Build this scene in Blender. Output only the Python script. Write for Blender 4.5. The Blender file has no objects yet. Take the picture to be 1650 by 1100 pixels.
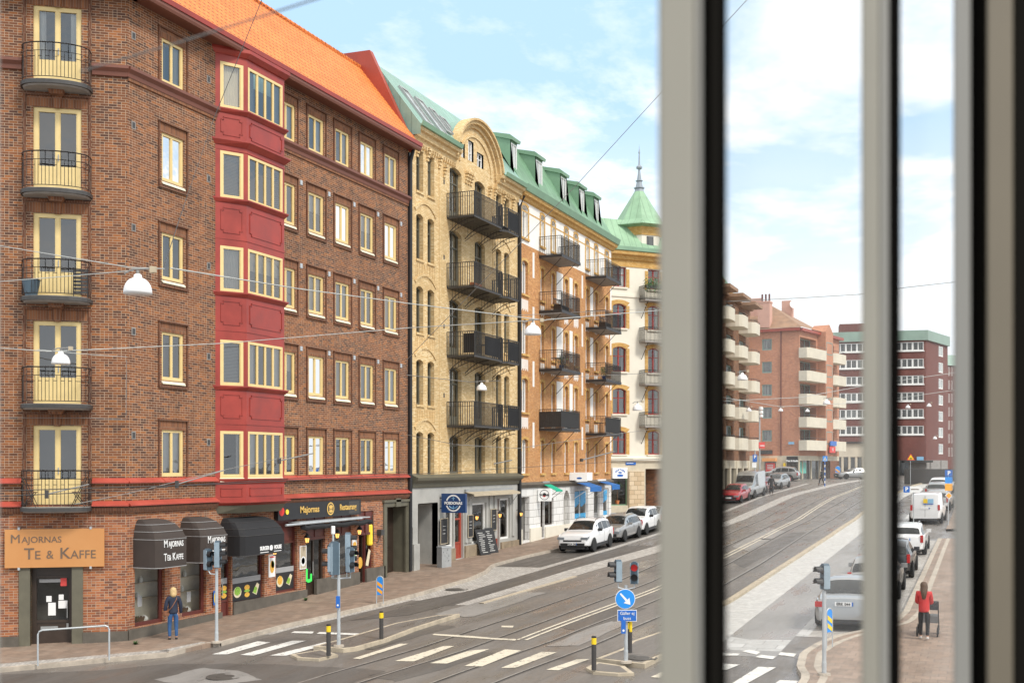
import bpy, bmesh, math, random
from mathutils import Vector, Matrix
random.seed(7)
SC = bpy.context.scene
COL = SC.collection
R = math.radians
# ---------------------------------------------------------------- view geometry (street axes: +Y along the street, left facades at X=-24.6)
TH = R(23.03); FP = 1800.; CX = 825.; HY = 750.; CZ = 5.55; D = 24.6
SN, CS = math.sin(TH), math.cos(TH)
def smooth(a, b, x):
    x = max(0., min(1., (x - a) / (b - a))); return x * x * (3 - 2 * x)
def g(X, Y):                                   # height of the street surface
    n = -X; t = Y
    if t < 80: b = .03 * (max(t, -20) - 27.6)
    elif t < 100: b = 1.572 + .06 * (t - 80)
    elif t < 133: b = 2.772 + .033 * (t - 100)
    else: b = 3.86
    return b + .0215 * (23.5 - max(-3., min(23.5, n))) * (1 - smooth(70, 110, t))
def ray(x, y):
    a = (x - CX) / FP; b = (HY - y) / FP
    return Vector((-SN + a * CS, CS + a * SN, b))
def at(x, y, Z): return Vector((0, 0, CZ)) + ray(x, y) * Z
def hit(x, y, off=0.):
    d = ray(x, y); p = 5.
    while p < 400 and CZ + d.z * p > g(d.x * p, d.y * p) + off: p += .5
    lo, hi = p - .5, p
    for _ in range(24):
        m = (lo + hi) / 2
        if CZ + d.z * m <= g(d.x * m, d.y * m) + off: hi = m
        else: lo = m
    return Vector((d.x * hi, d.y * hi, CZ + d.z * hi))
def FU(x, n=D):                                # street coordinate of a column on a plane parallel to the street
    d = ray(x, 0); return d.y * (-n / d.x)
def FZ(x, y, n=D):
    d = ray(x, y); return CZ + d.z * (-n / d.x)
# ---------------------------------------------------------------- mesh builder
class Fr:                                       # a vertical frame: u along, w outward, z up
    def __init__(s, o, u, w): s.o = Vector((o[0], o[1], 0)); s.u = Vector((u[0], u[1], 0)).normalized(); s.w = Vector((w[0], w[1], 0)).normalized()
    def p(s, u, w, z): return s.o + s.u * u + s.w * w + Vector((0, 0, z))
    def sub(s, u, w, ang):                      # rotated frame on this one
        c_, s_ = math.cos(ang), math.sin(ang)
        return Fr(s.p(u, w, 0), s.u * c_ + s.w * s_, s.w * c_ - s.u * s_)
W0 = Fr((0, 0), (1, 0), (0, 1))
class MB:
    def __init__(s): s.v = []; s.f = []; s.m = []
    def face(s, pts, m=0):
        i = len(s.v); s.v.extend([Vector(p) for p in pts]); s.f.append(tuple(range(i, i + len(pts)))); s.m.append(m)
    def box(s, fr, u0, u1, w0, w1, z0, z1, m=0):
        P = [fr.p(u, w, z) for z in (z0, z1) for (u, w) in ((u0, w0), (u1, w0), (u1, w1), (u0, w1))]
        i = len(s.v); s.v.extend(P)
        for q in ((3, 2, 1, 0), (4, 5, 6, 7), (0, 1, 5, 4), (1, 2, 6, 5), (2, 3, 7, 6), (3, 0, 4, 7)):
            s.f.append(tuple(i + k for k in q)); s.m.append(m)
    def prism(s, poly, z0, z1, m=0, top=None):   # poly: world xy points
        n = len(poly); i = len(s.v); tp = top or poly
        s.v.extend([Vector((p[0], p[1], z0)) for p in poly]); s.v.extend([Vector((p[0], p[1], z1)) for p in tp])
        s.f.append(tuple(i + n - 1 - k for k in range(n))); s.f.append(tuple(i + n + k for k in range(n))); s.m += [m, m]
        for k in range(n):
            l = (k + 1) % n; s.f.append((i + k, i + l, i + n + l, i + n + k)); s.m.append(m)
    def ext(s, fr, prof, u0, u1, m=0):           # extrude a (w,z) profile along u
        n = len(prof); i = len(s.v)
        for u in (u0, u1): s.v.extend([fr.p(u, w, z) for (w, z) in prof])
        s.f.append(tuple(i + k for k in range(n))); s.f.append(tuple(i + 2 * n - 1 - k for k in range(n))); s.m += [m, m]
        for k in range(n):
            l = (k + 1) % n; s.f.append((i + k, i + n + k, i + n + l, i + l)); s.m.append(m)
    def extw(s, fr, prof, w0, w1, m=0):          # extrude a (u,z) profile along w
        n = len(prof); i = len(s.v)
        for w in (w0, w1): s.v.extend([fr.p(u, w, z) for (u, z) in prof])
        s.f.append(tuple(i + k for k in range(n))); s.f.append(tuple(i + 2 * n - 1 - k for k in range(n))); s.m += [m, m]
        for k in range(n):
            l = (k + 1) % n; s.f.append((i + k, i + n + k, i + n + l, i + l)); s.m.append(m)
    def tube(s, pts, r, n=6, m=0, cap=True):
        pts = [Vector(p) for p in pts]; rr = r if isinstance(r, (list, tuple)) else [r] * len(pts)
        i = len(s.v)
        for k, p in enumerate(pts):
            t = (pts[min(k + 1, len(pts) - 1)] - pts[max(k - 1, 0)]).normalized()
            a = t.orthogonal() if abs(t.z) > .95 else t.cross(Vector((0, 0, 1)))
            a.normalize(); b = t.cross(a)
            for j in range(n):
                th = 2 * math.pi * j / n; s.v.append(p + (a * math.cos(th) + b * math.sin(th)) * rr[k])
        for k in range(len(pts) - 1):
            for j in range(n):
                l = (j + 1) % n; s.f.append((i + k * n + j, i + k * n + l, i + (k + 1) * n + l, i + (k + 1) * n + j)); s.m.append(m)
        if cap:
            s.f.append(tuple(i + n - 1 - j for j in range(n))); s.f.append(tuple(i + (len(pts) - 1) * n + j for j in range(n))); s.m += [m, m]
    def lathe(s, c, prof, n=20, m=0, axis=None):   # prof: (r, h) list round a vertical (or given) axis at c
        c = Vector(c); ax = Vector(axis).normalized() if axis else Vector((0, 0, 1))
        a = Vector((1, 0, 0)) if not axis else ax.orthogonal().normalized()
        b = ax.cross(a); i = len(s.v)
        for (r, h) in prof:
            for j in range(n):
                th = 2 * math.pi * j / n; s.v.append(c + ax * h + (a * math.cos(th) + b * math.sin(th)) * r)
        for k in range(len(prof) - 1):
            for j in range(n):
                l = (j + 1) % n; s.f.append((i + k * n + j, i + k * n + l, i + (k + 1) * n + l, i + (k + 1) * n + j)); s.m.append(m)
        if prof[0][0] > 1e-4: s.f.append(tuple(i + n - 1 - j for j in range(n))); s.m.append(m)
        if prof[-1][0] > 1e-4: s.f.append(tuple(i + (len(prof) - 1) * n + j for j in range(n))); s.m.append(m)
    def disc(s, fr, u, w, z, ru, rz, n=20, m=0):
        s.face([fr.p(u + ru * math.cos(2 * math.pi * k / n), w, z + rz * math.sin(2 * math.pi * k / n)) for k in range(n)], m)
    def build(s, name, mats, parent=None, smooth_=False, recalc=True):
        me = bpy.data.meshes.new(name)
        off = WL.get(parent.name, Vector()) if parent is not None else Vector()
        me.from_pydata([tuple(v - off) for v in s.v], [], s.f)
        if not isinstance(mats, (list, tuple)): mats = [mats]
        for q in mats: me.materials.append(M[q] if isinstance(q, str) else q)
        if len(mats) > 1:
            for p, k in zip(me.polygons, s.m): p.material_index = k
        if recalc:
            bm = bmesh.new(); bm.from_mesh(me); bmesh.ops.remove_doubles(bm, verts=bm.verts, dist=1e-5)
            bmesh.ops.recalc_face_normals(bm, faces=bm.faces); bm.to_mesh(me); bm.free()
        uv = me.uv_layers.new(name='uv'); vs = me.vertices
        up = Vector((0, 0, 1))
        for p in me.polygons:
            nn = p.normal
            if abs(nn.z) > .9: T, B = Vector((1, 0, 0)), Vector((0, 1, 0))
            else:
                T = up.cross(nn).normalized(); B = nn.cross(T)
                if T.x + T.y * 1.3 < 0: T = -T
                if B.z < 0: B = -B
            for li in p.loop_indices:
                q = vs[me.loops[li].vertex_index].co + off
                uv.data[li].uv = (q.dot(T), q.dot(B))
        if smooth_:
            for p in me.polygons: p.use_smooth = True
        o = bpy.data.objects.new(name, me); COL.objects.link(o)
        if parent is not None: o.parent = parent
        WL[o.name] = off.copy()
        return o
WL = {}
def tag(o, label=None, cat=None, group=None, kind=None):
    if label: o['label'] = label
    if cat: o['category'] = cat
    if group: o['group'] = group
    if kind: o['kind'] = kind
    return o
def root(name, label, cat, loc, group=None):
    o = bpy.data.objects.new(name, None); COL.objects.link(o); o.location = loc; WL[o.name] = Vector(loc)
    o.empty_display_size = .2
    return tag(o, label, cat, group)
def text(s, fr, u, w, z, size, mat, parent=None, name='lettering', dirn=1, align='CENTER', sx=1., ext=.006, bold=.0, slope=0.):
    cu = bpy.data.curves.new('t', 'FONT'); cu.body = s; cu.size = size; cu.align_x = align; cu.align_y = 'CENTER'; cu.extrude = ext; cu.offset = bold; cu.resolution_u = 3
    to = bpy.data.objects.new('t', cu); COL.objects.link(to); bpy.context.view_layer.update()
    dg = bpy.context.evaluated_depsgraph_get(); me = bpy.data.meshes.new_from_object(to.evaluated_get(dg)); me.name = name
    bpy.data.objects.remove(to); bpy.data.curves.remove(cu)
    off = WL.get(parent.name, Vector()) if parent is not None else Vector()
    for v in me.vertices:
        v.co = fr.p(u + dirn * v.co.x * sx, w + v.co.z - slope * v.co.y, z + v.co.y) - off
    me.materials.clear(); me.materials.append(M[mat])
    o = bpy.data.objects.new(name, me); COL.objects.link(o)
    if parent is not None: o.parent = parent
    WL[o.name] = off.copy()
    return o
# ---------------------------------------------------------------- materials
M = {}
class NT:
    def __init__(s, name):
        s.mat = bpy.data.materials.new(name); s.mat.use_nodes = True; s.t = s.mat.node_tree; s.n = s.t.nodes; s.n.clear()
        s.out = s.n.new('ShaderNodeOutputMaterial'); M[name] = s.mat
    def node(s, k, **kw):
        q = s.n.new(k)
        for a, b in kw.items(): setattr(q, a, b)
        return q
    def put(s, sock, v):
        if v is None: return
        if hasattr(v, 'is_linked') or isinstance(v, bpy.types.NodeSocket): s.t.links.new(v, sock)
        else:
            if isinstance(v, (tuple, list)) and len(v) == 3 and sock.type == 'RGBA': v = (*v, 1)
            sock.default_value = v
    def math(s, op, a, b=None, c=None):
        q = s.node('ShaderNodeMath', operation=op)
        for i, v in enumerate((a, b, c)):
            if v is not None: s.put(q.inputs[i], v)
        return q.outputs[0]
    def mix(s, f, a, b, mode='MIX'):
        q = s.node('ShaderNodeMix', data_type='RGBA', blend_type=mode); s.put(q.inputs[0], f); s.put(q.inputs[6], a); s.put(q.inputs[7], b); return q.outputs[2]
    def noise(s, vec, scale, detail=3, rough=.55, dist=0.):
        q = s.node('ShaderNodeTexNoise'); s.put(q.inputs['Vector'], vec); q.inputs['Scale'].default_value = scale; q.inputs['Detail'].default_value = detail
        q.inputs['Roughness'].default_value = rough; q.inputs['Distortion'].default_value = dist; return q.outputs[0]
    def ramp(s, f, stops, interp='LINEAR'):
        q = s.node('ShaderNodeValToRGB'); s.put(q.inputs[0], f); e = q.color_ramp; e.interpolation = interp
        while len(e.elements) > 1: e.elements.remove(e.elements[0])
        for i, (p, c) in enumerate(stops):
            if isinstance(c, (int, float)): c = (c, c, c)
            el = e.elements[0] if i == 0 else e.elements.new(p)
            el.position = p; el.color = (*c, 1)
        return q.outputs[0]
    def uv(s): return s.node('ShaderNodeUVMap', uv_map='uv').outputs[0]
    def pos(s): return s.node('ShaderNodeNewGeometry').outputs['Position']
    def sep(s, v): q = s.node('ShaderNodeSeparateXYZ'); s.put(q.inputs[0], v); return q.outputs
    def comb(s, x=0., y=0., z=0.):
        q = s.node('ShaderNodeCombineXYZ')
        for i, v in enumerate((x, y, z)): s.put(q.inputs[i], v)
        return q.outputs[0]
    def maprng(s, v, a, b, c, d): q = s.node('ShaderNodeMapRange'); s.put(q.inputs[0], v); [s.put(q.inputs[i + 1], x) for i, x in enumerate((a, b, c, d))]; return q.outputs[0]
    def bump(s, h, st=.3, dist=.02): q = s.node('ShaderNodeBump'); s.put(q.inputs['Height'], h); q.inputs['Strength'].default_value = st; q.inputs['Distance'].default_value = dist; return q.outputs[0]
    def bsdf(s, col, rough=.6, metal=0., spec=.5, normal=None, **kw):
        q = s.node('ShaderNodeBsdfPrincipled'); s.put(q.inputs['Base Color'], col); s.put(q.inputs['Roughness'], rough); s.put(q.inputs['Metallic'], metal)
        s.put(q.inputs['Specular IOR Level'], spec)
        if normal is not None: s.put(q.inputs['Normal'], normal)
        for k, v in kw.items(): s.put(q.inputs[k], v)
        return q.outputs[0]
    def end(s, sh): s.t.links.new(sh, s.out.inputs[0]); return s.mat
def plain(name, col, rough=.6, var=.12, scale=2.5, metal=0., spec=.5, bump=0., dirt=0., **kw):
    t = NT(name); P = t.pos()
    f = t.noise(P, scale, 4, .6)
    c = t.mix(t.maprng(f, .3, .7, 0., 1.), tuple(x * (1 - var) for x in col), tuple(min(1, x * (1 + var)) for x in col))
    if dirt: 
        f2 = t.noise(P, scale * .3, 5, .7); c = t.mix(t.maprng(f2, .5, .75, 0., dirt), c, tuple(x * .45 for x in col))
    nm = t.bump(t.noise(P, 40, 2), bump, .01) if bump else None
    t.end(t.bsdf(c, t.maprng(f, .3, .7, max(.02, rough - .06), min(1, rough + .08)), metal, spec, nm, **kw)); return t.mat
def emit(name, col, st):
    t = NT(name); t.end(t.bsdf(col, .4, **{'Emission Color': col, 'Emission Strength': st})); return t.mat
def brick(name, cols, mortar, bw=.25, bh=.079, joint=.014, patch=None, patch_amt=.5, hi=0., rough=.85, lowz=None, lowcols=None, dark=0., bond=.5, stain=.25, jz=None):
    t = NT(name); u, v, _ = t.sep(t.uv()); P = t.pos()
    r = t.math('DIVIDE', v, bh); row = t.math('FLOOR', r); fv = t.math('SUBTRACT', r, row)
    par = t.math('MULTIPLY', t.math('MODULO', t.math('ABSOLUTE', row), 2.), bond)
    q = t.math('ADD', t.math('DIVIDE', u, bw), par); colm = t.math('FLOOR', q); fu = t.math('SUBTRACT', q, colm)
    # every second brick is split into two headers
    wn = t.node('ShaderNodeTexWhiteNoise', noise_dimensions='2D'); t.put(wn.inputs['Vector'], t.comb(colm, row))
    rnd = wn.outputs[0]
    spl = t.math('GREATER_THAN', rnd, .74) if hi == 0 else 0.
    fu2 = t.math('FRACT', t.math('MULTIPLY', fu, t.math('ADD', 1., spl)))
    half = t.math('MULTIPLY', t.math('GREATER_THAN', fu, .5), spl)
    wn2 = t.node('ShaderNodeTexWhiteNoise', noise_dimensions='3D'); t.put(wn2.inputs['Vector'], t.comb(colm, row, half))
    rv = wn2.outputs[0]
    jr = joint / bw; ju = t.math('MULTIPLY', t.math('ADD', 1., spl), jr) if hi == 0 else jr
    mm = t.math('MAXIMUM', t.math('LESS_THAN', fu2, ju), t.math('LESS_THAN', fv, (jz or joint) / bh))
    n = len(cols); base = t.ramp(rv, [(i / n, c) for i, c in enumerate(cols)], 'CONSTANT')
    if patch:
        f = t.noise(P, .35, 4, .6, .4); rv3 = t.math('ADD', f, t.math('MULTIPLY', t.math('SUBTRACT', rv, .5), .25))
        base = t.mix(t.maprng(rv3, .52, .60, 0., patch_amt), base, patch)
    if lowz is not None:
        z = t.sep(P)[2]; zz = t.math('ADD', z, t.math('MULTIPLY', t.math('SUBTRACT', t.noise(P, .8, 3), .5), 2.))
        lb = t.ramp(rv, [(i / len(lowcols), c) for i, c in enumerate(lowcols)], 'CONSTANT')
        base = t.mix(t.maprng(zz, lowz - .3, lowz + .3, 1., 0.), base, lb)
    base = t.mix(.5, base, t.mix(t.noise(P, 60, 2), (.5, .5, .5), (1, 1, 1)), 'MULTIPLY') if 0 else base
    mc = t.mix(t.noise(P, 2.2, 4), tuple(x * .6 for x in mortar), tuple(min(1, x * 1.25) for x in mortar))
    c = t.mix(mm, base, mc)
    c = t.mix(t.maprng(t.noise(P, .16, 4, .55), .35, .65, 0., .35), c, t.mix(1., c, (.62,.62,.64), 'MULTIPLY'))
    if stain: 
        st = t.noise(t.comb(t.math('MULTIPLY', u, 1.2), t.math('MULTIPLY', v, .25)), 1., 5, .7)
        c = t.mix(t.maprng(st, .48, .72, 0., stain), c, tuple(x * .35 for x in cols[0]))
    t.end(t.bsdf(c, rough, 0, .3, t.bump(t.math('SUBTRACT', 1., mm), .35, .008))); return t.mat
brick('brick_brown', [(.165,.068,.036), (.22,.085,.04), (.10,.047,.032), (.27,.105,.042), (.18,.073,.036), (.12,.056,.037), (.33,.125,.045), (.20,.08,.039)],
      (.50,.36,.25), patch=(.36,.125,.045), patch_amt=.32, stain=.3)
brick('brick_low', [(.36,.125,.05), (.29,.10,.05), (.42,.15,.06), (.24,.09,.05), (.38,.14,.07), (.48,.19,.085), (.19,.08,.05)],
      (.50,.37,.27), patch=(.30,.15,.08), patch_amt=.4, stain=.1)
brick('brick_edge', [(.16,.068,.038), (.13,.056,.034), (.20,.082,.042), (.145,.063,.037)], (.30,.19,.13), bw=.079, bh=.26, joint=.01, hi=1, stain=.2)
brick('brick_soldier', [(.24,.098,.048), (.19,.08,.042), (.29,.12,.055)], (.30,.2,.14), bw=.079, bh=.4, joint=.012, hi=1, stain=.2)
brick('brick_yellow', [(.80,.59,.31), (.72,.51,.25), (.84,.65,.37), (.76,.55,.28), (.66,.45,.21)], (.52,.38,.22), joint=.011, jz=.012, patch=(.68,.47,.22), patch_amt=.45, stain=.22)
brick('brick_ochre', [(.62,.30,.115), (.55,.25,.09), (.68,.35,.14), (.60,.29,.105), (.50,.22,.085)], (.45,.29,.17), joint=.011, jz=.012, patch=(.66,.37,.17), patch_amt=.35, stain=.16)
brick('brick_trim', [(.70,.42,.13), (.62,.34,.09), (.74,.47,.17)], (.5,.34,.17), stain=.1)
brick('brick_orange', [(.62,.28,.165), (.55,.235,.14), (.68,.32,.19), (.59,.26,.15), (.48,.21,.13)], (.42,.27,.2), patch=(.66,.3,.17), patch_amt=.4, stain=.12)  # paled so the haze over the far block sits in the brick colour
brick('brick_maroon', [(.22,.085,.07), (.19,.072,.062), (.26,.10,.08), (.20,.078,.066)], (.17,.095,.085), stain=.2)
brick('rustic_white', [(.80,.79,.76), (.76,.75,.72), (.83,.82,.79)], (.34,.32,.29), bw=1.1, bh=.42, joint=.025, hi=1, stain=.1)
brick('rustic_beige', [(.70,.56,.38), (.62,.48,.31), (.74,.61,.43)], (.36,.27,.17), bw=.62, bh=.36, joint=.03, hi=1, stain=.2)
# ground
def ground_mat(name, base, var, wet=.3, sc=1., grain=1., roughs=(.45, .8), patch=None):
    t = NT(name); P = t.pos(); x, y, z = t.sep(P)
    Q = t.comb(x, t.math('MULTIPLY', y, .22), 0.)
    a = t.noise(Q, .9 * sc, 5, .65, .6); b = t.noise(P, 45, 2); c_ = t.noise(P, .25 * sc, 3, .5); e = t.noise(Q, 2.6 * sc, 4, .7, 1.2)
    col = t.mix(t.maprng(a, .32, .68, 0., 1.), tuple(v * (1 - var) for v in base), tuple(v * (1 + var) for v in base))
    col = t.mix(t.maprng(e, .55, .72, 0., .33), col, tuple(v * .5 for v in base))
    col = t.mix(t.maprng(c_, .4, .65, 0., .5), col, tuple(v * 1.35 for v in base))
    if patch: col = t.mix(t.maprng(t.noise(Q, .5, 4, .7), .56, .64, 0., .7), col, patch)
    col = t.mix(t.math('MULTIPLY', t.maprng(b, .35, .65, 0., 1.), .22 * grain), col, tuple(v * 1.9 for v in base))
    vo = t.node('ShaderNodeTexVoronoi', feature='DISTANCE_TO_EDGE'); t.put(vo.inputs['Vector'], t.comb(x, t.math('MULTIPLY', y, .6))); vo.inputs['Scale'].default_value = .45
    crack = t.math('LESS_THAN', vo.outputs[0], .006); col = t.mix(t.math('MULTIPLY', crack, .14), col, tuple(v * .45 for v in base))
    ro = t.maprng(t.noise(Q, 1.3, 4, .6), .35, .65, roughs[0], roughs[1])
    t.end(t.bsdf(col, ro, 0, .5, t.bump(b, .12, .006))); return t.mat
ground_mat('asphalt', (.142,.126,.112), .26, roughs=(.2, .7))
ground_mat('asphalt_dark', (.095,.085,.076), .2, roughs=(.35, .7))
ground_mat('asphalt_light', (.235,.222,.208), .16, roughs=(.2, .55))
ground_mat('granite_plinth', (.145,.13,.112), .3, roughs=(.5, .85))
def pavers(name, cols, mortar, bw, bh, joint, rough=.8, bond=.5, scale_noise=.5, dirt=.4, bumps=.4):
    t = NT(name); P = t.pos(); x, y, z = t.sep(P)
    r = t.math('DIVIDE', y, bh); row = t.math('FLOOR', r); fv = t.math('SUBTRACT', r, row)
    q = t.math('ADD', t.math('DIVIDE', x, bw), t.math('MULTIPLY', t.math('MODULO', t.math('ABSOLUTE', row), 2.), bond)); cm = t.math('FLOOR', q); fu = t.math('SUBTRACT', q, cm)
    wn = t.node('ShaderNodeTexWhiteNoise', noise_dimensions='2D'); t.put(wn.inputs['Vector'], t.comb(cm, row))
    mm = t.math('MAXIMUM', t.math('LESS_THAN', fu, joint / bw), t.math('LESS_THAN', fv, joint / bh))
    c = t.ramp(wn.outputs[0], [(i / len(cols), k) for i, k in enumerate(cols)], 'CONSTANT')
    c = t.mix(mm, c, mortar)
    n = t.noise(t.comb(x, t.math('MULTIPLY', y, .35)), scale_noise, 5, .65, .5)
    c = t.mix(t.maprng(n, .42, .68, 0., dirt), c, tuple(v * .5 for v in cols[0]))
    n2 = t.noise(P, 3., 4, .6); c = t.mix(t.maprng(n2, .5, .7, 0., .35), c, tuple(min(1, v * 1.4) for v in cols[0]))
    t.end(t.bsdf(c, t.maprng(n, .3, .7, rough - .25, rough), 0, .45, t.bump(t.math('SUBTRACT', 1., mm), bumps, .01))); return t.mat
pavers('sidewalk', [(.30,.215,.16), (.275,.20,.15), (.335,.245,.185), (.29,.22,.17), (.245,.18,.135)], (.16,.12,.10), .35, .35, .014)
pavers('setts_light', [(.50,.47,.43), (.42,.39,.36), (.56,.54,.50), (.46,.43,.39), (.38,.35,.32)], (.24,.22,.2), .14, .11, .018, dirt=.25, rough=.7)
pavers('setts_bright', [(.58,.565,.54), (.50,.49,.47), (.64,.63,.60), (.54,.52,.49)], (.38,.36,.33), .14, .11, .016, dirt=.15, rough=.62)
pavers('slabs', [(.52,.51,.49), (.46,.45,.43), (.56,.55,.53)], (.2,.19,.18), .9, .6, .02, dirt=.25, rough=.62)
plain('kerb', (.44,.38,.31), .75, .22, 3., dirt=.3, bump=.2)
plain('kerb_tan', (.46,.39,.29), .8, .2, 3., dirt=.25, bump=.2)
def paint(name, col):
    t = NT(name); P = t.pos()
    w = t.maprng(t.noise(P, 5., 5, .75), .56, .63, 0., .8)
    t.end(t.bsdf(t.mix(w, t.mix(t.noise(P, 1.), tuple(v * .85 for v in col), col), (.16,.14,.125)), .6)); return t.mat
paint('road_white', (.80,.78,.73)); paint('road_cream', (.70,.63,.50))
plain('rail_steel', (.42,.40,.37), .38, .2, 5, metal=.5)
plain('rail_slot', (.035,.03,.028), .7)
# metals, paint, glass ...
plain('yellow_wood', (.77,.59,.27), .45, .05, 3., dirt=.12)
plain('yellow_shade', (.80,.56,.20), .5, .05)
plain('sill_cream', (.86,.80,.60), .5, .05)
plain('red_sheet', (.33,.043,.030), .38, .2, 1.1, dirt=.15)
plain('red_sheet_light', (.43,.075,.05), .42, .18, 1.1, dirt=.15)
plain('brown_eave', (.19,.07,.045), .5, .12, 1.)
plain('verge_red', (.36,.062,.036), .45, .1, .8, dirt=.1)
plain('brown_wood', (.12,.03,.024), .4, .12, 3.)
plain('dark_wood', (.045,.03,.022), .35, .15, 3.)
plain('olive_stone', (.13,.12,.085), .6, .15, 2.)
plain('iron', (.026,.024,.024), .5, .2, 6.)
plain('iron_grey', (.055,.052,.05), .5, .2, 6.)
plain('slab_grey', (.30,.28,.26), .8, .15, 3., dirt=.3)
plain('zinc', (.36,.37,.37), .4, .1, 2., metal=.3)
plain('galv', (.50,.53,.55), .4, .1, 3., metal=.25)
plain('white_paint', (.83,.82,.79), .5, .04, 2., dirt=.08)
plain('cream_plaster', (.80,.755,.64), .75, .05, 1.2, dirt=.12)
plain('white_plaster', (.84,.81,.76), .8, .06, 1.2, dirt=.15)
plain('grey_plaster', (.42,.41,.38), .8, .15, .9, dirt=.35)
plain('beige_band', (.62,.55,.42), .7, .1, 2., dirt=.2)
plain('stone_dark', (.12,.105,.085), .75, .25, 2., dirt=.4, bump=.3)
plain('stone_tan', (.30,.235,.16), .75, .3, 2., dirt=.4, bump=.3)
plain('copper_green', (.20,.34,.225), .5, .13, .7, dirt=.22)
plain('copper_pale', (.42,.58,.50), .35, .12, .8, dirt=.1)
plain('copper_soft', (.27,.37,.31), .5, .12, .7, dirt=.1)
plain('spire_grey', (.30,.34,.38), .4, .1, 2.)
plain('dark_door', (.035,.033,.03), .35, .2, 2.)
plain('interior', (.10,.092,.08), .9, .4, .6)
plain('warm_interior', (.80,.74,.63), .9, .3, 1.)  # made very pale so the shop window interior reads as lit
plain('curtain_cream', (.60,.52,.38), .9, .06, 3.); plain('curtain', (.58,.57,.54), .9, .06, 3.)
plain('curtain_grey', (.30,.30,.29), .9, .1, 3.)
plain('blind', (.36,.36,.36), .7, .05)
plain('concrete', (.68,.62,.50), .8, .08, 1., dirt=.15)
plain('teal_frame', (.22,.33,.29), .5, .1)
plain('tile_brown', (.33,.20,.125), .8, .25, 1.5, dirt=.2)
plain('pink_plaster', (.62,.36,.28), .8, .08, 2.)
plain('orange_sheet', (.80,.36,.13), .45, .04, 3.)
plain('sign_ink', (.17,.12,.085), .5)
plain('black_fabric', (.018,.018,.02), .8, .15, 3.)
plain('brown_fabric', (.055,.042,.036), .85, .12, 3.)
plain('green_fabric', (.0,.40,.24), .7, .1)
plain('blue_fabric', (.02,.14,.42), .7, .1)
plain('blue_film', (.04,.38,.72), .3, .1)
plain('sand_fabric', (.50,.42,.30), .8, .1)
plain('signal_body', (.075,.115,.15), .45, .1, 4.)
plain('signal_edge', (.28,.36,.42), .45, .1, 4.)
plain('black_plastic', (.02,.02,.022), .45, .1)
plain('rubber', (.018,.018,.018), .8, .2)
plain('sign_blue', (.02,.14,.52), .35, .04); plain('sign_blue_bright', (.02,.28,.80), .35, .04); plain('navy', (.018,.055,.17), .35, .05)
plain('sign_yellow', (.90,.62,.02), .4, .04); plain('sign_orange', (.95,.42,.03), .4, .04); plain('gold', (.72,.46,.12), .4, .05)
plain('sign_white', (.85,.85,.84), .4, .02); plain('sign_red', (.70,.04,.03), .4, .05); plain('pale_blue', (.25,.5,.72), .4, .05)
plain('chalk_black', (.03,.03,.032), .8, .2); plain('chalk', (.6,.6,.58), .9)
plain('bollard_grey', (.055,.05,.048), .6, .1); plain('wire_light', (.50,.52,.50), .6, .1); plain('wire_dark', (.05,.05,.05), .6); plain('wire_mid', (.24,.235,.225), .6)
plain('lamp_white', (.88,.88,.88), .3, .02); plain('cabinet', (.34,.35,.35), .5, .1, dirt=.2)
plain('skin', (.55,.33,.24), .55, .05); plain('hair_blonde', (.60,.42,.20), .6, .2, 30); plain('hair_brown', (.10,.055,.03), .6, .3, 30); plain('hair_dark', (.02,.016,.014), .6)
plain('navy_cloth', (.02,.028,.055), .7, .2, 8); plain('denim', (.035,.10,.24), .8, .2, 10); plain('red_cloth', (.55,.03,.03), .75, .12, 6); plain('black_cloth', (.016,.016,.018), .8, .2)
plain('shoe_dark', (.02,.02,.02), .6); plain('shoe_light', (.6,.58,.55), .6); plain('grey_cloth', (.16,.16,.16), .8, .2); plain('leather', (.25,.10,.05), .5)
plain('terracotta', (.55,.2,.08), .8, .1); plain('leaf', (.05,.13,.03), .6, .4, 12); plain('wood_seat', (.16,.09,.05), .6, .2)
plain('food_green', (.25,.45,.06), .5, .5, 20); plain('food_orange', (.85,.42,.06), .5, .4, 20); plain('food_red', (.6,.12,.04), .5, .4, 20); plain('food_cream', (.75,.66,.45), .5, .2, 20)
plain('poster_red', (.75,.08,.07), .5); plain('manhole', (.11,.10,.09), .5, .2, 12, metal=.4)
plain('post_light', (.30,.285,.24), .6, .1, 2.5); plain('post_tan', (.17,.145,.105), .6, .15, 2.5); plain('post_grey', (.26,.255,.235), .55, .05, 1.5); plain('gasket', (.004,.0035,.003), .95, .2, spec=.05); plain('post_dark', (.010,.009,.0075), .95, .1, spec=.05)  # post_grey and post_tan carry the posts' shading in their colour
emit('bulb', (1., .50, .13), 1.3); emit('signal_red', (.6, .015, .015), .25); emit('screen_green', (.05, .7, .1), .35); emit('screen_blue', (.2, .5, 1.), .9); emit('neon_yellow', (.9, .65, .05), .15)
emit('sign_glow', (.80, .80, .78), .25); emit('drl', (.9,.9,.9), .2)
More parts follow.
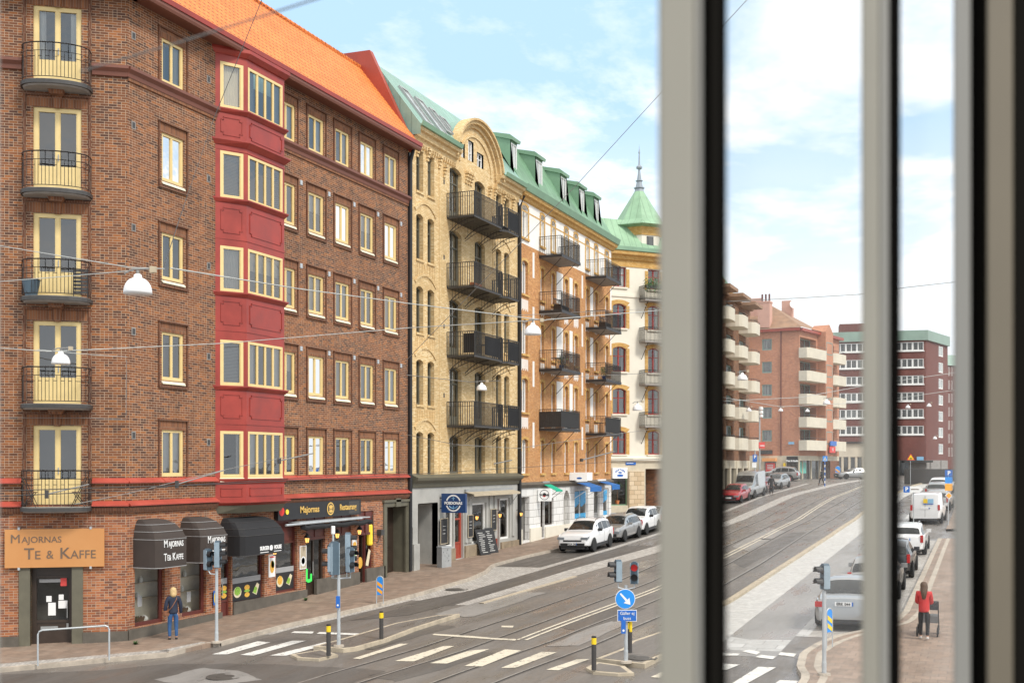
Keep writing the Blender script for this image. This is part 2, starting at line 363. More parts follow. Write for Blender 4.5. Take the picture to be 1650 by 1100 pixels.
def glassm(name, tint=(1, 1, 1), base=.0, ior=1.5, rough=.01):
    t = NT(name); tr = t.node('ShaderNodeBsdfTransparent'); t.put(tr.inputs[0], (*tint, 1)); gl = t.node('ShaderNodeBsdfGlossy'); gl.inputs['Roughness'].default_value = rough
    P = t.pos(); nb = t.bump(t.noise(P, 1.4, 2), .12, .05); t.put(gl.inputs['Normal'], nb)
    fr = t.node('ShaderNodeFresnel'); fr.inputs[0].default_value = ior
    f = t.math('MINIMUM', t.math('ADD', t.math('MULTIPLY', fr.outputs[0], 1.7), base), 1. if ior > 1.4 else .22)
    ms = t.node('ShaderNodeMixShader'); t.put(ms.inputs[0], f); t.t.links.new(tr.outputs[0], ms.inputs[1]); t.t.links.new(gl.outputs[0], ms.inputs[2]); t.end(ms.outputs[0])
glassm('glass', (.92,.94,.93), .11); glassm('glass_shop', (.86,.86,.83), .02, 1.35)
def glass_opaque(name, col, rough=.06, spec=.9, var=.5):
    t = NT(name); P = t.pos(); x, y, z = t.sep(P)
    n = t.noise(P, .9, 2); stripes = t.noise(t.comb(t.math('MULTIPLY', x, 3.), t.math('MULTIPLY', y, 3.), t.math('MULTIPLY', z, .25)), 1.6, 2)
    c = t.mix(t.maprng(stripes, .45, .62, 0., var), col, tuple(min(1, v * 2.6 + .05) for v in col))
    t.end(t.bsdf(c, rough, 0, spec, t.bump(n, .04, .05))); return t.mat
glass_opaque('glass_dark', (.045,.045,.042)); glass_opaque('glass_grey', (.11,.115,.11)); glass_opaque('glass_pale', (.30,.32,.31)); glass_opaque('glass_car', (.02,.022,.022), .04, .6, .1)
# hazy near pane
t_ = NT('pane_hazy'); a_ = t_.node('ShaderNodeBsdfTransparent'); a_.inputs[0].default_value = (.98, .985, .98, 1); b_ = t_.node('ShaderNodeBsdfTranslucent'); b_.inputs[0].default_value = (1, 1, 1, 1)
m_ = t_.node('ShaderNodeMixShader'); m_.inputs[0].default_value = .10; t_.t.links.new(a_.outputs[0], m_.inputs[1]); t_.t.links.new(b_.outputs[0], m_.inputs[2]); t_.end(m_.outputs[0])
# orange clay tiles
t_ = NT('roof_tiles'); u_, v_, _x = t_.sep(t_.uv())
r_ = t_.math('DIVIDE', v_, .30); row_ = t_.math('FLOOR', r_); fv_ = t_.math('SUBTRACT', r_, row_)
q_ = t_.math('DIVIDE', u_, .24); cm_ = t_.math('FLOOR', q_); fu_ = t_.math('SUBTRACT', q_, cm_)
wv_ = t_.math('SINE', t_.math('MULTIPLY', fu_, 6.283))
w_ = t_.node('ShaderNodeTexWhiteNoise', noise_dimensions='2D'); t_.put(w_.inputs['Vector'], t_.comb(cm_, row_))
c_ = t_.mix(w_.outputs[0], (.66,.19,.04), (.78,.25,.06)); c_ = t_.mix(t_.maprng(t_.noise(t_.pos(), .5, 4), .4, .7, 0., .35), c_, (.60,.16,.04))
lip_ = t_.math('MULTIPLY', t_.math('LESS_THAN', fv_, .26), t_.math('LESS_THAN', fu_, .5))
c_ = t_.mix(t_.math('MULTIPLY', lip_, .9), c_, (.22,.05,.02))
h_ = t_.math('ADD', t_.math('MULTIPLY', wv_, .5), t_.math('MULTIPLY', fv_, -.9))
t_.end(t_.bsdf(c_, .65, 0, .35, t_.bump(h_, .8, .03)))
# standing seam copper
def seam(name, col, pitch=.6, d=.3):
    t = NT(name); u, v, _ = t.sep(t.uv()); f = t.math('FRACT', t.math('DIVIDE', u, pitch)); ln = t.math('LESS_THAN', f, .07); P = t.pos()
    c = t.mix(t.maprng(t.noise(P, .6, 5, .65), .35, .7, 0., 1.), tuple(x * (1 - d) for x in col), tuple(min(1, x * 1.12) for x in col))
    c = t.mix(t.maprng(t.noise(t.comb(t.math('MULTIPLY', u, 5.), t.math('MULTIPLY', v, .5)), 1., 4, .7), .55, .7, 0., .4), c, tuple(x * .6 for x in col))
    c = t.mix(t.math('MULTIPLY', ln, .6), c, tuple(x * .42 for x in col))
    t.end(t.bsdf(c, .5, 0, .45, t.bump(ln, .6, .03)))
seam('seam_green', (.19,.35,.215), .6, .35); seam('seam_pale', (.26,.42,.35), .6, .2); seam('seam_soft', (.29,.47,.30), .55, .2)
def carpaint(name, col, metal=.0):
    t = NT(name); t.end(t.bsdf(col, .28, metal, .5, None, **{'Coat Weight': .7, 'Coat Roughness': .05}))
for n_, c_, m_ in (('car_white', (.80,.80,.80), 0), ('car_silver', (.36,.36,.355), .55), ('car_grey', (.27,.27,.265), .5), ('car_red', (.40,.02,.03), .2), ('car_dark', (.035,.037,.04), .3), ('car_maroon', (.16,.03,.03), .3)): carpaint(n_, c_, m_)
plain('plastic_dark', (.025,.025,.026), .5, .1); plain('rim', (.42,.42,.43), .35, .1, metal=.6); plain('rim_dark', (.10,.10,.10), .35, metal=.5); plain('headlight', (.22,.24,.26), .1, .05); plain('tail_red', (.45,.02,.02), .2)
t_ = NT('screen_mesh'); a_ = t_.node('ShaderNodeBsdfTransparent'); b_ = t_.node('ShaderNodeBsdfDiffuse'); b_.inputs[0].default_value = (.05, .05, .05, 1)
m_ = t_.node('ShaderNodeMixShader'); m_.inputs[0].default_value = .42; t_.t.links.new(a_.outputs[0], m_.inputs[1]); t_.t.links.new(b_.outputs[0], m_.inputs[2]); t_.end(m_.outputs[0])
plain('screen_mint', (.15,.55,.45), .5, .3, 4)
t_ = NT('copper_sign'); P_ = t_.pos(); t_.end(t_.bsdf(t_.mix(t_.noise(P_, .9, 3), (.62,.27,.09), (.72,.36,.14)), .38, .35, .5))
SKY = .105; SUN_E = 2.1; SUN_EL = 46.; SUN_AZ = 112.; CLD = 10.5; EXPO = .32
# ---------------------------------------------------------------- building helpers
def arcz(a, b, d, r, u):
    return d - r + r * math.sqrt(max(0., 1 - ((u - (a + b) / 2) / ((b - a) / 2)) ** 2)) if r > .45 * (b - a) else d - r * (2 * abs(u - (a + b) / 2) / (b - a)) ** 2
def wall(mb, fr, u0, u1, z0, z1, holes=(), depth=.25, m=0, mr=None, w=0.):
    """wall sheet with openings: holes (a,b,c,d[,rise])"""
    mr = m if mr is None else mr
    us = sorted({u0, u1, *[h[0] for h in holes], *[h[1] for h in holes]}); us = [u for u in us if u0 <= u <= u1]
    for i in range(len(us) - 1):
        a, b = us[i], us[i + 1]; um = (a + b) / 2
        hs = sorted([h for h in holes if h[0] < um < h[1]], key=lambda h: h[2]); z = z0
        for h in hs:
            if h[2] > z: mb.face([fr.p(a, w, z), fr.p(b, w, z), fr.p(b, w, h[2]), fr.p(a, w, h[2])], m)
            z = h[3]
        if z < z1: mb.face([fr.p(a, w, z), fr.p(b, w, z), fr.p(b, w, z1), fr.p(a, w, z1)], m)
    for h in holes:
        a, b, c, d = h[:4]; r = h[4] if len(h) > 4 else 0
        zt = d - r
        mb.face([fr.p(a, w, c), fr.p(a, w - depth, c), fr.p(a, w - depth, zt), fr.p(a, w, zt)], mr)
        mb.face([fr.p(b, w, c), fr.p(b, w - depth, c), fr.p(b, w - depth, zt), fr.p(b, w, zt)], mr)
        mb.face([fr.p(a, w, c), fr.p(b, w, c), fr.p(b, w - depth, c), fr.p(a, w - depth, c)], mr)
        if r <= 0: mb.face([fr.p(a, w, d), fr.p(b, w, d), fr.p(b, w - depth, d), fr.p(a, w - depth, d)], mr)
        else:
            n = 8
            for k in range(n):
                p, q = a + (b - a) * k / n, a + (b - a) * (k + 1) / n; zp, zq = arcz(a, b, d, r, p), arcz(a, b, d, r, q)
                mb.face([fr.p(p, w, zp), fr.p(q, w, zq), fr.p(q, w, d), fr.p(p, w, d)], m)
                mb.face([fr.p(p, w, zp), fr.p(q, w, zq), fr.p(q, w - depth, zq), fr.p(p, w - depth, zp)], mr)
def archring(mb, fr, a, b, d, r, th, w0, w1, m=0, legs=0.):
    n = 10
    pts = []
    for k in range(n + 1):
        u = a + (b - a) * k / n; pts.append((u, arcz(a, b, d, r, u)))
    out = [((a + b) / 2 + (u - (a + b) / 2) * (1 + 2 * th / (b - a)), z + th) for u, z in pts]
    for k in range(n):
        mb.extw(fr, [pts[k], pts[k + 1], out[k + 1], out[k]], w0, w1, m)
    if legs:
        mb.box(fr, a - th, a, w0, w1, d - r - legs, d - r + .02, m); mb.box(fr, b, b + th, w0, w1, d - r - legs, d - r + .02, m)
def window(par, fr, a, b, c, d, inset=.12, ft=.07, mull=1, trans=(), mat='yellow_wood', glass='glass', curtain=None, sill=None, rise=0., mw=.05, lower=0., name='window', sillw=.06):
    f = MB(); wo, wi = -inset, -inset - .07
    zt = d - rise
    f.box(fr, a, a + ft, wi, wo, c, zt); f.box(fr, b - ft, b, wi, wo, c, zt); f.box(fr, a + ft, b - ft, wi, wo, c, c + ft)
    if rise <= 0: f.box(fr, a + ft, b - ft, wi, wo, d - ft, d)
    else:
        n = 8
        for k in range(n):
            p, q = a + (b - a) * k / n, a + (b - a) * (k + 1) / n; zp, zq = arcz(a, b, d, rise, p), arcz(a, b, d, rise, q)
            f.extw(fr, [(p, zp - ft), (q, zq - ft), (q, zq), (p, zp)], wi, wo)
    W = b - a - 2 * ft; n = mull + 1
    for k in range(1, n):
        u = a + ft + W * k / n; f.box(fr, u - mw / 2, u + mw / 2, wi + .01, wo - .008, c + ft, d - ft)
    e = .03                                     # casement stiles
    for k in range(n):
        ua = a + ft + W * k / n + (mw / 2 if k else 0); ub = a + ft + W * (k + 1) / n - (mw / 2 if k < n - 1 else 0)
        f.box(fr, ua, ua + e, wi + .015, wo - .02, c + ft, zt - ft); f.box(fr, ub - e, ub, wi + .015, wo - .02, c + ft, zt - ft)
        f.box(fr, ua + e, ub - e, wi + .015, wo - .02, c + ft, c + ft + e)
    for z in trans: f.box(fr, a + ft, b - ft, wi + .012, wo - .005, z - mw / 2, z + mw / 2)
    if lower: f.box(fr, a + ft, b - ft, wi + .018, wo - .016, c + ft, c + lower)
    o = f.build(name, mat, par)
    p = MB(); p.face([fr.p(a + .02, wi + .02, c + .02), fr.p(b - .02, wi + .02, c + .02), fr.p(b - .02, wi + .02, zt - .005), fr.p(a + .02, wi + .02, zt - .005)])
    if rise > 0:
        n = 8; p.face([fr.p(a + .02, wi + .02, zt - .005)] + [fr.p(min(b - .02, max(a + .02, a + (b - a) * k / n)), wi + .02, arcz(a, b, d, rise, a + (b - a) * k / n) - .01) for k in range(n + 1)] + [fr.p(b - .02, wi + .02, zt - .005)])
    p.build('pane', glass, o)
    if curtain:
        cm = MB(); wc = wi - .09
        def pleat(u0, u1, z0, z1, amp=.02, per=.09):
            k = max(2, int((u1 - u0) / per * 2)); pr = None
            for i in range(k + 1):
                u = u0 + (u1 - u0) * i / k; w = wc + (amp if i % 2 else -amp)
                if pr: cm.face([fr.p(pr[0], pr[1], z0), fr.p(u, w, z0), fr.p(u, w, z1), fr.p(pr[0], pr[1], z1)])
                pr = (u, w)
        mt = ('curtain', 'curtain', 'curtain_cream', 'curtain_grey')[int(abs(a * 37 + c * 91)) % 4]
        if curtain == 'full': pleat(a, b, c, d)
        elif curtain == 'left': pleat(a, a + (b - a) * .3, c, d)
        elif curtain == 'both': pleat(a, a + (b - a) * .24, c, d); pleat(b - (b - a) * .24, b, c, d)
        elif curtain == 'half': pleat(a, b, c + (d - c) * .55, d, .01)
        elif curtain == 'blind':
            z = c; mt = 'blind'
            while z < d: cm.box(fr, a + .04, b - .04, wc - .01, wc + .01, z, z + .035); z += .05
        cm.build('blind' if curtain == 'blind' else 'curtain', 'blind' if curtain == 'blind' else mt, o)
    if sill:
        s = MB(); s.ext(fr, [(-inset, c), (-inset, c - .03), (sillw, c - .13), (sillw, c - .09)], a - .02, b + .03); s.build('sill', sill, o)
    return o
def railing(name, par, pts, z0, h, mat='iron', step=.13, r=.009, closed=False, post=.018, mid=None, style=0):
    """flat-bar railing along a plan polyline (world xy)"""
    m = MB()
    m.tube([Vector((p[0], p[1], z0 + h)) for p in pts], .02, 4); m.tube([Vector((p[0], p[1], z0 + .08)) for p in pts], .012, 4)
    if mid: m.tube([Vector((p[0], p[1], z0 + mid)) for p in pts], .010, 4)
    tot = 0
    for i in range(len(pts) - 1):
        a, b = Vector((*pts[i][:2], 0)), Vector((*pts[i + 1][:2], 0)); L = (b - a).length; n = max(1, round(L / step))
        for k in range(n + 1):
            p = a + (b - a) * k / n; rr = post if k in (0, n) and L > .5 else r
            if style == 1:                       # upright bars joined in pairs (key pattern)
                top = z0 + (h - .25 if k % 2 else h - .42)
                m.tube([p + Vector((0, 0, z0 + (.08 if k % 4 < 2 else .2))), p + Vector((0, 0, top if k not in (0, n) else z0 + h))], rr, 4, cap=False)
                if k < n and k % 2 == 0:
                    q = a + (b - a) * (k + 1) / n; m.tube([p + Vector((0, 0, z0 + h - .42)), q + Vector((0, 0, z0 + h - .42))], r, 4, cap=False)
            else: m.tube([p + Vector((0, 0, z0 + .0)), p + Vector((0, 0, z0 + h))], rr, 4, cap=False)
    return m.build(name, mat, par)
# ================================================================ the red-brown brick corner house
FA = Fr((-D, 0), (0, 1), (1, 0))
A0, A1 = 27.29, 45.57
cd = Vector((-.812, -.583)).normalized(); FC = Fr((-D, A0), (cd.x, cd.y), (-cd.y, cd.x))   # cut-off corner, u leftwards from the corner
CL = 4.25
A = root('brick_house', 'tall brown brick corner house with yellow windows, red bay and orange tiled roof', 'house', (-D - 4, 36, 0))
cols = [(FU(260.8), FU(295.9)), (35.36, 36.45), (37.38, 38.46), (39.36, 40.42), (41.35, 42.42), (43.43, 44.51)]
rows = [(5.2, 6.72), (8.33, 9.9), (11.6, 13.12), (14.8, 16.36), (18.0, 19.42)]
holes = []
for (a, b) in cols:
    for (c, d) in rows: holes.append((a, b, c, d))
zb, zs = 4.36, 17.95
w1 = MB(); wall(w1, FA, A0, A1, zb, 20.15, holes + [(31.62, 35.28, zb, 20.0)], .2)
Fd = Fr(FC.p(CL, 0, 0).xy, (-1, 0), (0, -1))
fl = [4.30, 7.42, 10.66, 13.90, 17.16]; dtop = [6.78, 9.98, 13.28, 16.52, 19.62]
sd0, sd1 = 2.04 - .695, 2.04 + .695
dh = [(sd0, sd1, max(z, zb), t) for z, t in zip(fl, dtop)]
wall(w1, FC, 0, CL, zb, 20.15, dh, .2); wall(w1, Fd, 0, 7, zb, 20.15)
w1.face([FA.p(A1, 0, zb), FA.p(A1, -12, zb), FA.p(A1, -12, 20.15), FA.p(A1, 0, 20.15)])
w1.build('wall', 'brick_brown', A)
# ground storey
SW = []   # shop openings (a,b,c,d)
sh = dict(w1=(27.62, 29.02, .48, 3.25), w2=(29.78, 31.12, .52, 3.25), d1=(FU(356), FU(372.5), .02, 3.3), s1=(FU(374.5), FU(426), .62, 3.3), s2=(FU(444.5), FU(479), .74, 3.5), d2=(FU(493), FU(524), .25, 3.5),
          s3=(FU(538), FU(566), .95, 3.5), d3=(FU(578), FU(589), .5, 3.6), s4=(FU(589), FU(602), 1.1, 3.6), portal=(FU(621), FU(655.5), .52, 3.72))
w2 = MB(); wall(w2, FA, A0, A1, -.3, zb, list(sh.values()), .3)
door0 = (FU(60), FU(62))
sdr = (1.62, 2.82, -.12, 2.55)
wall(w2, FC, 0, CL, -.6, zb, [sdr], .35); wall(w2, Fd, 0, 7, -.8, zb)
w2.face([FA.p(A1, 0, -.3), FA.p(A1, -12, -.3), FA.p(A1, -12, zb), FA.p(A1, 0, zb)])
w2.build('shop_wall', 'brick_low', A)
it = MB()
it.face([FA.p(A0 + .6, -1.3, 0), FA.p(A1 - .05, -1.3, 0), FA.p(A1 - .05, -1.3, 20), FA.p(A0 + .6, -1.3, 20)])
it.face([FC.p(.1, -1.0, -.5), FC.p(CL, -1.0, -.5), FC.p(CL, -1.0, 20), FC.p(.1, -1.0, 20)])
for z in (3.9, 7.3, 10.5, 13.8, 17.0): it.box(FA, A0 + .6, A1 - .05, -1.3, -.32, z - .15, z)
for u in (29.4, 31.4, 36.9, 38.9, 40.9, 42.9): it.box(FA, u - .05, u + .05, -1.3, -.35, 4.5, 20)
it.build('interior_wall', 'interior', A)
# plinth
pl = MB()
segs = [(A0, sh['d1'][0], .0, .45), (sh['s1'][0], sh['d2'][0], .0, .70), (FU(508), FU(526), .1, 1.02), (FU(526), sh['d3'][0], .1, 1.04), (sh['s4'][0] - .02, FU(619), .2, 1.12)]
for a, b, z0, z1 in segs:
    q_ = MB(); q_.box(FA, a, b, -.06, .07, -.4, z1); q_.build('plinth', 'stone_dark', A)
pl.box(FC, -.02, sdr[0] - .32, -.06, .07, -.6, .42); pl.build('plinth', 'stone_dark', A); pl = MB(); pl.box(FC, sdr[1] + .32, CL, -.06, .07, -.6, .36)
pl.build('plinth', 'stone_dark', A)
# string courses: upper brown, two red sheet ledges, dentils
prof = [(0, zs - .34), (.07, zs - .34), (.1, zs - .22), (.2, zs - .12), (.2, zs - .03), (0, zs + .03)]
for a, b in ((A0 - .06, 31.62), (35.28, A1)): sc = MB(); sc.ext(FA, prof, a, b); sc.build('string_course', 'brown_eave', A)
sc = MB()
sc.ext(FC, prof, -.06, sd0 - .02 - .3); sc.ext(FC, prof, sd1 + .3, CL + .1)
sc.build('string_course', 'brown_eave', A)
for a, b in ((A0, 31.6), (35.3, A1)): sc = MB(); sc.box(FA, a, b, 0, .05, zs - .44, zs - .33); sc.build('dentil_course', 'brick_soldier', A)
for zc, pr in ((5.07, .16), (zb, .2)):
    rb = MB()
    P_ = [(0, zc - .05), (pr, zc - .06), (pr, zc - .02), (0, zc + .1)]
    for a, b in ((A0 - .05, 31.6), (35.3, A1 + .05)): rb.ext(FA, P_, a, b)
    rb.ext(FC, P_, -.06, sd0 - .32); rb.ext(FC, P_, sd1 + .32, CL + .1)
    for a, b in cols:
        if zc > 5:
            for q in (a - .02, b + .02): rb.ext(FA, [(0, zc + .05), (.16, zc - .03), (.16, zc - .0), (0, zc + .125)], q - .015, q + .015)
    rb.build('sheet_ledge', 'red_sheet_light', A)
bm_ = MB()
for a, b in ((A0 - .05, 31.6), (35.3, A1 + .02)): bm_.ext(FA, [(0, zb - .28), (.08, zb - .28), (.12, zb - .2), (.15, zb - .1), (0, zb - .1)], a, b)
bm_.ext(FC, [(0, zb - .28), (.08, zb - .28), (.12, zb - .2), (.15, zb - .1), (0, zb - .1)], -.06, CL)
bm_.build('brick_moulding', 'brick_edge', A)
# brick frames round the windows
for i, (a, b) in enumerate(cols):
    for j, (c, d) in enumerate(rows):
        bf = MB()
        e = .13; x0 = a - e; x1 = b + e
        if i == 1: x0 = a
        bot = c if j in (0, 4) else c - .17
        if x0 < a: bf.box(FA, x0 - .05, x0, 0, .05, bot, d + .3)
        bf.box(FA, x1, x1 + .05, 0, .05, bot, d + .3)
        bf.box(FA, x0 - .07, x1 + .07, 0, .08, d + .3, d + .345)
        if j not in (0, 4): bf.box(FA, x0 - .05, x1 + .05, 0, .07, c - .25, c - .17)
        bf.build('brick_frame', 'brick_edge', A)
for c, d in zip(fl, dtop):
    bf = MB(); bf.box(FC, sd0 - .29, sd0 - .21, 0, .05, c, d + .34); bf.box(FC, sd1 + .21, sd1 + .29, 0, .05, c, d + .34); bf.box(FC, sd0 - .3, sd1 + .3, 0, .06, d + .34, d + .41); bf.build('brick_frame', 'brick_edge', A)
for i, (a, b) in enumerate(cols):
    for c, d in rows: so = MB(); so.box(FA, a - .1, b + .1, 0, .012, d, d + .29); so.build('soldier_course', 'brick_soldier', A)
for c, d in zip(fl, dtop):
    so = MB(); so.box(FC, sd0 - .2, sd1 + .2, 0, .012, d + .02, d + .33)
    so.extw(FC, [(1.95, d - .02), (2.13, d - .02), (2.19, d + .42), (1.89, d + .42)], 0, .07); so.build('soldier_course', 'brick_soldier', A)
rng = random.Random(3)
CU = {0: ['both', 'full', 'half', 'left', 'left'], 1: ['left', 'full', 'left', 'full', 'full']}
for i, (a, b) in enumerate(cols):
    for j, (c, d) in enumerate(rows):
        cu = rng.choice(['both', 'full', 'left', 'half', None, 'both', 'full']) if j < 4 else rng.choice(['full', 'both', 'full'])
        window(A, FA, a, b, c, d, .04, .085, 1, (), 'yellow_wood', 'glass', cu, None if j in (0, 4) else 'sill_cream')
# balcony doors on the cut-off corner
for j, (c, d) in enumerate(zip(fl, dtop)):
    o = window(A, FC, sd0, sd1, c + .02, d, .05, .13, 1, (), 'yellow_wood', 'glass', [None, None, None, None, 'left'][j] if j < 4 else 'both', None, 0, .1, .82, 'balcony_door')
    k_ = MB(); k_.box(FC, 2.0, 2.03, -.06, -.02, c + 1.0, c + 1.2); k_.build('handle', 'zinc', o)
# round balconies
for j, z in enumerate(fl):
    def ell(k, a=1.0, b=.78, n=14): th = math.pi * k / n; return (2.04 + a * math.cos(th), b * math.sin(th) ** (.62 if j > 0 else .5))
    pts = [FC.p(*ell(k), 0).xy for k in range(15)]
    s_ = MB(); s_.prism(pts, z - .03, z + .0); 
    o = s_.build('balcony', 'slab_grey', A)
    e_ = MB(); pts2 = [FC.p(*ell(k, 1.03, .81), 0).xy for k in range(15)]; pts3 = [FC.p(*ell(k, .93, .7), 0).xy for k in range(15)]
    e_.prism(pts3, z - .17, z - .1, top=pts); e_.build('soffit', 'slab_grey', o)
    e2 = MB(); e2.prism(pts2, z - .13, z - .015); e2.build('slab_rim', 'iron_grey', o)
    railing('railing', o, [FC.p(*ell(k, .985, .76), 0).xy for k in range(15)], z, 1.1, 'iron', .13, .009, mid=.85, style=1)
    c_ = MB(); c_.extw(FC, [(1.86, z - .3), (2.22, z - .3), (2.28, z - .15), (1.8, z - .15)], 0, .35); c_.build('bracket', 'brick_soldier', o)
# air vents in the wall
for (uu, zz) in [(FU(215), z_) for z_ in (3.6 + 15.4, 16.2, 13.0, 9.75, 6.5)] + [(FU(336), z_) for z_ in (18.8, 15.4, 12.4, 9.3, 6.35)]:
    v_ = MB(); v_.box(FA, uu - .09, uu + .09, 0, .015, zz - .12, zz + .12); o = v_.build('air_vent', 'slab_grey', A); v2 = MB(); v2.box(FA, uu - .06, uu + .06, .0, .02, zz - .09, zz + .09); v2.build('grille', 'iron_grey', o)
for (a, b) in cols[1:]:
    for c, d in rows[1:4]:
        v_ = MB(); v_.box(FA, b + .32, b + .47, 0, .03, d + .12, d + .3); v_.build('air_vent', 'galv', A)
# eave, soffit and roof
ev = MB()
EP = [(-.3, 20.1), (.42, 20.1), (.5, 20.02), (.62, 20.02), (.66, 20.1), (.66, 20.26), (-.3, 20.3)]
ev.ext(FA, EP, A0 - .28, A1 + .12); ev.ext(FC, EP, -.28, CL + .3); ev.ext(Fd, EP, -.2, 7)
ev.build('eave', 'brown_eave', A)
gt = MB(); gt.ext(FA, [(.52, 20.2), (.7, 20.2), (.72, 20.36), (.66, 20.36)], A0 - .3, A1 + .14); gt.build('gutter', 'red_sheet', A)
rf = MB(); RX, RZ = 2.56, 24.3
pe = [FA.p(A0 - .3, .6, 20.32), FA.p(A1 + .02, .6, 20.32), FA.p(A1 + .02, -RX, RZ), FA.p(A0 + .6, -RX, RZ)]
rf.face(pe)
q0, q1 = FC.p(CL + .2, .6, 20.32), FC.p(CL - .9, -RX, RZ)
rf.face([FC.p(-.3, .6, 20.32), pe[3], q1, q0])
q2, q3 = Fd.p(7, .6, 20.32), Fd.p(7, -RX, RZ); rf.face([q0, q1, q3, q2])
rf.build('roof', 'roof_tiles', A)
rt = MB(); rt.face([FA.p(A0 + .6, -RX, RZ), FA.p(A1 + .02, -RX, RZ), FA.p(A1 + .02, -10, RZ + .6), Fd.p(7, -9, RZ + .6), q3, q1]); rt.build('roof_top', 'red_sheet', A)
rd = MB()
u = A0 + .6
while u < A1: rd.lathe(FA.p(u, -RX, RZ), [(.11, 0), (.09, .34)], 8, axis=(0, 1, 0)); u += .34
rd.build('ridge_tiles', 'roof_tiles', A)
# party-wall parapet clad in red sheet
pv = MB(); fw = [(.22, 20.1), (.2, 20.8), (-.13, 21.15), (-2.0, 25.0), (-6.2, 25.1), (-6.2, RZ - .2), (-RX, RZ - .2), (.1, 20.0)]
pv.ext(FA, fw, A1 - .04, A1 + .26); pv.build('parapet', 'verge_red', A)
# downpipe between the houses
dp = MB(); dp.tube([FA.p(A1 + .1, .3, 20.4), FA.p(A1 + .08, .22, 20.0), FA.p(A1 + .06, .12, 19.6), FA.p(A1 + .05, .12, .7)], .085, 8); dp.box(FA, A1 - .0, A1 + .14, 0, .08, .6, 20.0); dp.build('downpipe', 'black_plastic', A)
# ---- red bay window
BP = [(31.6, 0.), (32.57, .588), (34.87, .588), (35.32, 0.)]
def bayring(e): return [FA.p(BP[0][0] - e * .9, 0, 0).xy, FA.p(BP[1][0] - e * .3, BP[1][1] + e, 0).xy, FA.p(BP[2][0] + e * .5, BP[2][1] + e, 0).xy, FA.p(BP[3][0] + e, 0, 0).xy]
bz = [(5.12, 6.76), (8.33, 9.93), (11.6, 13.2), (14.86, 16.5), (17.98, 19.6)]
BF = []
for k in range(3):
    a, b = FA.p(*BP[k], 0), FA.p(*BP[k + 1], 0); dd = (b - a).xy; BF.append((Fr(a.xy, dd, (dd.y, -dd.x)), dd.length))
bw = MB()
for k, (f, L) in enumerate(BF):
    hs = []
    if k < 2:
        m0, m1 = (.17, .12) if k == 0 else (.08, .12)
        hs = [(m0, L - m1, c, d) for c, d in bz]
    wall(bw, f, 0, L, 4.1, 20.05, hs, .1)
bay = bw.build('bay_window', 'red_sheet', A)
bs = MB()
def corn(z, hgt, e0, e1): bs.prism(bayring(e0), z - hgt, z, top=bayring(e1))
corn(20.0, .14, .06, .2); bs.prism(bayring(.2), 20.0, 20.12)
for c, d in bz[1:]:
    corn(c - .03, .12, .03, .15); bs.prism(bayring(.15), c - .03, c + .01)
for z in (16.86,): corn(z, .16, .03, .22); bs.prism(bayring(.22), z, z + .05)
for z in (16.6, 13.5, 10.3, 7.05): bs.prism(bayring(.02), z - .06, z)
corn(5.07, .16, .02, .14); bs.prism(bayring(.14), 5.07, 5.1)
corn(4.26, .1, .04, .22); bs.prism(bayring(.22), 4.26, 4.3)
bs.build('cornice', 'red_sheet', bay)
bx = MB(); bx.prism(bayring(.02), 4.16, 4.22, top=bayring(.15)); bx.prism(bayring(-.12), 3.88, 4.16, top=bayring(.05)); bx.build('soffit', 'olive_stone', bay)
pnm = MB()
zz_ = [(16.95, 17.8), (13.55, 14.65), (10.35, 11.4), (7.1, 8.15), (4.36, 4.88)]
for (f, L) in BF[:2]:
    for z0, z1 in zz_:
        a, b = .2, L - .16; t_ = .03; c0, c1 = z0 + .12, z1 - .12; nt = .09
        loop = [(a + nt, c0), (b - nt, c0), (b - nt, c0 + nt), (b, c0 + nt), (b, c1 - nt), (b - nt, c1 - nt), (b - nt, c1), (a + nt, c1), (a + nt, c1 - nt), (a, c1 - nt), (a, c0 + nt), (a + nt, c0 + nt)]
        if z0 < 5 : loop = [(a, c0), (b, c0), (b, c1), (a, c1)]
        for i in range(len(loop)):
            p, q = loop[i], loop[(i + 1) % len(loop)]
            pnm.box(f, min(p[0], q[0]) - .012, max(p[0], q[0]) + .012, .0, .022, min(p[1], q[1]) - .012, max(p[1], q[1]) + .012)
pnm.build('panel_moulding', 'red_sheet', bay)
for j, (c, d) in enumerate(bz):
    f, L = BF[0]; window(A, f, .17, L - .12, c, d, -.01, .1, 0, (), 'yellow_wood', 'glass', ['both', 'blind', 'full', 'blind', 'full'][j], 'sill_cream' if j == 0 else None)
    f, L = BF[1]; window(A, f, .08, L - .12, c, d, -.01, .09, 3, (), 'yellow_wood', 'glass', ['left', 'both', 'half', None, 'both'][j], 'sill_cream' if j == 0 else None)
# ---- shopfronts
def front(par, fr, a, b, c, d, mat, posts=(), rails=(), ft=.09, inset=.12, glass='glass_shop', name='shop_window', panels=()):
    f = MB(); wi, wo = -inset - .08, -inset
    f.box(fr, a, a + ft, wi, wo, c, d); f.box(fr, b - ft, b, wi, wo, c, d); f.box(fr, a + ft, b - ft, wi, wo, c, c + ft); f.box(fr, a + ft, b - ft, wi, wo, d - ft, d)
    for u in posts: f.box(fr, u - .04, u + .04, wi + .01, wo + .01, c + ft, d - ft)
    for z in rails: f.box(fr, a + ft, b - ft, wi + .01, wo + .012, z - .04, z + .04)
    for (p, q, r0, r1) in panels: f.box(fr, p, q, wi + .02, wo - .02, r0, r1)
    o = f.build(name, mat, par)
    p = MB(); p.face([fr.p(a + .03, wi + .04, c + .03), fr.p(b - .03, wi + .04, c + .03), fr.p(b - .03, wi + .04, d - .03), fr.p(a + .03, wi + .04, d - .03)]); p.build('pane', glass, o)
    return o
S = sh
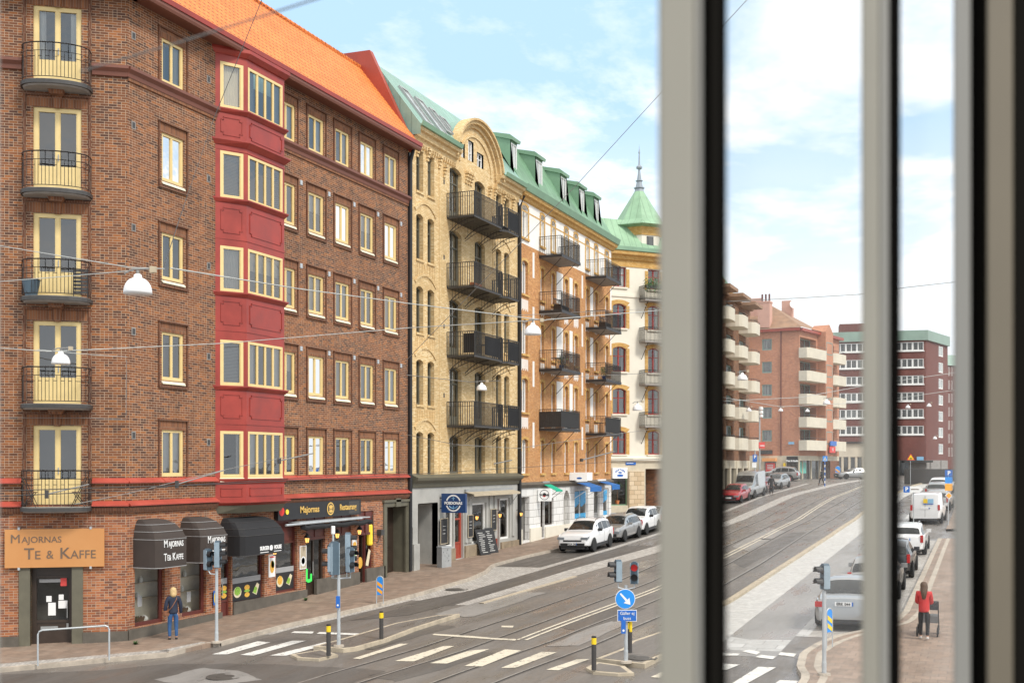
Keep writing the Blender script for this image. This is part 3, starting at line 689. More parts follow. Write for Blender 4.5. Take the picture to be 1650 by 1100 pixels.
front(A, FA, *S['w1'], 'brown_wood', ft=.12); front(A, FA, *S['w2'], 'brown_wood', ft=.12)
o = front(A, FA, *S['d1'], 'brown_wood', name='shop_door', panels=[(S['d1'][0] + .1, S['d1'][1] - .1, .1, .75)], rails=(.8, 2.5)); k_ = MB(); k_.tube([FA.p(S['d1'][0] + .16, -.06, 1.0), FA.p(S['d1'][0] + .16, -.06, 1.5)], .015); k_.build('handle', 'zinc', o)
front(A, FA, *S['s1'], 'brown_wood', rails=(2.75,)); 
a, b, c, d = S['s2']; front(A, FA, a, b, c, d, 'brown_wood', rails=(2.62,), panels=[(a, b, 2.62, d)])
a, b, c, d = S['d2']; o = front(A, FA, a, b, c, d, 'dark_wood', posts=((a + b) / 2,), name='shop_door', ft=.12, rails=(2.62,), panels=[(a, (a + b) / 2, .4, .95), ((a + b) / 2, b, .4, .95)])
k_ = MB(); k_.tube([FA.p((a + b) / 2 - .09, -.07, 1.2), FA.p((a + b) / 2 - .09, -.07, 1.75)], .016); k_.build('handle', 'zinc', o)
pn = MB(); pn.box(FA, a, b, -.1, -.05, 2.66, d); pn.box(FA, (a + b) / 2 - .03, (a + b) / 2 + .03, -.05, -.02, 2.7, d); pn.box(FA, a, b, -.05, -.01, 2.62, 2.72); pn.build('transom_panel', 'brown_wood', A)
a, b, c, d = S['s3']; front(A, FA, a, b, c, d, 'brown_wood', rails=(2.7,), panels=[(a, b, 2.72, d)])
pn = MB(); pn.box(FA, a, b, -.1, -.05, 2.74, d); pn.box(FA, (a + b) / 2 - .03, (a + b) / 2 + .03, -.05, -.02, 2.74, d); pn.build('transom_panel', 'brown_wood', A)
a, b, c, d = S['d3']; front(A, FA, a, b, c, d, 'dark_wood', name='shop_door', rails=(2.6,))
a2, b2, c2, d2 = S['s4']; front(A, FA, a2, b2, c2, d2, 'brown_wood', rails=(2.6,))
pn = MB(); pn.box(FA, a, b2, -.1, -.05, 2.62, d2); pn.box(FA, b - .03, b + .03, -.05, -.02, 2.62, d2); pn.box(FA, a, b2, -.05, -.01, 2.58, 2.68); pn.build('transom_panel', 'brown_wood', A)
pa = MB()
for k in (b, ): pa.box(FA, k - .05, k + .05, -.2, -.02, .5, 2.62)
pa.build('door_post', 'brown_wood', A)
# dark boards with pictures of food along the foot of the restaurant windows
def board(a, b, z0, z1, items):
    m_ = MB(); m_.box(FA, a, b, -.118, -.1, z0, z1); o = m_.build('window_film', 'black_plastic', A)
    g_ = MB(); g_.box(FA, a, b, -.118, -.104, z1, z1 + .2); g_.build('frosted_strip', 'blind', o)
    for k, (u, kind) in enumerate(items):
        zc = (z0 + z1) / 2; f = MB()
        if kind == 'burger': f.disc(FA, u, -.094, zc + .12, .16, .1, 12, 0); f.disc(FA, u, -.094, zc - .14, .15, .09, 12, 0); f.disc(FA, u, -.092, zc, .17, .05, 12, 1); mats = ['food_orange', 'food_green']
        elif kind == 'salad': f.disc(FA, u, -.096, zc, .23, .2, 14, 1); f.disc(FA, u, -.092, zc + .04, .19, .16, 9, 0); mats = ['food_green', 'food_cream']
        elif kind == 'fries': f.disc(FA, u, -.096, zc, .22, .21, 14, 1); f.disc(FA, u, -.092, zc + .05, .17, .18, 7, 0); mats = ['food_orange', 'food_cream']
        else:
            f.face([FA.p(u - .2, -.096, zc - .1), FA.p(u + .05, -.096, zc - .2), FA.p(u + .22, -.096, zc + .16), FA.p(u + .08, -.096, zc + .24)], 1); f.face([FA.p(u - .18, -.092, zc - .08), FA.p(u + .02, -.092, zc - .16), FA.p(u + .1, -.092, zc + .04), FA.p(u - .04, -.092, zc + .12)], 0); mats = ['food_green', 'food_cream']
        f.build('food_picture', mats, o)
a, b, c, d = S['s1']; board(a + .1, b - .1, c + .09, c + .72, [(a + .42, 'salad'), (a + .98, 'burger'), (a + 1.5, 'wrap')])
a, b, c, d = S['s2']; board(a + .1, b - .1, c + .09, c + .75, [(a + .4, 'fries'), (b - .42, 'wrap')])
a, b, c, d = S['d1']; board(a + .12, b - .1, .84, 1.4, [((a + b) / 2, 'burger')])
a, b, c, d = S['s4']; f = MB(); f.face([FA.p(a + .18, -.11, 1.25), FA.p(a + .42, -.11, 1.2), FA.p(a + .62, -.11, 1.85), FA.p(a + .45, -.11, 1.95)]); f.build('food_picture', 'food_cream', A)
a, b, c, d = S['d3']; f = MB(); f.disc(FA, a + .28, -.1, 1.4, .2, .25, 14); f.build('food_picture', 'food_orange', A)
# portal
a, b, c, d = S['portal']; pt = MB()
pt.box(FA, a - .22, a, -.02, .07, c - .1, d + .22); pt.box(FA, b, b + .16, -.02, .07, c - .1, d + .22); pt.box(FA, a, b, -.02, .07, d, d + .22); pt.box(FA, a - .3, b + .2, 0, .13, d + .2, d + .3); pt.box(FA, (a + b) / 2 - .22, (a + b) / 2 + .22, .07, .13, d - .02, d + .36)
pt.box(FA, a, a + .1, -.06, .04, c, d); pt.box(FA, b - .1, b, -.06, .04, c, d)
pt.build('portal', 'olive_stone', A)
dm = MB(); dm.box(FA, a, b, -.8, -.7, c - .1, d); dm.box(FA, a + .1, a + .14, -.7, -.68, c, d); dm.box(FA, (a + b) / 2 - .03, (a + b) / 2 + .03, -.7, -.66, c, d)
for q in (a + .2, (a + b) / 2 + .15): 
    for z in (c + .2, c + 1.3): dm.box(FA, q, q + .6, -.7, -.67, z, z + .9)
do = dm.build('house_door', 'dark_wood', A); k_ = MB(); k_.tube([FA.p((a + b) / 2 + .1, -.62, c + .95), FA.p((a + b) / 2 + .1, -.62, c + 1.3)], .016); k_.build('handle', 'gold', do)
sw = MB()
for (q, w0_, w1_) in ((a, -.7, 0), (b, -.7, 0)): sw.box(FA, q - .02, q + .02, w0_, w1_, c - .1, d)
sw.box(FA, a, b, -.7, 0, d - .03, d + .0); sw.build('portal_lining', 'olive_stone', A)
# display shelves and goods are seen through the tea shop windows
dsp = MB()
for (a, b, c, d) in (S['w1'], S['w2']):
    dsp.box(FA, a, b, -.68, -.3, c - .06, c + .02)
    for z in (1.25, 1.75, 2.25): dsp.box(FA, a + .3, b + .35, -.7, -.5, z, z + .03)
dsp.build('display_shelf', 'sand_fabric', A)
bk = MB()
for (a, b, c, d) in (S['w1'], S['w2']): bk.box(FA, a - .25, b + .62, -.74, -.7, c - .1, 3.3)
bk.build('display_back', 'warm_interior', A)
# ---- tea shop corner door
a, b, c, d = sdr
o = front(A, FC, a, b, c, d, 'dark_wood', name='shop_door', ft=.13, inset=.28, rails=(.75, 2.12), panels=[(a + .12, b - .12, -.05, .72), (a + .12, b - .12, 2.14, d)])
k_ = MB(); k_.tube([FC.p(a + .17, -.2, .85), FC.p(a + .17, -.2, 1.3)], .016); k_.box(FC, a + .14, a + .2, -.28, -.26, .5, .68); k_.box(FC, a + .45, a + .95, -.285, -.262, .5, .6); k_.build('handle', 'zinc', o)
n_ = MB()
for (u, z, w, h) in ((b - .42, 1.35, .14, .13), (b - .48, .93, .2, .28), (a + .42, 1.4, .13, .12), (a + .42, 1.14, .24, .17)): n_.box(FC, u - w, u + w * .1, -.31, -.3, z, z + h * 1.4)
n_.build('notice', 'sign_white', o)
n_ = MB(); n_.box(FC, a + .2, a + .38, -.31, -.3, 1.83, 2.08); n_.build('sticker', 'poster_red', o)
n_ = MB(); n_.box(FC, a + .2, b - .2, -.315, -.305, 1.95, 2.05); n_.build('letter_strip', 'blind', o)
js = MB(); js.box(FC, a - .32, a, -.3, .05, c - .1, 2.5); js.box(FC, b, b + .32, -.3, .05, c - .1, 2.5); js.build('door_surround', 'olive_stone', A)
stp = MB(); stp.box(FC, a - .02, b + .02, -.3, .22, c - .25, c + .02); stp.build('door_step', 'kerb', A)
stp = MB(); a, b, c, d = S['d2']; stp.box(FA, a, b, -.1, .35, .1, .3); a, b, c, d = S['d3']; stp.box(FA, a, b, -.1, .3, .2, .5); a, b, c, d = S['portal']; stp.box(FA, a, b, -.7, .12, .3, .54); stp.build('door_step', 'kerb', A)
# ================================================================ pale yellow brick house
U = FU
B0, B1 = 45.95, 58.72
B = root('brick_house', 'pale yellow brick house with round-arched gable and long black iron balconies', 'house', (-D - 4, 52, .6))
Lp = [(U(670.7), U(682)), (U(688.9), U(699.8))]; Rp = [(U(799.3), U(808)), (U(812.4), U(820.8))]; Dr = [(U(724.5), U(743.7)), (U(765), U(781.5))]
brow = [(5.1, 7.15), (8.42, 10.55), (11.8, 14.0), (15.25, 17.4), (18.45, 20.4)]
btop = [7.1, 10.5, 13.9, 17.35, 20.5]; bsl = [5.15, 7.55, 11.0, 14.4, 17.86]
holes = [(a, b, c, d, .12 if j < 4 else 0) for (a, b) in Lp + Rp for j, (c, d) in enumerate(brow)] + [(a, b, c, d, .18) for (a, b) in Dr for c, d in zip(bsl, btop)]
uc, hw = 53.0, 2.42
w_ = MB(); wall(w_, FA, B0, B1, 4.95, 21.0, holes, .28)
n = 18; gp = []
for k in range(n + 1):
    th = math.pi * k / n; gp.append((uc - hw * math.cos(th), 21.0 + 2.08 * math.sin(th)))
lun = [(U(754.5), U(763), 21.3, 22.35, .25), (U(738.5), U(749), 21.25, 22.0, .35), (U(768.5), U(779), 21.25, 22.0, .35)]
# gable wall above the cornice line: strips between z=21 and the arch
us = sorted({*[p[0] for p in gp], *[q for h in lun for q in h[:2]]})
def gz(u): return 21.0 + 2.08 * math.sqrt(max(0, 1 - ((u - uc) / hw) ** 2))
for i in range(len(us) - 1):
    a, b = us[i], us[i + 1]; h = [h for h in lun if h[0] < (a + b) / 2 < h[1]]
    if h:
        h = h[0]; w_.face([FA.p(a, 0, 21), FA.p(b, 0, 21), FA.p(b, 0, h[2]), FA.p(a, 0, h[2])]); w_.face([FA.p(a, 0, h[3]), FA.p(b, 0, h[3]), FA.p(b, 0, gz(b)), FA.p(a, 0, gz(a))])
    else: w_.face([FA.p(a, 0, 21), FA.p(b, 0, 21), FA.p(b, 0, gz(b)), FA.p(a, 0, gz(a))])
w_.face([FA.p(B1, 0, 5), FA.p(B1, -12, 5), FA.p(B1, -12, 21.3), FA.p(B1, 0, 21.3)]); w_.face([FA.p(B0, 0, 5), FA.p(B0, -12, 5), FA.p(B0, -12, 21.3), FA.p(B0, 0, 21.3)])
w_.build('wall', 'brick_yellow', B)
tr = MB()
for k in range(n):
    for (s0, s1, w0, w1) in ((1.0, 1.09, -.1, .12), (1.09, 1.17, -.1, .3), (1.17, 1.22, -.1, .42)):
        q = []
        for (kk, s) in ((k, s0), (k + 1, s0), (k + 1, s1), (k, s1)): q.append((uc + (gp[kk][0] - uc) * s, 21.0 + (gp[kk][1] - 21.0) * s))
        tr.extw(FA, q, w0, w1)
for k in range(n):
    q = [(uc + (gp[kk][0] - uc) * s, 21.0 + (gp[kk][1] - 21.0) * s) for (kk, s) in ((k, .78), (k + 1, .78), (k + 1, .83), (k, .83))]; tr.extw(FA, q, 0, .06)
tr.build('gable_arch', 'brick_yellow', B)
co = MB()
for a, b in ((B0, uc - hw - .1), (uc + hw + .1, B1)):
    co.ext(FA, [(0, 20.62), (.1, 20.66), (.14, 20.85), (.26, 20.9), (.3, 21.1), (.45, 21.15), (.5, 21.3), (0, 21.3)], a, b)
    u = a + .1
    while u < b: co.box(FA, u, u + .1, 0, .12, 20.5, 20.66); u += .24
for (p, q) in (Lp, Rp):
    for j in range(4):
        c, d = brow[j]; archring(co, FA, p[0] - .1, q[1] + .1, d + .55, .45, .12, 0, .05)
        z = c - .78
        if j: 
            u = p[0] - .05
            while u < q[1]: co.box(FA, u, u + .07, 0, .03, z, z + .6); u += .17
    for (a, b) in (p, q):
        for j, (c, d) in enumerate(brow): co.box(FA, a - .04, b + .04, 0, .07, c - .1, c)
for (u, z) in [(B0 + .5, 20), (47.5, 20.05), (48.75, 20), (49.3, 19.7), (51.8, 20), (52.1, 20), (52.4, 20), (54.7, 19.9), (55.35, 20), (56.6, 20), (57.9, 20)]:
    for k in range(4): co.box(FA, u - .1, u + .1, 0, .22 - .05 * k, z + .5 - k * .16, z + .62 - k * .16)
for u in (48.75, 55.2): co.box(FA, u, u + .12, 0, .03, 5.1, 20.5)
co.build('cornice', 'brick_yellow', B)
vt = MB()
for z in (8.9, 12.3, 15.7, 19.4): vt.box(FA, 49.25, 49.37, -.05, .01, z, z + .22); vt.box(FA, 55.3, 55.42, -.05, .01, z + .7, z + .92)
vt.build('air_vent', 'iron', B)
for (a, b) in Lp + Rp:
    for j, (c, d) in enumerate(brow): window(B, FA, a, b, c, d, .2, .07, 1, (c + (d - c) * .68,), 'olive_stone', 'glass', rng.choice([None, 'full', None, 'both']), None, .12 if j < 4 else 0, .05)
for (a, b) in Dr:
    for j, (c, d) in enumerate(zip(bsl, btop)): window(B, FA, a, b, c, d, .2, .09, 1, (c + (d - c) * .72,), 'olive_stone', 'glass', rng.choice([None, 'both', 'left']), None, .18, .07, .5 if j else 0, 'balcony_door' if j else 'window')
for h in lun: window(B, FA, h[0], h[1], h[2], h[3], .1, .05, 1, (h[2] + .45,), 'white_paint', 'glass', None, None, 0, .04, name='gable_window')
it = MB(); it.face([FA.p(B0, -1.4, 0), FA.p(B1, -1.4, 0), FA.p(B1, -1.4, 23), FA.p(B0, -1.4, 23)]); 
for z in (4.9, 8.0, 11.4, 14.8, 18.1): it.box(FA, B0, B1, -1.4, -.32, z - .2, z - .05)
it.build('interior_wall', 'interior', B)
for j, z in enumerate(bsl[1:]):
    q = [(49.62, 0), (49.62, 1.5), (52.9, 1.55), (53.15, 1.25), (53.35, 1.3), (53.7, 1.55), (55.15, 1.55), (55.15, 0)]
    s_ = MB(); s_.prism([FA.p(u, w, 0).xy for u, w in q], z - .1, z); o = s_.build('balcony', 'iron_grey', B)
    railing('railing', o, [FA.p(u, w, 0).xy for u, w in q], z - .05, 1.2, 'iron', .12, .019, mid=.98, post=.032)
    br = MB()
    for u in (49.8, 51.6, 53.3, 55.0):
        pts = [FA.p(u, 1.4 - 1.35 * k / 8, z - .12 - .62 * (k / 8) ** 2.2) for k in range(9)]; br.tube(pts, .022, 4)
        br.tube([FA.p(u, 1.4 - 1.35 * k / 8, z - .3 - .55 * (k / 8) ** 1.6) for k in range(9)], .016, 4)
        for k in range(2, 8): br.tube([FA.p(u, 1.4 - 1.35 * k / 8, z - .1), FA.p(u, 1.4 - 1.35 * k / 8, z - .3 - .55 * (k / 8) ** 1.6)], .01, 4, cap=False)
    br.build('bracket', 'iron', o)
    if j in (0, 1, 3):
        sc_ = MB(); sc_.box(FA, 53.8, 55.12, 1.5, 1.52, z + .1, z + 1.05)
        if j == 1: sc_.box(FA, 50.9, 52.8, 1.48, 1.5, z + .1, z + 1.05); sc_.box(FA, 49.64, 49.66, .9, 1.5, z + .1, z + 1.05)
        sc_.build('balcony_screen', 'black_plastic', o)
# stone ground storey
bo = dict(gate=(U(674), U(705), .45, 3.74), w1=(U(718), U(731), 1.5, 3.35), d1=(U(733), U(746.5), .85, 3.45), w2=(U(761), U(784), 1.5, 3.6), d2=(U(798), U(804.5), 1.0, 3.75), w3=(U(806), U(822), 1.5, 3.75))
w_ = MB(); wall(w_, FA, B0, B1, .0, 4.55, list(bo.values()), .3); w_.box(FA, B0 - .02, B0 + .55, 0, .14, .4, 1.9); w_.box(FA, B0, B0 + .5, 0, .06, 1.9, 2.7)
for u in (U(749), U(755), U(788), U(796), U(825)): w_.box(FA, u - .05, u + .3, 0, .07, 1.6, 4.0)
w_.build('shop_wall', 'grey_plaster', B)
pl = MB(); pl.box(FA, U(706), bo['d1'][0] - .1, 0, .1, .3, 1.42); pl.box(FA, U(748), U(797), 0, .1, .4, 1.45); pl.box(FA, U(806), B1, 0, .1, .5, 1.35); pl.build('plinth', 'stone_tan', B)
co = MB(); co.ext(FA, [(0, 4.5), (.1, 4.55), (.14, 4.72), (.34, 4.86), (.38, 4.98), (0, 5.14)], B0 - .05, B1 + .05); co.build('ledge', 'olive_stone', B)
for k, mt in (('w1', 'white_paint'), ('w2', 'white_paint'), ('w3', 'white_paint')): front(B, FA, *bo[k], mt, ft=.1)
for k in ('d1', 'd2'):
    a, b, c, d = bo[k]; o = front(B, FA, a, b, c, d, 'verge_red', name='shop_door', ft=.16 if k == 'd1' else .12, rails=(c + .8, c + 2.0), panels=[(a + .1, b - .1, c + .1, c + .8)])
    h_ = MB(); h_.tube([FA.p(a + .12, -.07, c + 1), FA.p(a + .12, -.07, c + 1.35)], .02); h_.build('handle', 'zinc', o)
a, b, c, d = bo['gate']; gg = MB(); gg.box(FA, a, b, -1.6, -1.5, c, d); gg.build('gate', 'iron_grey', B)
gg = MB(); gg.box(FA, a - .04, a, -1.6, -.0, c, d); gg.box(FA, b, b + .04, -1.6, 0, c, d); gg.box(FA, a, b, -1.6, 0, d, d + .03); gg.build('passage_wall', 'grey_plaster', B)
# roof
SL = [(.5, 21.34), (-1.75, 24.3)]
rf = MB(); rf.face([FA.p(B0 - .06, w, z) for w, z in ((.5, 20.9), (.5, 21.36), (-1.75, 24.3), (-2.1, 24.62), (-10, 25.2), (-10, 20.9))]); rf.face([FA.p(B0 - .05, .5, 21.36), FA.p(uc - hw - .3, .5, 21.36), FA.p(uc - hw - .3, -1.75, 24.3), FA.p(B0 - .05, -1.75, 24.3)])
rf.face([FA.p(uc - hw - .3, -.5, 22.66), FA.p(uc + hw + .3, -.5, 22.66), FA.p(uc + hw + .3, -1.75, 24.3), FA.p(uc - hw - .3, -1.75, 24.3)])
rf.face([FA.p(uc + hw + .3, .5, 21.36), FA.p(B1 + .2, .5, 21.36), FA.p(B1 + .2, -1.75, 24.3), FA.p(uc + hw + .3, -1.75, 24.3)])
rf.face([FA.p(B0, -1.75, 24.3), FA.p(B1 + .2, -1.75, 24.3), FA.p(B1 + .2, -2.1, 24.62), FA.p(B0, -2.1, 24.62)])
rf.face([FA.p(B0, -2.1, 24.62), FA.p(B1 + .2, -2.1, 24.62), FA.p(B1 + .2, -10, 25.2), FA.p(B0, -10, 25.2)])
for k in range(n):                                     # barrel roof behind the round gable
    s = 1.2; q = [(uc + (gp[kk][0] - uc) * s, 21.0 + (gp[kk][1] - 21.0) * s) for kk in (k, k + 1)]
    rf.face([FA.p(q[0][0], .4, q[0][1]), FA.p(q[1][0], .4, q[1][1]), FA.p(q[1][0] + (uc - q[1][0]) * .1, -3.2, q[1][1]), FA.p(q[0][0] + (uc - q[0][0]) * .1, -3.2, q[0][1])])
rf.build('roof', 'seam_pale', B)
gt = MB()
for a, b in ((B0 - .05, uc - hw - .35), (uc + hw + .35, B1)): gt.ext(FA, [(.42, 21.28), (.6, 21.3), (.66, 21.5), (.6, 21.5), (.56, 21.36), (.42, 21.4)], a, b)
gt.build('gutter', 'copper_green', B)
def onslope(fr, sl, u, s, h=0.):
    w = sl[0][0] + (sl[1][0] - sl[0][0]) * s; z = sl[0][1] + (sl[1][1] - sl[0][1]) * s
    nx, nz = (sl[1][1] - sl[0][1]), -(sl[1][0] - sl[0][0]); L = math.hypot(nx, nz); return fr.p(u, w + nx / L * h, z + nz / L * h)
for (u0, s0, s1) in ((46.75, .1, .75), (48.2, .06, .72), (49.45, .22, .66), (50.35, .25, .6)):
    f = MB(); wd = .8 if s0 < .2 else .6
    for (a, b, p, q) in ((u0, u0 + .08, s0, s1), (u0 + wd - .08, u0 + wd, s0, s1), (u0 + .08, u0 + wd - .08, s0, s0 + .03), (u0 + .08, u0 + wd - .08, s1 - .03, s1)):
        P8 = [onslope(FA, SL, u, s, h) for h in (.0, .12) for (u, s) in ((a, p), (b, p), (b, q), (a, q))]; i = len(f.v); f.v.extend(P8)
        for t4 in ((3, 2, 1, 0), (4, 5, 6, 7), (0, 1, 5, 4), (1, 2, 6, 5), (2, 3, 7, 6), (3, 0, 4, 7)): f.f.append(tuple(i + k for k in t4)); f.m.append(0)
    o = f.build('roof_window', 'cabinet', B); f = MB(); f.face([onslope(FA, SL, u, s, .07) for (u, s) in ((u0 + .06, s0), (u0 + wd - .06, s0), (u0 + wd - .06, s1), (u0 + .06, s1))]); f.build('pane', 'glass_pale', o)
dp = MB(); dp.tube([FA.p(B1 + .02, .4, 20.9), FA.p(B1 + .02, .14, 20.3), FA.p(B1 + .02, .14, 1.0)], .08, 8); dp.box(FA, B1 - .05, B1 + .07, 0, .06, 1.0, 20.8); dp.build('downpipe', 'black_plastic', B)
# ================================================================ ochre brick house with green mansard
C0, C1 = 58.82, 75.9
C = root('brick_house', 'ochre and white brick house with green copper dormers and two columns of balconies', 'house', (-D - 4, 67, 1))
cc = [(U(840.6), U(850.5), 2), (U(871), U(876.5), 1), (U(888.5), U(894), 1), (U(909.6), U(915), 1), (U(925), U(930.6), 1), (U(943.7), U(948.6), 1), (U(957.9), U(962.8), 1), (U(975), U(980), 1)]
crow = [(5.1, 7.1), (8.64, 10.6), (12.0, 14.0), (15.45, 17.4), (18.7, 20.6)]
hs = [(a, b, c, d, .12) for (a, b, k) in cc for c, d in crow]
w_ = MB(); wall(w_, FA, C0, C1, 4.4, 18.35, [h for h in hs if h[2] < 18], .26); 
w_.face([FA.p(C1, 0, 0), FA.p(C1, -12, 0), FA.p(C1, -12, 21), FA.p(C1, 0, 21)])
w_.build('wall', 'brick_ochre', C)
w_ = MB(); wall(w_, FA, C0, C1, 18.35, 20.9, [h for h in hs if h[2] > 18], .26)
w_.build('top_storey_wall', 'white_plaster', C)
wp = MB()
for (a, b, k) in cc:
    for j, (c, d) in enumerate(crow[1:4]):
        u = a - .05
        while u < b + .05: wp.box(FA, u, u + .1, 0, .012, c - .95 + .1 * (int(u * 7) % 2), c - .3); u += .15
for u in (U(858), U(937), U(983)):
    for z in (6.6, 10.2, 13.4, 16.6): wp.box(FA, u, u + .28, 0, .015, z, z + 1.5)
for i in (3, 4, 6):
    for c, d in crow[1:4]: wp.box(FA, cc[i - 1][1] + .3, cc[i][0] - .3, 0, .012, c + .2, d + .2)
wp.build('plaster_panel', 'white_plaster', C)
for (a, b, k) in cc:
    for j, (c, d) in enumerate(crow): tm = MB(); archring(tm, FA, a, b, d, .12, .15, 0, .03, legs=(d - c) * (1 if j == 4 else .3)); tm.box(FA, a - .1, b + .1, 0, .1, c - .12, c); tm.build('brick_trim', 'brick_trim', C)
tm = MB()
for u0, u1 in ((C0, C1),):
    for z in (20.2,): tm.box(FA, u0, u1, 0, .008, z, z + .09)
tm.build('brick_band', 'brick_trim', C)
for (a, b, k) in cc:
    for j, (c, d) in enumerate(crow): window(C, FA, a, b, c, d, .16, .06, k, (), 'white_paint', 'glass', rng.choice([None, 'full', 'both', None]), None, .12, .05)
it = MB(); it.face([FA.p(C0, -1.2, 0), FA.p(C1, -1.2, 0), FA.p(C1, -1.2, 21), FA.p(C0, -1.2, 21)]); 
for z in (4.4, 8.2, 11.6, 15, 18.3): it.box(FA, C0, C1, -1.2, -.3, z - .15, z)
it.build('interior_wall', 'interior', C)
co = MB(); co.ext(FA, [(0, 20.8), (.15, 20.85), (.2, 21.0), (.36, 21.05), (.42, 21.25), (0, 21.25)], C0, C1 + .3); co.build('cornice', 'brick_trim', C)
co = MB(); co.ext(FA, [(0, 4.25), (.12, 4.3), (.22, 4.45), (0, 4.6)], C0, C1 + .05); co.build('ledge', 'stone_dark', C)
for (u0, u1, zz) in [(62.0, 65.3, z) for z in (7.77, 11.3, 14.77, 18.06)] + [(70.4, 73.7, z) for z in (7.7, 11.25, 14.72, 18.1)]:
    s_ = MB(); s_.box(FA, u0, u1, 0, 1.42, zz - .12, zz); o = s_.build('balcony', 'slab_grey', C)
    e_ = MB(); e_.box(FA, u0 - .02, u1 + .02, 1.42, 1.45, zz - .14, zz + .03); e_.box(FA, u0 - .03, u0, 0, 1.45, zz - .14, zz + .03); e_.box(FA, u1, u1 + .03, 0, 1.45, zz - .14, zz + .03); e_.build('slab_rim', 'iron', o)
    railing('railing', o, [FA.p(u0, 0, 0).xy, FA.p(u0, 1.4, 0).xy, FA.p(u1, 1.4, 0).xy, FA.p(u1, 0, 0).xy], zz, 1.12, 'iron', .12, .01, mid=.98, post=.022)
    sc_ = MB(); sc_.box(FA, u0 + .03, u1 - .03, 1.36, 1.38, zz + .06, zz + 1.05)
    if zz < 8 and u0 < 65: sc_.box(FA, u0 + .02, u0 + .04, .02, 1.36, zz + .05, zz + 1.0)
    sc_.build('balcony_screen', 'iron_grey' if zz < 9 else 'screen_mesh', o)
    b_ = MB()
    for u in (u0 + .5, u1 - .4): b_.tube([FA.p(u, 1.2, zz - .12), FA.p(u, 0, zz - 1.3)], .02, 5)
    b_.build('bracket', 'iron', o)
co_ = dict(gate=(U(840), U(853), 1.2, 3.75), d1=(U(871), U(877), 1.25, 3.55), w1=(U(877.5), U(892), 1.95, 3.55), niche=(U(908), U(918), 1.6, 4.0, .5), w2=(U(926), U(947), 2.0, 4.0), d2=(U(957), U(966), 1.5, 3.9), w3=(U(972), U(981), 2.0, 4.0))
w_ = MB(); wall(w_, FA, C0, C1, .4, 4.4, list(co_.values()), .35); w_.build('shop_wall', 'rustic_white', C)
pl = MB(); pl.box(FA, C0, co_['gate'][0], 0, .08, .4, 1.9); pl.box(FA, co_['gate'][1], co_['d1'][0], 0, .08, .5, 1.9); pl.box(FA, co_['w1'][0], C1, 0, .08, .6, 1.85); pl.build('plinth', 'cream_plaster', C)
front(C, FA, *co_['w1'], 'dark_wood'); front(C, FA, *co_['w2'], 'white_paint', posts=((co_['w2'][0] + co_['w2'][1]) / 2,)); front(C, FA, *co_['w3'], 'white_paint')
for k in ('d1', 'd2'):
    a, b, c, d = co_[k]; o = front(C, FA, a, b, c, d, 'dark_wood' if k == 'd1' else 'zinc', name='shop_door', rails=(c + .8,), panels=[(a, b, c, c + .8)]); h_ = MB(); h_.tube([FA.p(a + .12, -.07, c + 1), FA.p(a + .12, -.07, c + 1.3)], .02); h_.build('handle', 'zinc', o)
a, b, c, d = co_['gate']; gg = MB(); gg.box(FA, a, b, -1.1, -1.0, c - .3, d); gg.box(FA, b, b + .03, -1.1, -.3, c - .3, d); gg.build('gate', 'grey_plaster', C)
a, b, c, d = co_['niche'][:4]; gg = MB(); gg.box(FA, a, b, -.4, -.34, c - .3, d); gg.build('niche_back', 'grey_plaster', C)
a, b, c, d = co_['w2']
bl = MB(); m = (a + b) / 2
for (p, q) in ((a + .12, m - .06), (m + .06, b - .12)):
    bl.face([FA.p(p, -.1, d - .12), FA.p(q, -.1, d - .12), FA.p(q, -.1, d - .9), FA.p(p + .3 * (q - p), -.1, d - 1.15), FA.p(p, -.1, d - 1.1)]); bl.box(FA, p, q, -.11, -.1, c + .1, c + .42)
a, b, c, d = co_['w3']; bl.face([FA.p(a + .1, -.1, d - .1), FA.p(b - .1, -.1, d - .1), FA.p(b - .1, -.1, d - .8), FA.p(a + .1, -.1, d - 1.1)]); bl.box(FA, a + .1, b - .1, -.11, -.1, c + .1, c + .4)
bl.build('window_film', 'blue_film', C)
rf = MB(); SL = [(.42, 21.3), (-1.6, 24.75)]
rf.face([FA.p(B1 + .2, .42, 21.3), FA.p(C1 + .3, .42, 21.3), FA.p(C1 - .4, -1.6, 24.75), FA.p(B1 + .2, -1.6, 24.75)])
rf.face([FA.p(B1 + .2, -1.6, 24.75), FA.p(C1 - .4, -1.6, 24.75), FA.p(C1 - .4, -10, 25.5), FA.p(B1 + .2, -10, 25.5)])
rf.face([FA.p(C1 + .3, .42, 21.3), FA.p(C1 + .3, -10, 21.3), FA.p(C1 - .4, -10, 25.5), FA.p(C1 - .4, -1.6, 24.75)])
rf.face([FA.p(B1 + .2, .42, 21.3), FA.p(B1 + .2, -1.6, 24.75), FA.p(B1 + .2, -2.2, 24.75), FA.p(B1 + .2, -2.2, 21.3)])
rf.build('roof', 'seam_green', C)
gt = MB(); gt.ext(FA, [(.38, 21.22), (.5, 21.25), (.62, 21.6), (.56, 21.6), (.46, 21.36), (.38, 21.34)], C0, C1 + .35); gt.build('gutter', 'copper_green', C)
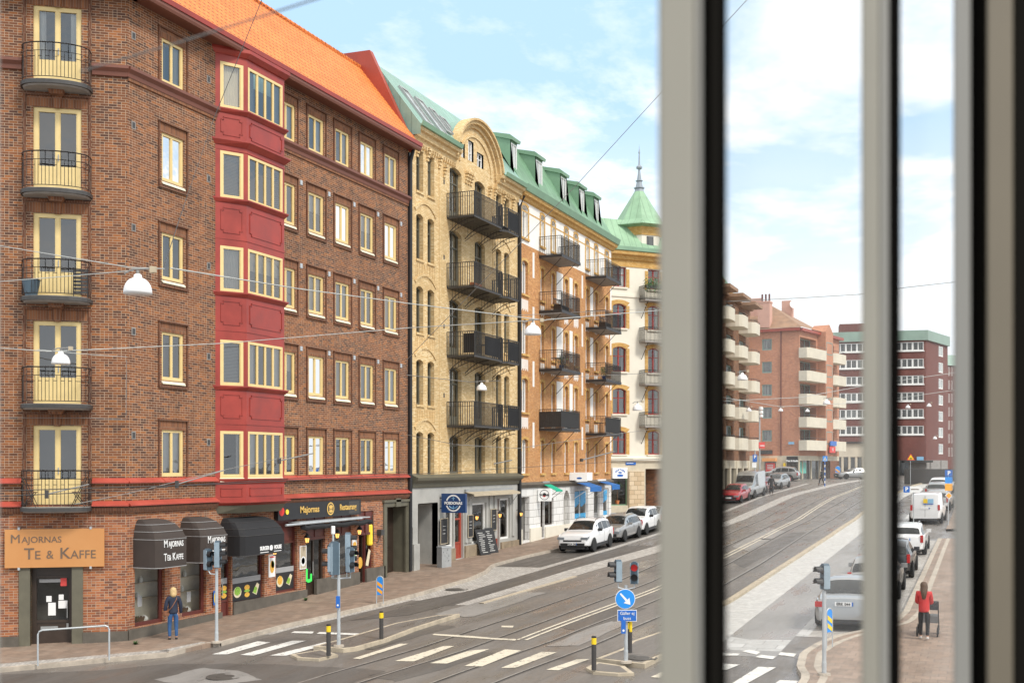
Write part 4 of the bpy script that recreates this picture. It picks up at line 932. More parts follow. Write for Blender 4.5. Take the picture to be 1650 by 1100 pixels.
for (x0, x1) in ((823, 832.5), (863, 873.5), (903, 912), (933, 941), (957, 964)):
    a, b = FU(x0, D + .35), FU(x1, D + .35); wf = -.35
    m_ = MB(); wall(m_, Fr(FA.p(0, wf, 0).xy, (0, 1), (1, 0)), a - .07, b + .07, 22.0, 24.1, [(a, b, 22.4, 23.95)], .1)
    for q in (a - .07, b + .07): m_.face([FA.p(q, wf, 22.0), FA.p(q, wf, 24.3), FA.p(q, -2.2, 24.75), FA.p(q, -1.6, 24.6), FA.p(q, -.1, 22.1)])
    m_.face([FA.p(a, -.9, 22.2), FA.p(b, -.9, 22.2), FA.p(b, -.9, 24.3), FA.p(a, -.9, 24.3)])
    o = m_.build('dormer', 'copper_green', C)
    r_ = MB(); r_.ext(FA, [(wf + .16, 24.05), (wf + .2, 24.22), (wf, 24.38), (-2.4, 24.85), (-2.4, 24.7), (wf, 24.1)], a - .15, b + .15); r_.build('roof', 'copper_green', o)
    fw_ = Fr(FA.p(0, wf, 0).xy, (0, 1), (1, 0)); 
    f = MB(); f.box(fw_, a, a + .07, -.05, .015, 22.4, 23.95); f.box(fw_, b - .07, b, -.05, .015, 22.4, 23.95); f.box(fw_, (a + b) / 2 - .03, (a + b) / 2 + .03, -.05, .01, 22.47, 23.88); f.box(fw_, a + .07, b - .07, -.05, .015, 23.88, 23.95); f.box(fw_, a + .07, b - .07, -.05, .015, 22.4, 22.47)
    f.build('window_frame', 'white_paint', o); f = MB(); f.face([fw_.p(a, -.03, 22.42), fw_.p(b, -.03, 22.42), fw_.p(b, -.03, 23.93), fw_.p(a, -.03, 23.93)]); f.build('pane', 'glass_pale', o)
# ================================================================ corner house with the tower
P0 = at(973, 750, 88); fu = Vector((.677, .736)); FD = Fr(P0.xy, (fu.x, fu.y), (fu.y, -fu.x))
def DU(x):
    d = ray(x, 0); o = FD.o; k = (o.x * FD.w.x + o.y * FD.w.y) / (d.x * FD.w.x + d.y * FD.w.y); p = Vector((d.x * k, d.y * k, 0)) - o; return p.dot(FD.u)
DL = DU(1082)
T = root('tower_house', 'cream plaster corner house with green copper tower roof and spire', 'house', (*FD.p(3, -4, 0).xy, 1.5))
dcol = [(DU(987), DU(1009)), (DU(1044), DU(1064))]; drow = [(6.45, 8.35), (9.65, 11.7), (13.0, 15.0), (16.45, 18.4), (19.7, 21.3)]
w_ = MB(); dh_ = [(a, b, c, d, .2 if j < 4 else 0) for (a, b) in dcol for j, (c, d) in enumerate(drow)]
wall(w_, FD, 0, DL, 6.1, 22.0, dh_, .25); w_.build('wall', 'cream_plaster', T)
Fs = Fr(FD.p(DL, 0, 0).xy, (0, 1), (1, 0)); w_ = MB(); wall(w_, Fs, 0, 22, 2, 22.0); w_.face([FD.p(0, 0, 1), FD.p(-6, -8, 1), FD.p(-6, -8, 22), FD.p(0, 0, 22)]); w_.build('side_wall', 'cream_plaster', T)
for (a, b) in dcol:
    for j, (c, d) in enumerate(drow):
        tm = MB()
        if j < 4: archring(tm, FD, a, b, d, .2, .3, 0, .04)
        tm.box(FD, a - .28, a, 0, .04, c, d - .15); tm.box(FD, b, b + .28, 0, .04, c, d - .15); tm.build('window_surround', 'brick_trim', T)
tm = MB(); tm.box(FD, 0, DL, 0, .05, 21.35, 21.9); tm.build('brick_trim', 'brick_trim', T)
tm = MB()
for (a, b) in dcol:
    for c, d in drow: tm.box(FD, a - .1, b + .1, 0, .12, c - .12, c)
tm.ext(FD, [(0, 5.85), (.2, 5.95), (.25, 6.15), (0, 6.3)], -.1, DL + .1); tm.box(FD, 0, DL, 0, .08, 18.95, 19.15); tm.build('ledge', 'cream_plaster', T)
for (a, b) in dcol:
    for j, (c, d) in enumerate(drow): window(T, FD, a, b, c, d, .16, .07, 1, (c + (d - c) * .62,), 'red_sheet', 'glass', rng.choice([None, 'both', 'full']), None, .2 if j < 4 else 0, .06)
it = MB(); it.face([FD.p(0, -1.2, 1), FD.p(DL, -1.2, 1), FD.p(DL, -1.2, 22), FD.p(0, -1.2, 22)]); it.build('interior_wall', 'interior', T)
for z in (8.7, 12.05, 15.45, 18.75):
    u0, u1 = DU(1030), DL; s_ = MB(); s_.box(FD, u0, u1, 0, .95, z - .12, z); o = s_.build('balcony', 'slab_grey', T)
    railing('railing', o, [FD.p(u0, 0, 0).xy, FD.p(u0, .93, 0).xy, FD.p(u1, .93, 0).xy], z, 1.1, 'iron', .12, .022, mid=.9)
    b_ = MB(); b_.tube([FD.p(u0 + .3, .9, z - .1), FD.p(u0 + .2, 0, z - 1.4)], .025, 5); b_.build('bracket', 'iron', o)
a, b = DU(985), DU(1012); gw = (a, b, 2.4, 5.2)
w_ = MB(); wall(w_, FD, 0, DL, .8, 6.1, [gw, (DU(1040), DL - .2, 1.4, 5.3)], .4); w_.build('shop_wall', 'beige_band', T)
r_ = MB(); r_.box(FD, DU(1013), DU(1037), 0, .12, 2.0, 5.1); r_.build('rusticated_pier', 'rustic_beige', T)
front(T, FD, *gw, 'copper_green', ft=.08, inset=.2)
co = MB(); co.ext(FD, [(0, 21.85), (.2, 21.9), (.3, 22.15), (.55, 22.25), (.6, 22.5), (0, 22.55)], -.2, DL + .2); co.ext(Fs, [(0, 21.85), (.2, 21.9), (.3, 22.15), (.55, 22.25), (.6, 22.5), (0, 22.55)], -.1, 22); co.build('cornice', 'brick_trim', T)
rf = MB(); q = [FD.p(-1, .6, 22.55), FD.p(DL + .3, .6, 22.55), Fs.p(22, .6, 22.55)]; qq = [FD.p(-1, -1.0, 25.3), FD.p(DL - .6, -1.0, 25.3), Fs.p(22, -1.2, 25.3)]
rf.face([q[0], q[1], qq[1], qq[0]]); rf.face([q[1], q[2], qq[2], qq[1]]); rf.face([qq[0], qq[1], qq[2], FD.p(-1, -9, 26)])
rf.build('roof', 'seam_soft', T)
rf = MB(); rf.ext(FD, [(.55, 22.5), (.68, 22.55), (.66, 22.85), (.5, 22.85)], -.3, DL + .4); rf.build('gutter', 'copper_green', T)
tc = at(1030, 750, 91.2).xy
def octo(r, k=8, ph=.0): return [(tc.x + r * math.cos(2 * math.pi * (i + .5) / k + ph), tc.y + r * math.sin(2 * math.pi * (i + .5) / k + ph)) for i in range(k)]
w_ = MB(); w_.prism(octo(1.95), 22.4, 24.1); o = w_.build('tower', 'cream_plaster', T)
w_ = MB(); w_.prism(octo(2.02), 24.0, 24.7, top=octo(2.1)); w_.build('frieze', 'brick_trim', o)
w_ = MB(); oc = octo(1.96)
for i in range(8):
    p, q = Vector(oc[i]), Vector(oc[(i + 1) % 8]); f_ = Fr(p, q - p, ((q - p).y, -(q - p).x)); L_ = (q - p).length; w_.box(f_, L_ * .3, L_ * .7, -.02, .03, 22.7, 23.9)
w_.build('tower_window', 'glass_dark', o)
w_ = MB(); w_.prism(octo(2.1), 24.66, 24.8, top=octo(2.7)); w_.prism(octo(2.7), 24.8, 24.88, top=octo(2.66)); w_.prism(octo(2.66), 24.88, 25.3, top=octo(2.0)); w_.prism(octo(2.0), 25.3, 27.9, top=octo(.38)); w_.build('tower_roof', 'seam_soft', o)
w_ = MB(); w_.prism(octo(.4), 27.85, 28.15, top=octo(.34)); w_.prism(octo(.44), 28.15, 28.22); w_.prism(octo(.3), 28.22, 28.75, top=octo(.2)); w_.prism(octo(.3), 28.75, 28.8); w_.lathe((*tc, 28.8), [(.2, 0), (.09, .8), (.1, .9), (.26, 1.0), (.26, 1.12), (.1, 1.25), (.07, 1.4), (.05, 2.2), (.08, 2.25), (.02, 2.6), (.0, 3.0)], 8); w_.build('spire', 'spire_grey', o)
# ================================================================ house with rounded white balconies
FE = Fr((-22.5, 0), (0, 1), (1, 0)); E0, E1 = 88., 115.5
E = root('balcony_house', 'dark brick block of flats with stacks of rounded white balconies', 'block of flats', (-26, 102, 3))
w_ = MB(); ez = [7.15 + 2.88 * k for k in range(5)]
bays = [(92.6, 95.8), (98.2, 101.4), (104.0, 107.4), (110.0, 113.4)]
eh = [(a + .3, b - .2, z + .02, z + 2.2) for (a, b) in bays for z in ez]
wall(w_, FE, E0, E1, 6.0, 21.4, eh, .3); w_.face([FE.p(E1, 0, 2), FE.p(E1, -10, 2), FE.p(E1, -10, 21.4), FE.p(E1, 0, 21.4)]); w_.face([FE.p(E0, 0, 2), FE.p(E0, -10, 2), FE.p(E0, -10, 21.4), FE.p(E0, 0, 21.4)]); w_.build('wall', 'brick_brown', E)
for (a, b, c, d) in eh: window(E, FE, a, b, c, d, .2, .1, 2, (), 'teal_frame', 'glass_grey', None, None, 0, .08, name='balcony_door')
for (a, b) in bays:
    for z in ez:
        q = [(a, 0), (a, .9), (a + .12, 1.25), (a + .4, 1.5), (a + .8, 1.6), (b - .8, 1.6), (b - .4, 1.5), (b - .12, 1.25), (b, .9), (b, 0)]
        s_ = MB(); s_.prism([FE.p(u, w, 0).xy for u, w in q], z - .12, z + .98); o = s_.build('balcony', 'concrete', E)
        r_ = MB(); r_.tube([FE.p(u, w - .04, z + 1.16) for u, w in q], .025, 4); 
        for u, w in q: r_.tube([FE.p(u, w - .04, z + .95), FE.p(u, w - .04, z + 1.16)], .02, 4)
        r_.build('handrail', 'iron_grey', o)
    s_ = MB(); s_.prism([FE.p(a - .2, -.2, 0).xy, FE.p(a - .2, 1.7, 0).xy, FE.p(b + .2, 1.7, 0).xy, FE.p(b + .2, -.2, 0).xy], 21.3, 21.6); s_.build('canopy', 'tile_brown', E)
rf = MB(); rf.ext(FE, [(.4, 21.45), (.4, 21.6), (-4, 23.4), (-10, 23.4), (-10, 21.4)], E0 - .2, E1 + .2); rf.build('roof', 'tile_brown', E)
w_ = MB(); 
for k in range(9): w_.box(FE, 90.5 + 3 * k, 91.1 + 3 * k, -.2, .1, 1.5, 6.0)
w_.box(FE, E0, E1, -.2, .05, 5.3, 6.05); w_.build('arcade', 'beige_band', E); w_ = MB(); w_.box(FE, E0, E1, -.6, -.5, 1.5, 5.6); w_.build('shop_glass', 'glass_dark', E)
# ================================================================ orange brick block at the junction
P1, P2, P3 = at(1206, 750, 141).xy, at(1288, 750, 138).xy, at(1352, 750, 149).xy
G1 = Fr(P1, P2 - P1, ((P2 - P1).y, -(P2 - P1).x)); L1_ = (P2 - P1).length; G2 = Fr(P2, P3 - P2, ((P3 - P2).y, -(P3 - P2).x)); L2_ = (P3 - P2).length
F_ = root('apartment_block', 'orange brick block of flats with hipped tile roof, chimney and satellite dish', 'block of flats', (*((P1 + P3) / 2), 4))
def gu(fr, x):
    d = ray(x, 0); k = (fr.o.x * fr.w.x + fr.o.y * fr.w.y) / (d.x * fr.w.x + d.y * fr.w.y); return (Vector((d.x * k, d.y * k, 0)) - fr.o).dot(fr.u)
fz = [8.6 + 2.85 * k for k in range(5)]
w_ = MB(); h1 = [(gu(G1, 1228), gu(G1, 1243.5), z, z + 1.4) for z in fz]; wall(w_, G1, 0, L1_, 6.8, 22.3, h1, .2)
h2 = [(gu(G2, 1289), gu(G2, 1315), z - .8, z + 1.5) for z in fz] + [(gu(G2, 1332), gu(G2, 1344), z - .6, z + 1.3) for z in fz]
wall(w_, G2, 0, L2_, 6.8, 22.3, h2, .9); w_.face([(*P3, 3), (P3.x - 6, P3.y + 12, 3), (P3.x - 6, P3.y + 12, 22.3), (*P3, 22.3)])
a, b = gu(G2, 1317), gu(G2, 1329); w_.box(G2, a, b, 0, 1.1, 6.8, 22.6)
w_.extw(G2, [(a, 22.6), (b, 22.6), ((a + b) / 2, 23.6)], -1, 1.1)
w_.build('wall', 'brick_orange', F_)
for (a_, b_, c, d) in h1: window(F_, G1, a_, b_, c, d, .05, .1, 0, (), 'teal_frame', 'glass_grey', None, None)
for (a_, b_, c, d) in h2: window(F_, G2, a_, b_, c, d, .8, .1, 2, (), 'teal_frame', 'glass_dark', None, None, name='balcony_door')
for z in fz: window(F_, Fr(G2.p(0, 1.1, 0).xy, G2.u.xy, G2.w.xy), a + .25, b - .25, z - .3, z + 1.3, -.02, .1, 0, (), 'teal_frame', 'glass_grey')
for z in [k - 1.15 for k in fz]:
    for (p, q, pr) in ((gu(G2, 1287), gu(G2, 1316), 1.3), (gu(G2, 1330), gu(G2, 1348), 1.3)):
        s_ = MB(); s_.prism([G2.p(p, 0, 0).xy, G2.p(p, pr * .8, 0).xy, G2.p(p + .5, pr, 0).xy, G2.p(q, pr, 0).xy, G2.p(q, 0, 0).xy], z, z + 1.25); o = s_.build('balcony', 'concrete', F_)
        r_ = MB(); r_.tube([G2.p(p, 0, z + 1.5), G2.p(p, pr * .8, z + 1.5), G2.p(p + .5, pr, z + 1.5), G2.p(q, pr, z + 1.5)], .03, 4); r_.build('handrail', 'iron_grey', o)
w_ = MB(); w_.box(G1, gu(G1, 1258), gu(G1, 1259.2), 0, .12, 6.8, 22.3); w_.build('downpipe', 'brown_wood', F_)
w_ = MB(); w_.box(G1, -.3, L1_ + .2, -.3, .5, 22.25, 22.6); w_.box(G2, -.2, L2_ + .4, -.3, .5, 22.2, 22.55); w_.build('eave', 'verge_red', F_)
rf = MB(); ap = at(1243, 750, 143.5).xy; e0, e1, e2 = G1.p(-3, .55, 22.6), G1.p(L1_ + .5, .55, 22.6), G2.p(L2_ + .4, .55, 22.6)
r0 = Vector((*at(1195, 750, 146).xy, 26.0)); r1 = Vector((*ap, 26.1)); r2 = Vector((*at(1320, 750, 156).xy, 24.4))
rf.face([e0, e1, r1, r0]); rf.face([e1, e2, r2, r1]); rf.build('roof', 'tile_brown', F_)
ch = MB(); c0 = at(1234, 750, 140.5).xy; fc = Fr(c0, G1.u.xy, G1.w.xy); ch.box(fc, -.75, .75, -.3, 1.0, 22.8, 26.0); ch.box(fc, -.8, .8, -.35, 1.05, 25.9, 26.1); o = ch.build('chimney', 'pink_plaster', F_)
ch = MB(); 
for k in (-.45, 0, .45): ch.lathe(fc.p(k, 0, 26), [(.12, 0), (.12, 1.1)], 8)
ch.build('flue', 'brown_wood', o)
ch = MB(); c0 = at(1218, 750, 143).xy; ch.box(Fr(c0, G1.u.xy, G1.w.xy), -.6, .8, -.4, .4, 24.5, 26.9); ch.build('chimney', 'pink_plaster', F_)
ch = MB(); c0 = at(1268, 750, 147).xy; fc = Fr(c0, G1.u.xy, G1.w.xy); ch.box(fc, -.6, .8, -.4, .4, 23.5, 27.2); ch.build('chimney', 'pink_plaster', F_)
ch = MB(); ch.lathe(fc.p(1.1, .5, 26.6), [(.0, 0), (.35, .05), (.62, .18)], 14, axis=(.3, -1, .25)); ch.build('satellite_dish', 'sign_white', F_)
w_ = MB(); w_.box(G1, 0, L1_, -.3, 0, 3.6, 6.8); 
w_.box(G2, 0, L2_, -.3, -.0, 6.2, 6.8); w_.build('shop_wall', 'beige_band', F_)
w_ = MB(); w_.box(G2, 0, L2_, -1.3, -1.2, 3.6, 6.4); w_.box(G1, gu(G1, 1268), gu(G1, 1286), -.2, .02, 3.9, 6.4); w_.box(G1, gu(G1, 1232), gu(G1, 1250), -.2, .02, 3.9, 6.0); w_.build('shop_glass', 'glass_dark', F_)
w_ = MB(); w_.box(G1, gu(G1, 1231), gu(G1, 1252), 0, .9, 6.1, 6.5); w_.build('shop_canopy', 'orange_sheet', F_)
w_ = MB()
for x in (1292, 1304, 1318, 1332): w_.box(G2, gu(G2, x), gu(G2, x) + .25, -1.1, -.9, 3.6, 6.3)
w_.build('pier', 'beige_band', F_)
# ================================================================ dark red block with white window bands
P1, P2, P3 = at(1322, 750, 195).xy, at(1492, 750, 191).xy, at(1527, 750, 201).xy
H1 = Fr(P1, P2 - P1, ((P2 - P1).y, -(P2 - P1).x)); K1 = (P2 - P1).length; H2 = Fr(P2, P3 - P2, ((P3 - P2).y, -(P3 - P2).x)); K2 = (P3 - P2).length
Gb = root('apartment_block', 'dark red brick block with white window bands and green roof edge', 'block of flats', (*((P1 + P3) / 2), 4))
gz_ = [10.9 + 2.87 * k for k in range(6)]
w_ = MB(); wall(w_, H1, 0, K1, 6.5, 27.2, [(gu(H1, 1345), gu(H1, 1488.5), z - .0, z + 1.5) for z in gz_], .15)
wall(w_, H2, 0, K2, 6.5, 27.2, [(gu(H2, 1512.5), gu(H2, 1520), z - .4, z + 1.4) for z in [gz_[0] - 2.9] + gz_], .15); w_.build('wall', 'brick_maroon', Gb)
for z in gz_:
    o = None; s = 1345
    while s < 1486:
        a_, b_ = gu(H1, s), gu(H1, min(1488.5, s + 17.9)); window(Gb, H1, a_, b_, z, z + 1.5, .05, .12, 1, (), 'white_paint', rng.choice(['glass_grey', 'glass_dark', 'glass_dark']), None, None, 0, .1); s += 17.94
    window(Gb, H2, gu(H2, 1512.5), gu(H2, 1520), z - .4, z + 1.4, .05, .18, 1, (), 'white_paint', 'glass_pale', None, None, 0, .1)
window(Gb, H2, gu(H2, 1512.5), gu(H2, 1520), gz_[0] - 3.3, gz_[0] - 1.5, .05, .18, 1, (), 'white_paint', 'glass_pale', None, None, 0, .1)
w_ = MB(); 
for z in gz_: w_.box(H1, gu(H1, 1344), gu(H1, 1489.5), 0, .15, z - .18, z)
w_.build('sill_band', 'white_paint', Gb)
w_ = MB(); w_.box(H1, -.3, K1 + .3, -.3, .35, 27.0, 28.7); w_.box(H2, 0, K2 + .2, -.3, .35, 27.0, 28.7); w_.build('roof_edge', 'copper_soft', Gb)
w_ = MB(); w_.box(H1, gu(H1, 1354), gu(H1, 1420), -6, -2, 28.6, 30.4); w_.build('penthouse', 'brick_maroon', Gb)
w_ = MB(); w_.box(H1, 0, K1 - 2, -.4, 0, 3.5, 6.5); w_.build('shop_glass', 'glass_dark', Gb)
w_ = MB(); 
for k in range(12): w_.box(H1, 1 + k * 1.7, 1.25 + k * 1.7, -.1, .05, 3.5, 6.5)
w_.box(H1, K1 - 2.5, K1, -.1, .02, 3.5, 6.5); w_.box(H2, 0, K2, -.1, .02, 3.5, 6.5); w_.build('pier', 'slab_grey', Gb)
w_ = MB(); w_.box(H1, gu(H1, 1455), gu(H1, 1500), 0, 2.6, 6.1, 6.45); w_.build('canopy', 'iron_grey', Gb)
# low annex in front of it
An = root('shop_annex', 'low pale grey shop building with a row of tall windows at the junction', 'shop', (*at(1372, 750, 172).xy, 3.9))
p, q = at(1343, 750, 170).xy, at(1425, 750, 168).xy; H3 = Fr(p, q - p, ((q - p).y, -(q - p).x)); K3 = (q - p).length
w_ = MB(); wall(w_, H3, 0, K3, 3.5, 9.0, [(a_ * 1.0 + .4, a_ * 1.0 + 1.2, 4.2, 6.9) for a_ in range(0, int(K3) - 1)], .2); w_.build('wall', 'concrete', An)
for a_ in range(0, int(K3) - 1): window(An, H3, a_ + .4, a_ + 1.2, 4.2, 6.9, .1, .06, 0, (), 'concrete', 'glass_dark')
w_ = MB(); w_.box(H3, -.2, K3, -6, .3, 8.9, 9.2); w_.build('roof', 'iron_grey', An)
# last house in the distance
Hb = root('apartment_block', 'distant dark brick house with pale green roof behind the red block', 'block of flats', (*at(1535, 750, 238).xy, 4))
p, q = at(1515, 750, 232).xy, at(1580, 750, 236).xy; H4 = Fr(p, q - p, ((q - p).y, -(q - p).x)); K4 = (q - p).length
w_ = MB(); w_.box(H4, 0, K4, -8, 0, 3.5, 26.5); w_.build('wall', 'brick_maroon', Hb); w_ = MB(); w_.ext(H4, [(.4, 26.4), (-3, 29), (-8, 29), (-8, 26.4)], -.3, K4 + .3); w_.build('roof', 'copper_soft', Hb)
for k in range(7): 
    for x in (1528, 1532.5): 
        a_ = gu(H4, x); window(Hb, H4, a_, a_ + .35, 7.5 + 2.8 * k, 9.3 + 2.8 * k, -.02, .05, 0, (), 'white_paint', 'glass_pale')
# ================================================================ GROUND
def lin(tab):
    def f(t):
        if t <= tab[0][0]: return tab[0][1]
        for (a, x), (b, y) in zip(tab, tab[1:]):
            if t <= b: return x + (y - x) * smooth(0, 1, (t - a) / (b - a)) * .35 + (y - x) * (t - a) / (b - a) * .65
        return tab[-1][1]
    return f
def shift(f, d): return lambda t: f(t) + d
def surf(name, mat, kind='structure', label=None, cat=None):
    o = None
    return o
def ribbon(m, fl, fr_, t0, t1, off, step=1., skirt=False):
    n = max(1, int((t1 - t0) / step)); pr = None
    for i in range(n + 1):
        t = t0 + (t1 - t0) * i / n; a, b = fl(t), fr_(t)
        k = max(1, int(abs(a - b) / 2.)); row = [Vector((-(a + (b - a) * j / k), t, g(-(a + (b - a) * j / k), t) + off + (.006 if t > 68 else 0))) for j in range(k + 1)]
        if pr:
            if len(pr) != len(row): q = min(len(pr), len(row)); pr_, row_ = [pr[round(j * (len(pr) - 1) / (q - 1))] for j in range(q)], [row[round(j * (len(row) - 1) / (q - 1))] for j in range(q)]
            else: pr_, row_ = pr, row
            for j in range(len(row_) - 1): m.face([pr_[j], pr_[j + 1], row_[j + 1], row_[j]])
            if skirt:
                dz = Vector((0, 0, -off - .05))
                for e in (0, -1): m.face([pr[e], row[e], row[e] + dz, pr[e] + dz])
        pr = row
    if skirt:
        dz = Vector((0, 0, -off - .05))
        m.face([pr[0], pr[-1], pr[-1] + dz, pr[0] + dz])
def poly(m, pts, off, skirt=False):
    """pts: world xy, kept on the planar near part of the street"""
    P = [Vector((p[0], p[1], g(p[0], p[1]) + off)) for p in pts]; m.face(P)
    if skirt:
        dz = Vector((0, 0, -off - .05))
        for i in range(len(P)): a, b = P[i], P[(i + 1) % len(P)]; m.face([a, b, b + dz, a + dz])
def hp(L, off=0.): return [hit(x, y, off).xy for x, y in L]
def struct(m, name, mat): return tag(m.build(name, mat), kind='structure')
def frange(a, b, s):
    while a < b - 1e-6: yield a; a += s
    yield b
gm = MB(); xs = list(frange(-260, -60, 20)) + list(frange(-58, 14, 2)) + list(frange(20, 260, 20)); ys = list(frange(-30, 20, 5)) + list(frange(22, 140, 2)) + list(frange(150, 620, 30))
idx = {}
for j, y in enumerate(ys):
    for i, x in enumerate(xs): idx[i, j] = len(gm.v); gm.v.append(Vector((x, y, g(x, y))))
for j in range(len(ys) - 1):
    for i in range(len(xs) - 1): gm.f.append((idx[i, j], idx[i + 1, j], idx[i + 1, j + 1], idx[i, j + 1])); gm.m.append(0)
struct(gm, 'road', 'asphalt')
r2 = lin([(10, 16.9), (24, 14.55), (29.5, 13.78), (36.6, 13.3), (45, 12.8), (60, 12.95), (87, 13.3), (105, 13.0), (121, 12.2), (150, 8.), (190, -4), (230, -22)])
r3f = lin([(10, 14.9), (24.8, 12.7), (31.8, 11.82), (40, 11.14), (52, 11.08), (68, 11.35), (82, 11.34), (108, 10.94), (121, 10.2), (150, 6.), (190, -6), (230, -24)])
curbL = lin([(27.9, 21.5), (31.2, 21.44), (33.5, 21.07), (36.6, 20.73), (38.9, 20.6), (44, 20.63), (46.1, 20.93), (49.4, 21.85), (53, 21.8), (56.6, 21.5), (75, 21.4), (90, 20.7), (120, 20.4), (132, 21)])
wideU = lin([(37, 18.1), (48, 17.74), (60, 16.85), (80, 16.9), (105, 16.6), (121, 15.6), (150, 11.5), (190, -1)])
wideL = lin([(37, 17.35), (47, 16.6), (57, 15.75), (80, 15.9), (105, 15.6), (121, 14.6), (150, 10.5), (190, -2)])
# tram lane: slightly different surface, worn strips beside the rails
m = MB(); ribbon(m, shift(r2, 2.6), shift(r3f, -2.4), 20, 226, .004, 1.); struct(m, 'tram_lane', 'asphalt')
m = MB()
for f in (shift(r2, 1.46), r2, r3f, shift(r3f, -1.46)): ribbon(m, shift(f, .06), shift(f, -.12), 20, 226, .007, 1.)
struct(m, 'rail_bedding', 'asphalt_dark')
m = MB(); m2 = MB()
for f in (shift(r2, 1.46), r2, r3f, shift(r3f, -1.46)): ribbon(m, shift(f, .05), shift(f, -.01), 20, 226, .012, 1.); ribbon(m2, shift(f, -.01), shift(f, -.07), 20, 226, .010, 1.)
struct(m, 'tram_rail', 'rail_steel'); struct(m2, 'rail_groove', 'rail_slot')
# left pavement with its corner
m = MB(); ribbon(m, lambda t: 26., shift(curbL, .15), 27.9, 133, .12, 1., True)
cl = hp([(0, 1083), (173, 1067), (272, 1058), (332, 1042), (354, 1041)])
d0 = (cl[0] - cl[1]).normalized(); far = cl[0] + d0 * 9
ins = [far + Vector((-.1, .12))] + [p + Vector((-.10, .12)) for p in cl]
poly(m, [far + Vector((-14, 12)), far] + ins[1:4] + [Vector((-21.65, 27.9)), Vector((-26, 27.9)), Vector((-40, 27.9))], .12, True)
struct(m, 'pavement', 'sidewalk')
m = MB(); ribbon(m, shift(curbL, .16), curbL, 27.9, 133, .128, .8, True)
def strip(m, pts, w, off, side=1):
    for a, b in zip(pts, pts[1:]):
        d = (b - a).normalized(); nn = Vector((-d.y, d.x)) * w * side; poly(m, [a, b, b + nn, a + nn], off, True)
strip(m, [far] + list(cl), .16, .128); struct(m, 'kerb', 'kerb')
m = MB(); strip(m, [far + Vector((-.1, .14))] + [p + Vector((-.1, .14)) for p in cl[:4]], .5, .126); struct(m, 'kerb_setts', 'setts_light')
# light setts
edge1 = lin([(38, 20.0), (41, 19.26), (48.5, 19.04), (58, 18.7), (75, 18.6), (100, 18.2), (125, 17.8)])
m = MB(); ribbon(m, shift(curbL, -.01), edge1, 38, 49.2, .006, .8); ribbon(m, shift(edge1, .42), edge1, 49.2, 125, .006, 1.); ribbon(m, shift(curbL, -.01), shift(curbL, -.3), 30, 38, .006, .8)
struct(m, 'setts_strip', 'setts_light')
m = MB(); ribbon(m, wideU, wideL, 37.2, 180, .008, 1.); struct(m, 'divider_strip', 'setts_light')
m = MB(); ribbon(m, wideL, shift(wideL, -.2), 37.6, 46, .04, 1., True); struct(m, 'divider_kerb', 'kerb_tan')
m = MB(); ribbon(m, shift(curbL, -.01), shift(edge1, .42), 49.2, 110, .004, 1.); struct(m, 'parking_bay', 'asphalt_dark')
m = MB(); ribbon(m, lambda t: edge1(t), lambda t: wideU(t), 37, 60, .003, 1.); struct(m, 'side_lane', 'asphalt_dark')
# traffic islands
def shrink(pts, d):
    n_ = len(pts); out = []
    ar = sum(pts[i].x * pts[(i + 1) % n_].y - pts[(i + 1) % n_].x * pts[i].y for i in range(n_)); sg = 1 if ar > 0 else -1
    for i in range(n_):
        p, q, r = pts[i - 1], pts[i], pts[(i + 1) % n_]; a = (q - p).normalized(); b = (r - q).normalized(); nn = (Vector((-a.y, a.x)) + Vector((-b.y, b.x))) * sg
        out.append(q + nn.normalized() * min(d / max(.35, nn.length / 2), d * 2))
    return out
isl = [hp([(468, 1057.5), (479, 1063), (514, 1065), (545, 1058), (520, 1049)]), hp([(505, 1047), (553, 1051), (575, 1048.5), (623, 1035), (669, 1017), (741, 993.5), (702, 996.5), (636, 1009), (549, 1035)]),
       hp([(944, 1079), (956, 1086), (995.5, 1089), (1022, 1088), (1006, 1076), (962, 1069.5)]), hp([(959.5, 1067.5), (1003, 1051), (1017, 1039), (1062, 1023.6), (1125, 1003), (1150, 1030), (1063, 1064), (1039, 1076.5)])]
mk = MB(); ma = MB()
for k, pts in enumerate(isl):
    o_ = (.07, .12, .07, .12)[k]; poly(mk, pts, o_, True); poly(ma, shrink(pts, .13), o_ + .004)
struct(mk, 'island_kerb', 'kerb_tan'); struct(ma, 'traffic_island', 'asphalt')
# right: kerb, bright setts, lane, parking, pavement
kR = lin([(31, 9.3), (33, 9.0), (40, 8.56), (68, 8.4), (84, 8.42), (100, 8.), (121, 7.), (150, 3.), (190, -9)]); cR = lin([(31, 7.0), (67, 6.8), (84, 6.8), (100, 6.5), (121, 5.6), (150, 1.6), (190, -10.5)])
m = MB(); ribbon(m, kR, shift(kR, -.22), 31.5, 160, .10, 1., True); struct(m, 'tram_kerb', 'kerb_tan')
m = MB(); ribbon(m, shift(kR, -.2), cR, 31.5, 160, .006, 1.); struct(m, 'bright_setts', 'setts_bright')
m = MB(); ribbon(m, cR, lambda t: 5.15, 30, 84, .004, 1.); struct(m, 'right_lane', 'asphalt_light')
m = MB(); ribbon(m, lambda t: 5.15, lambda t: 4.8, 33.3, 84, .007, 1.); struct(m, 'edge_slabs', 'slabs')
curbR = lin([(5, 4.0), (27.2, 4.05), (28.6, 4.4), (30.2, 4.55), (31.6, 4.37), (33, 4.0), (34.1, 3.4), (36, 2.65), (38, 2.47), (57.5, 2.43), (64, 2.4)])
m = MB(); ribbon(m, lambda t: 4.8, shift(curbR, 0), 33.3, 64, .005, .7); struct(m, 'parking_setts', 'setts_light')
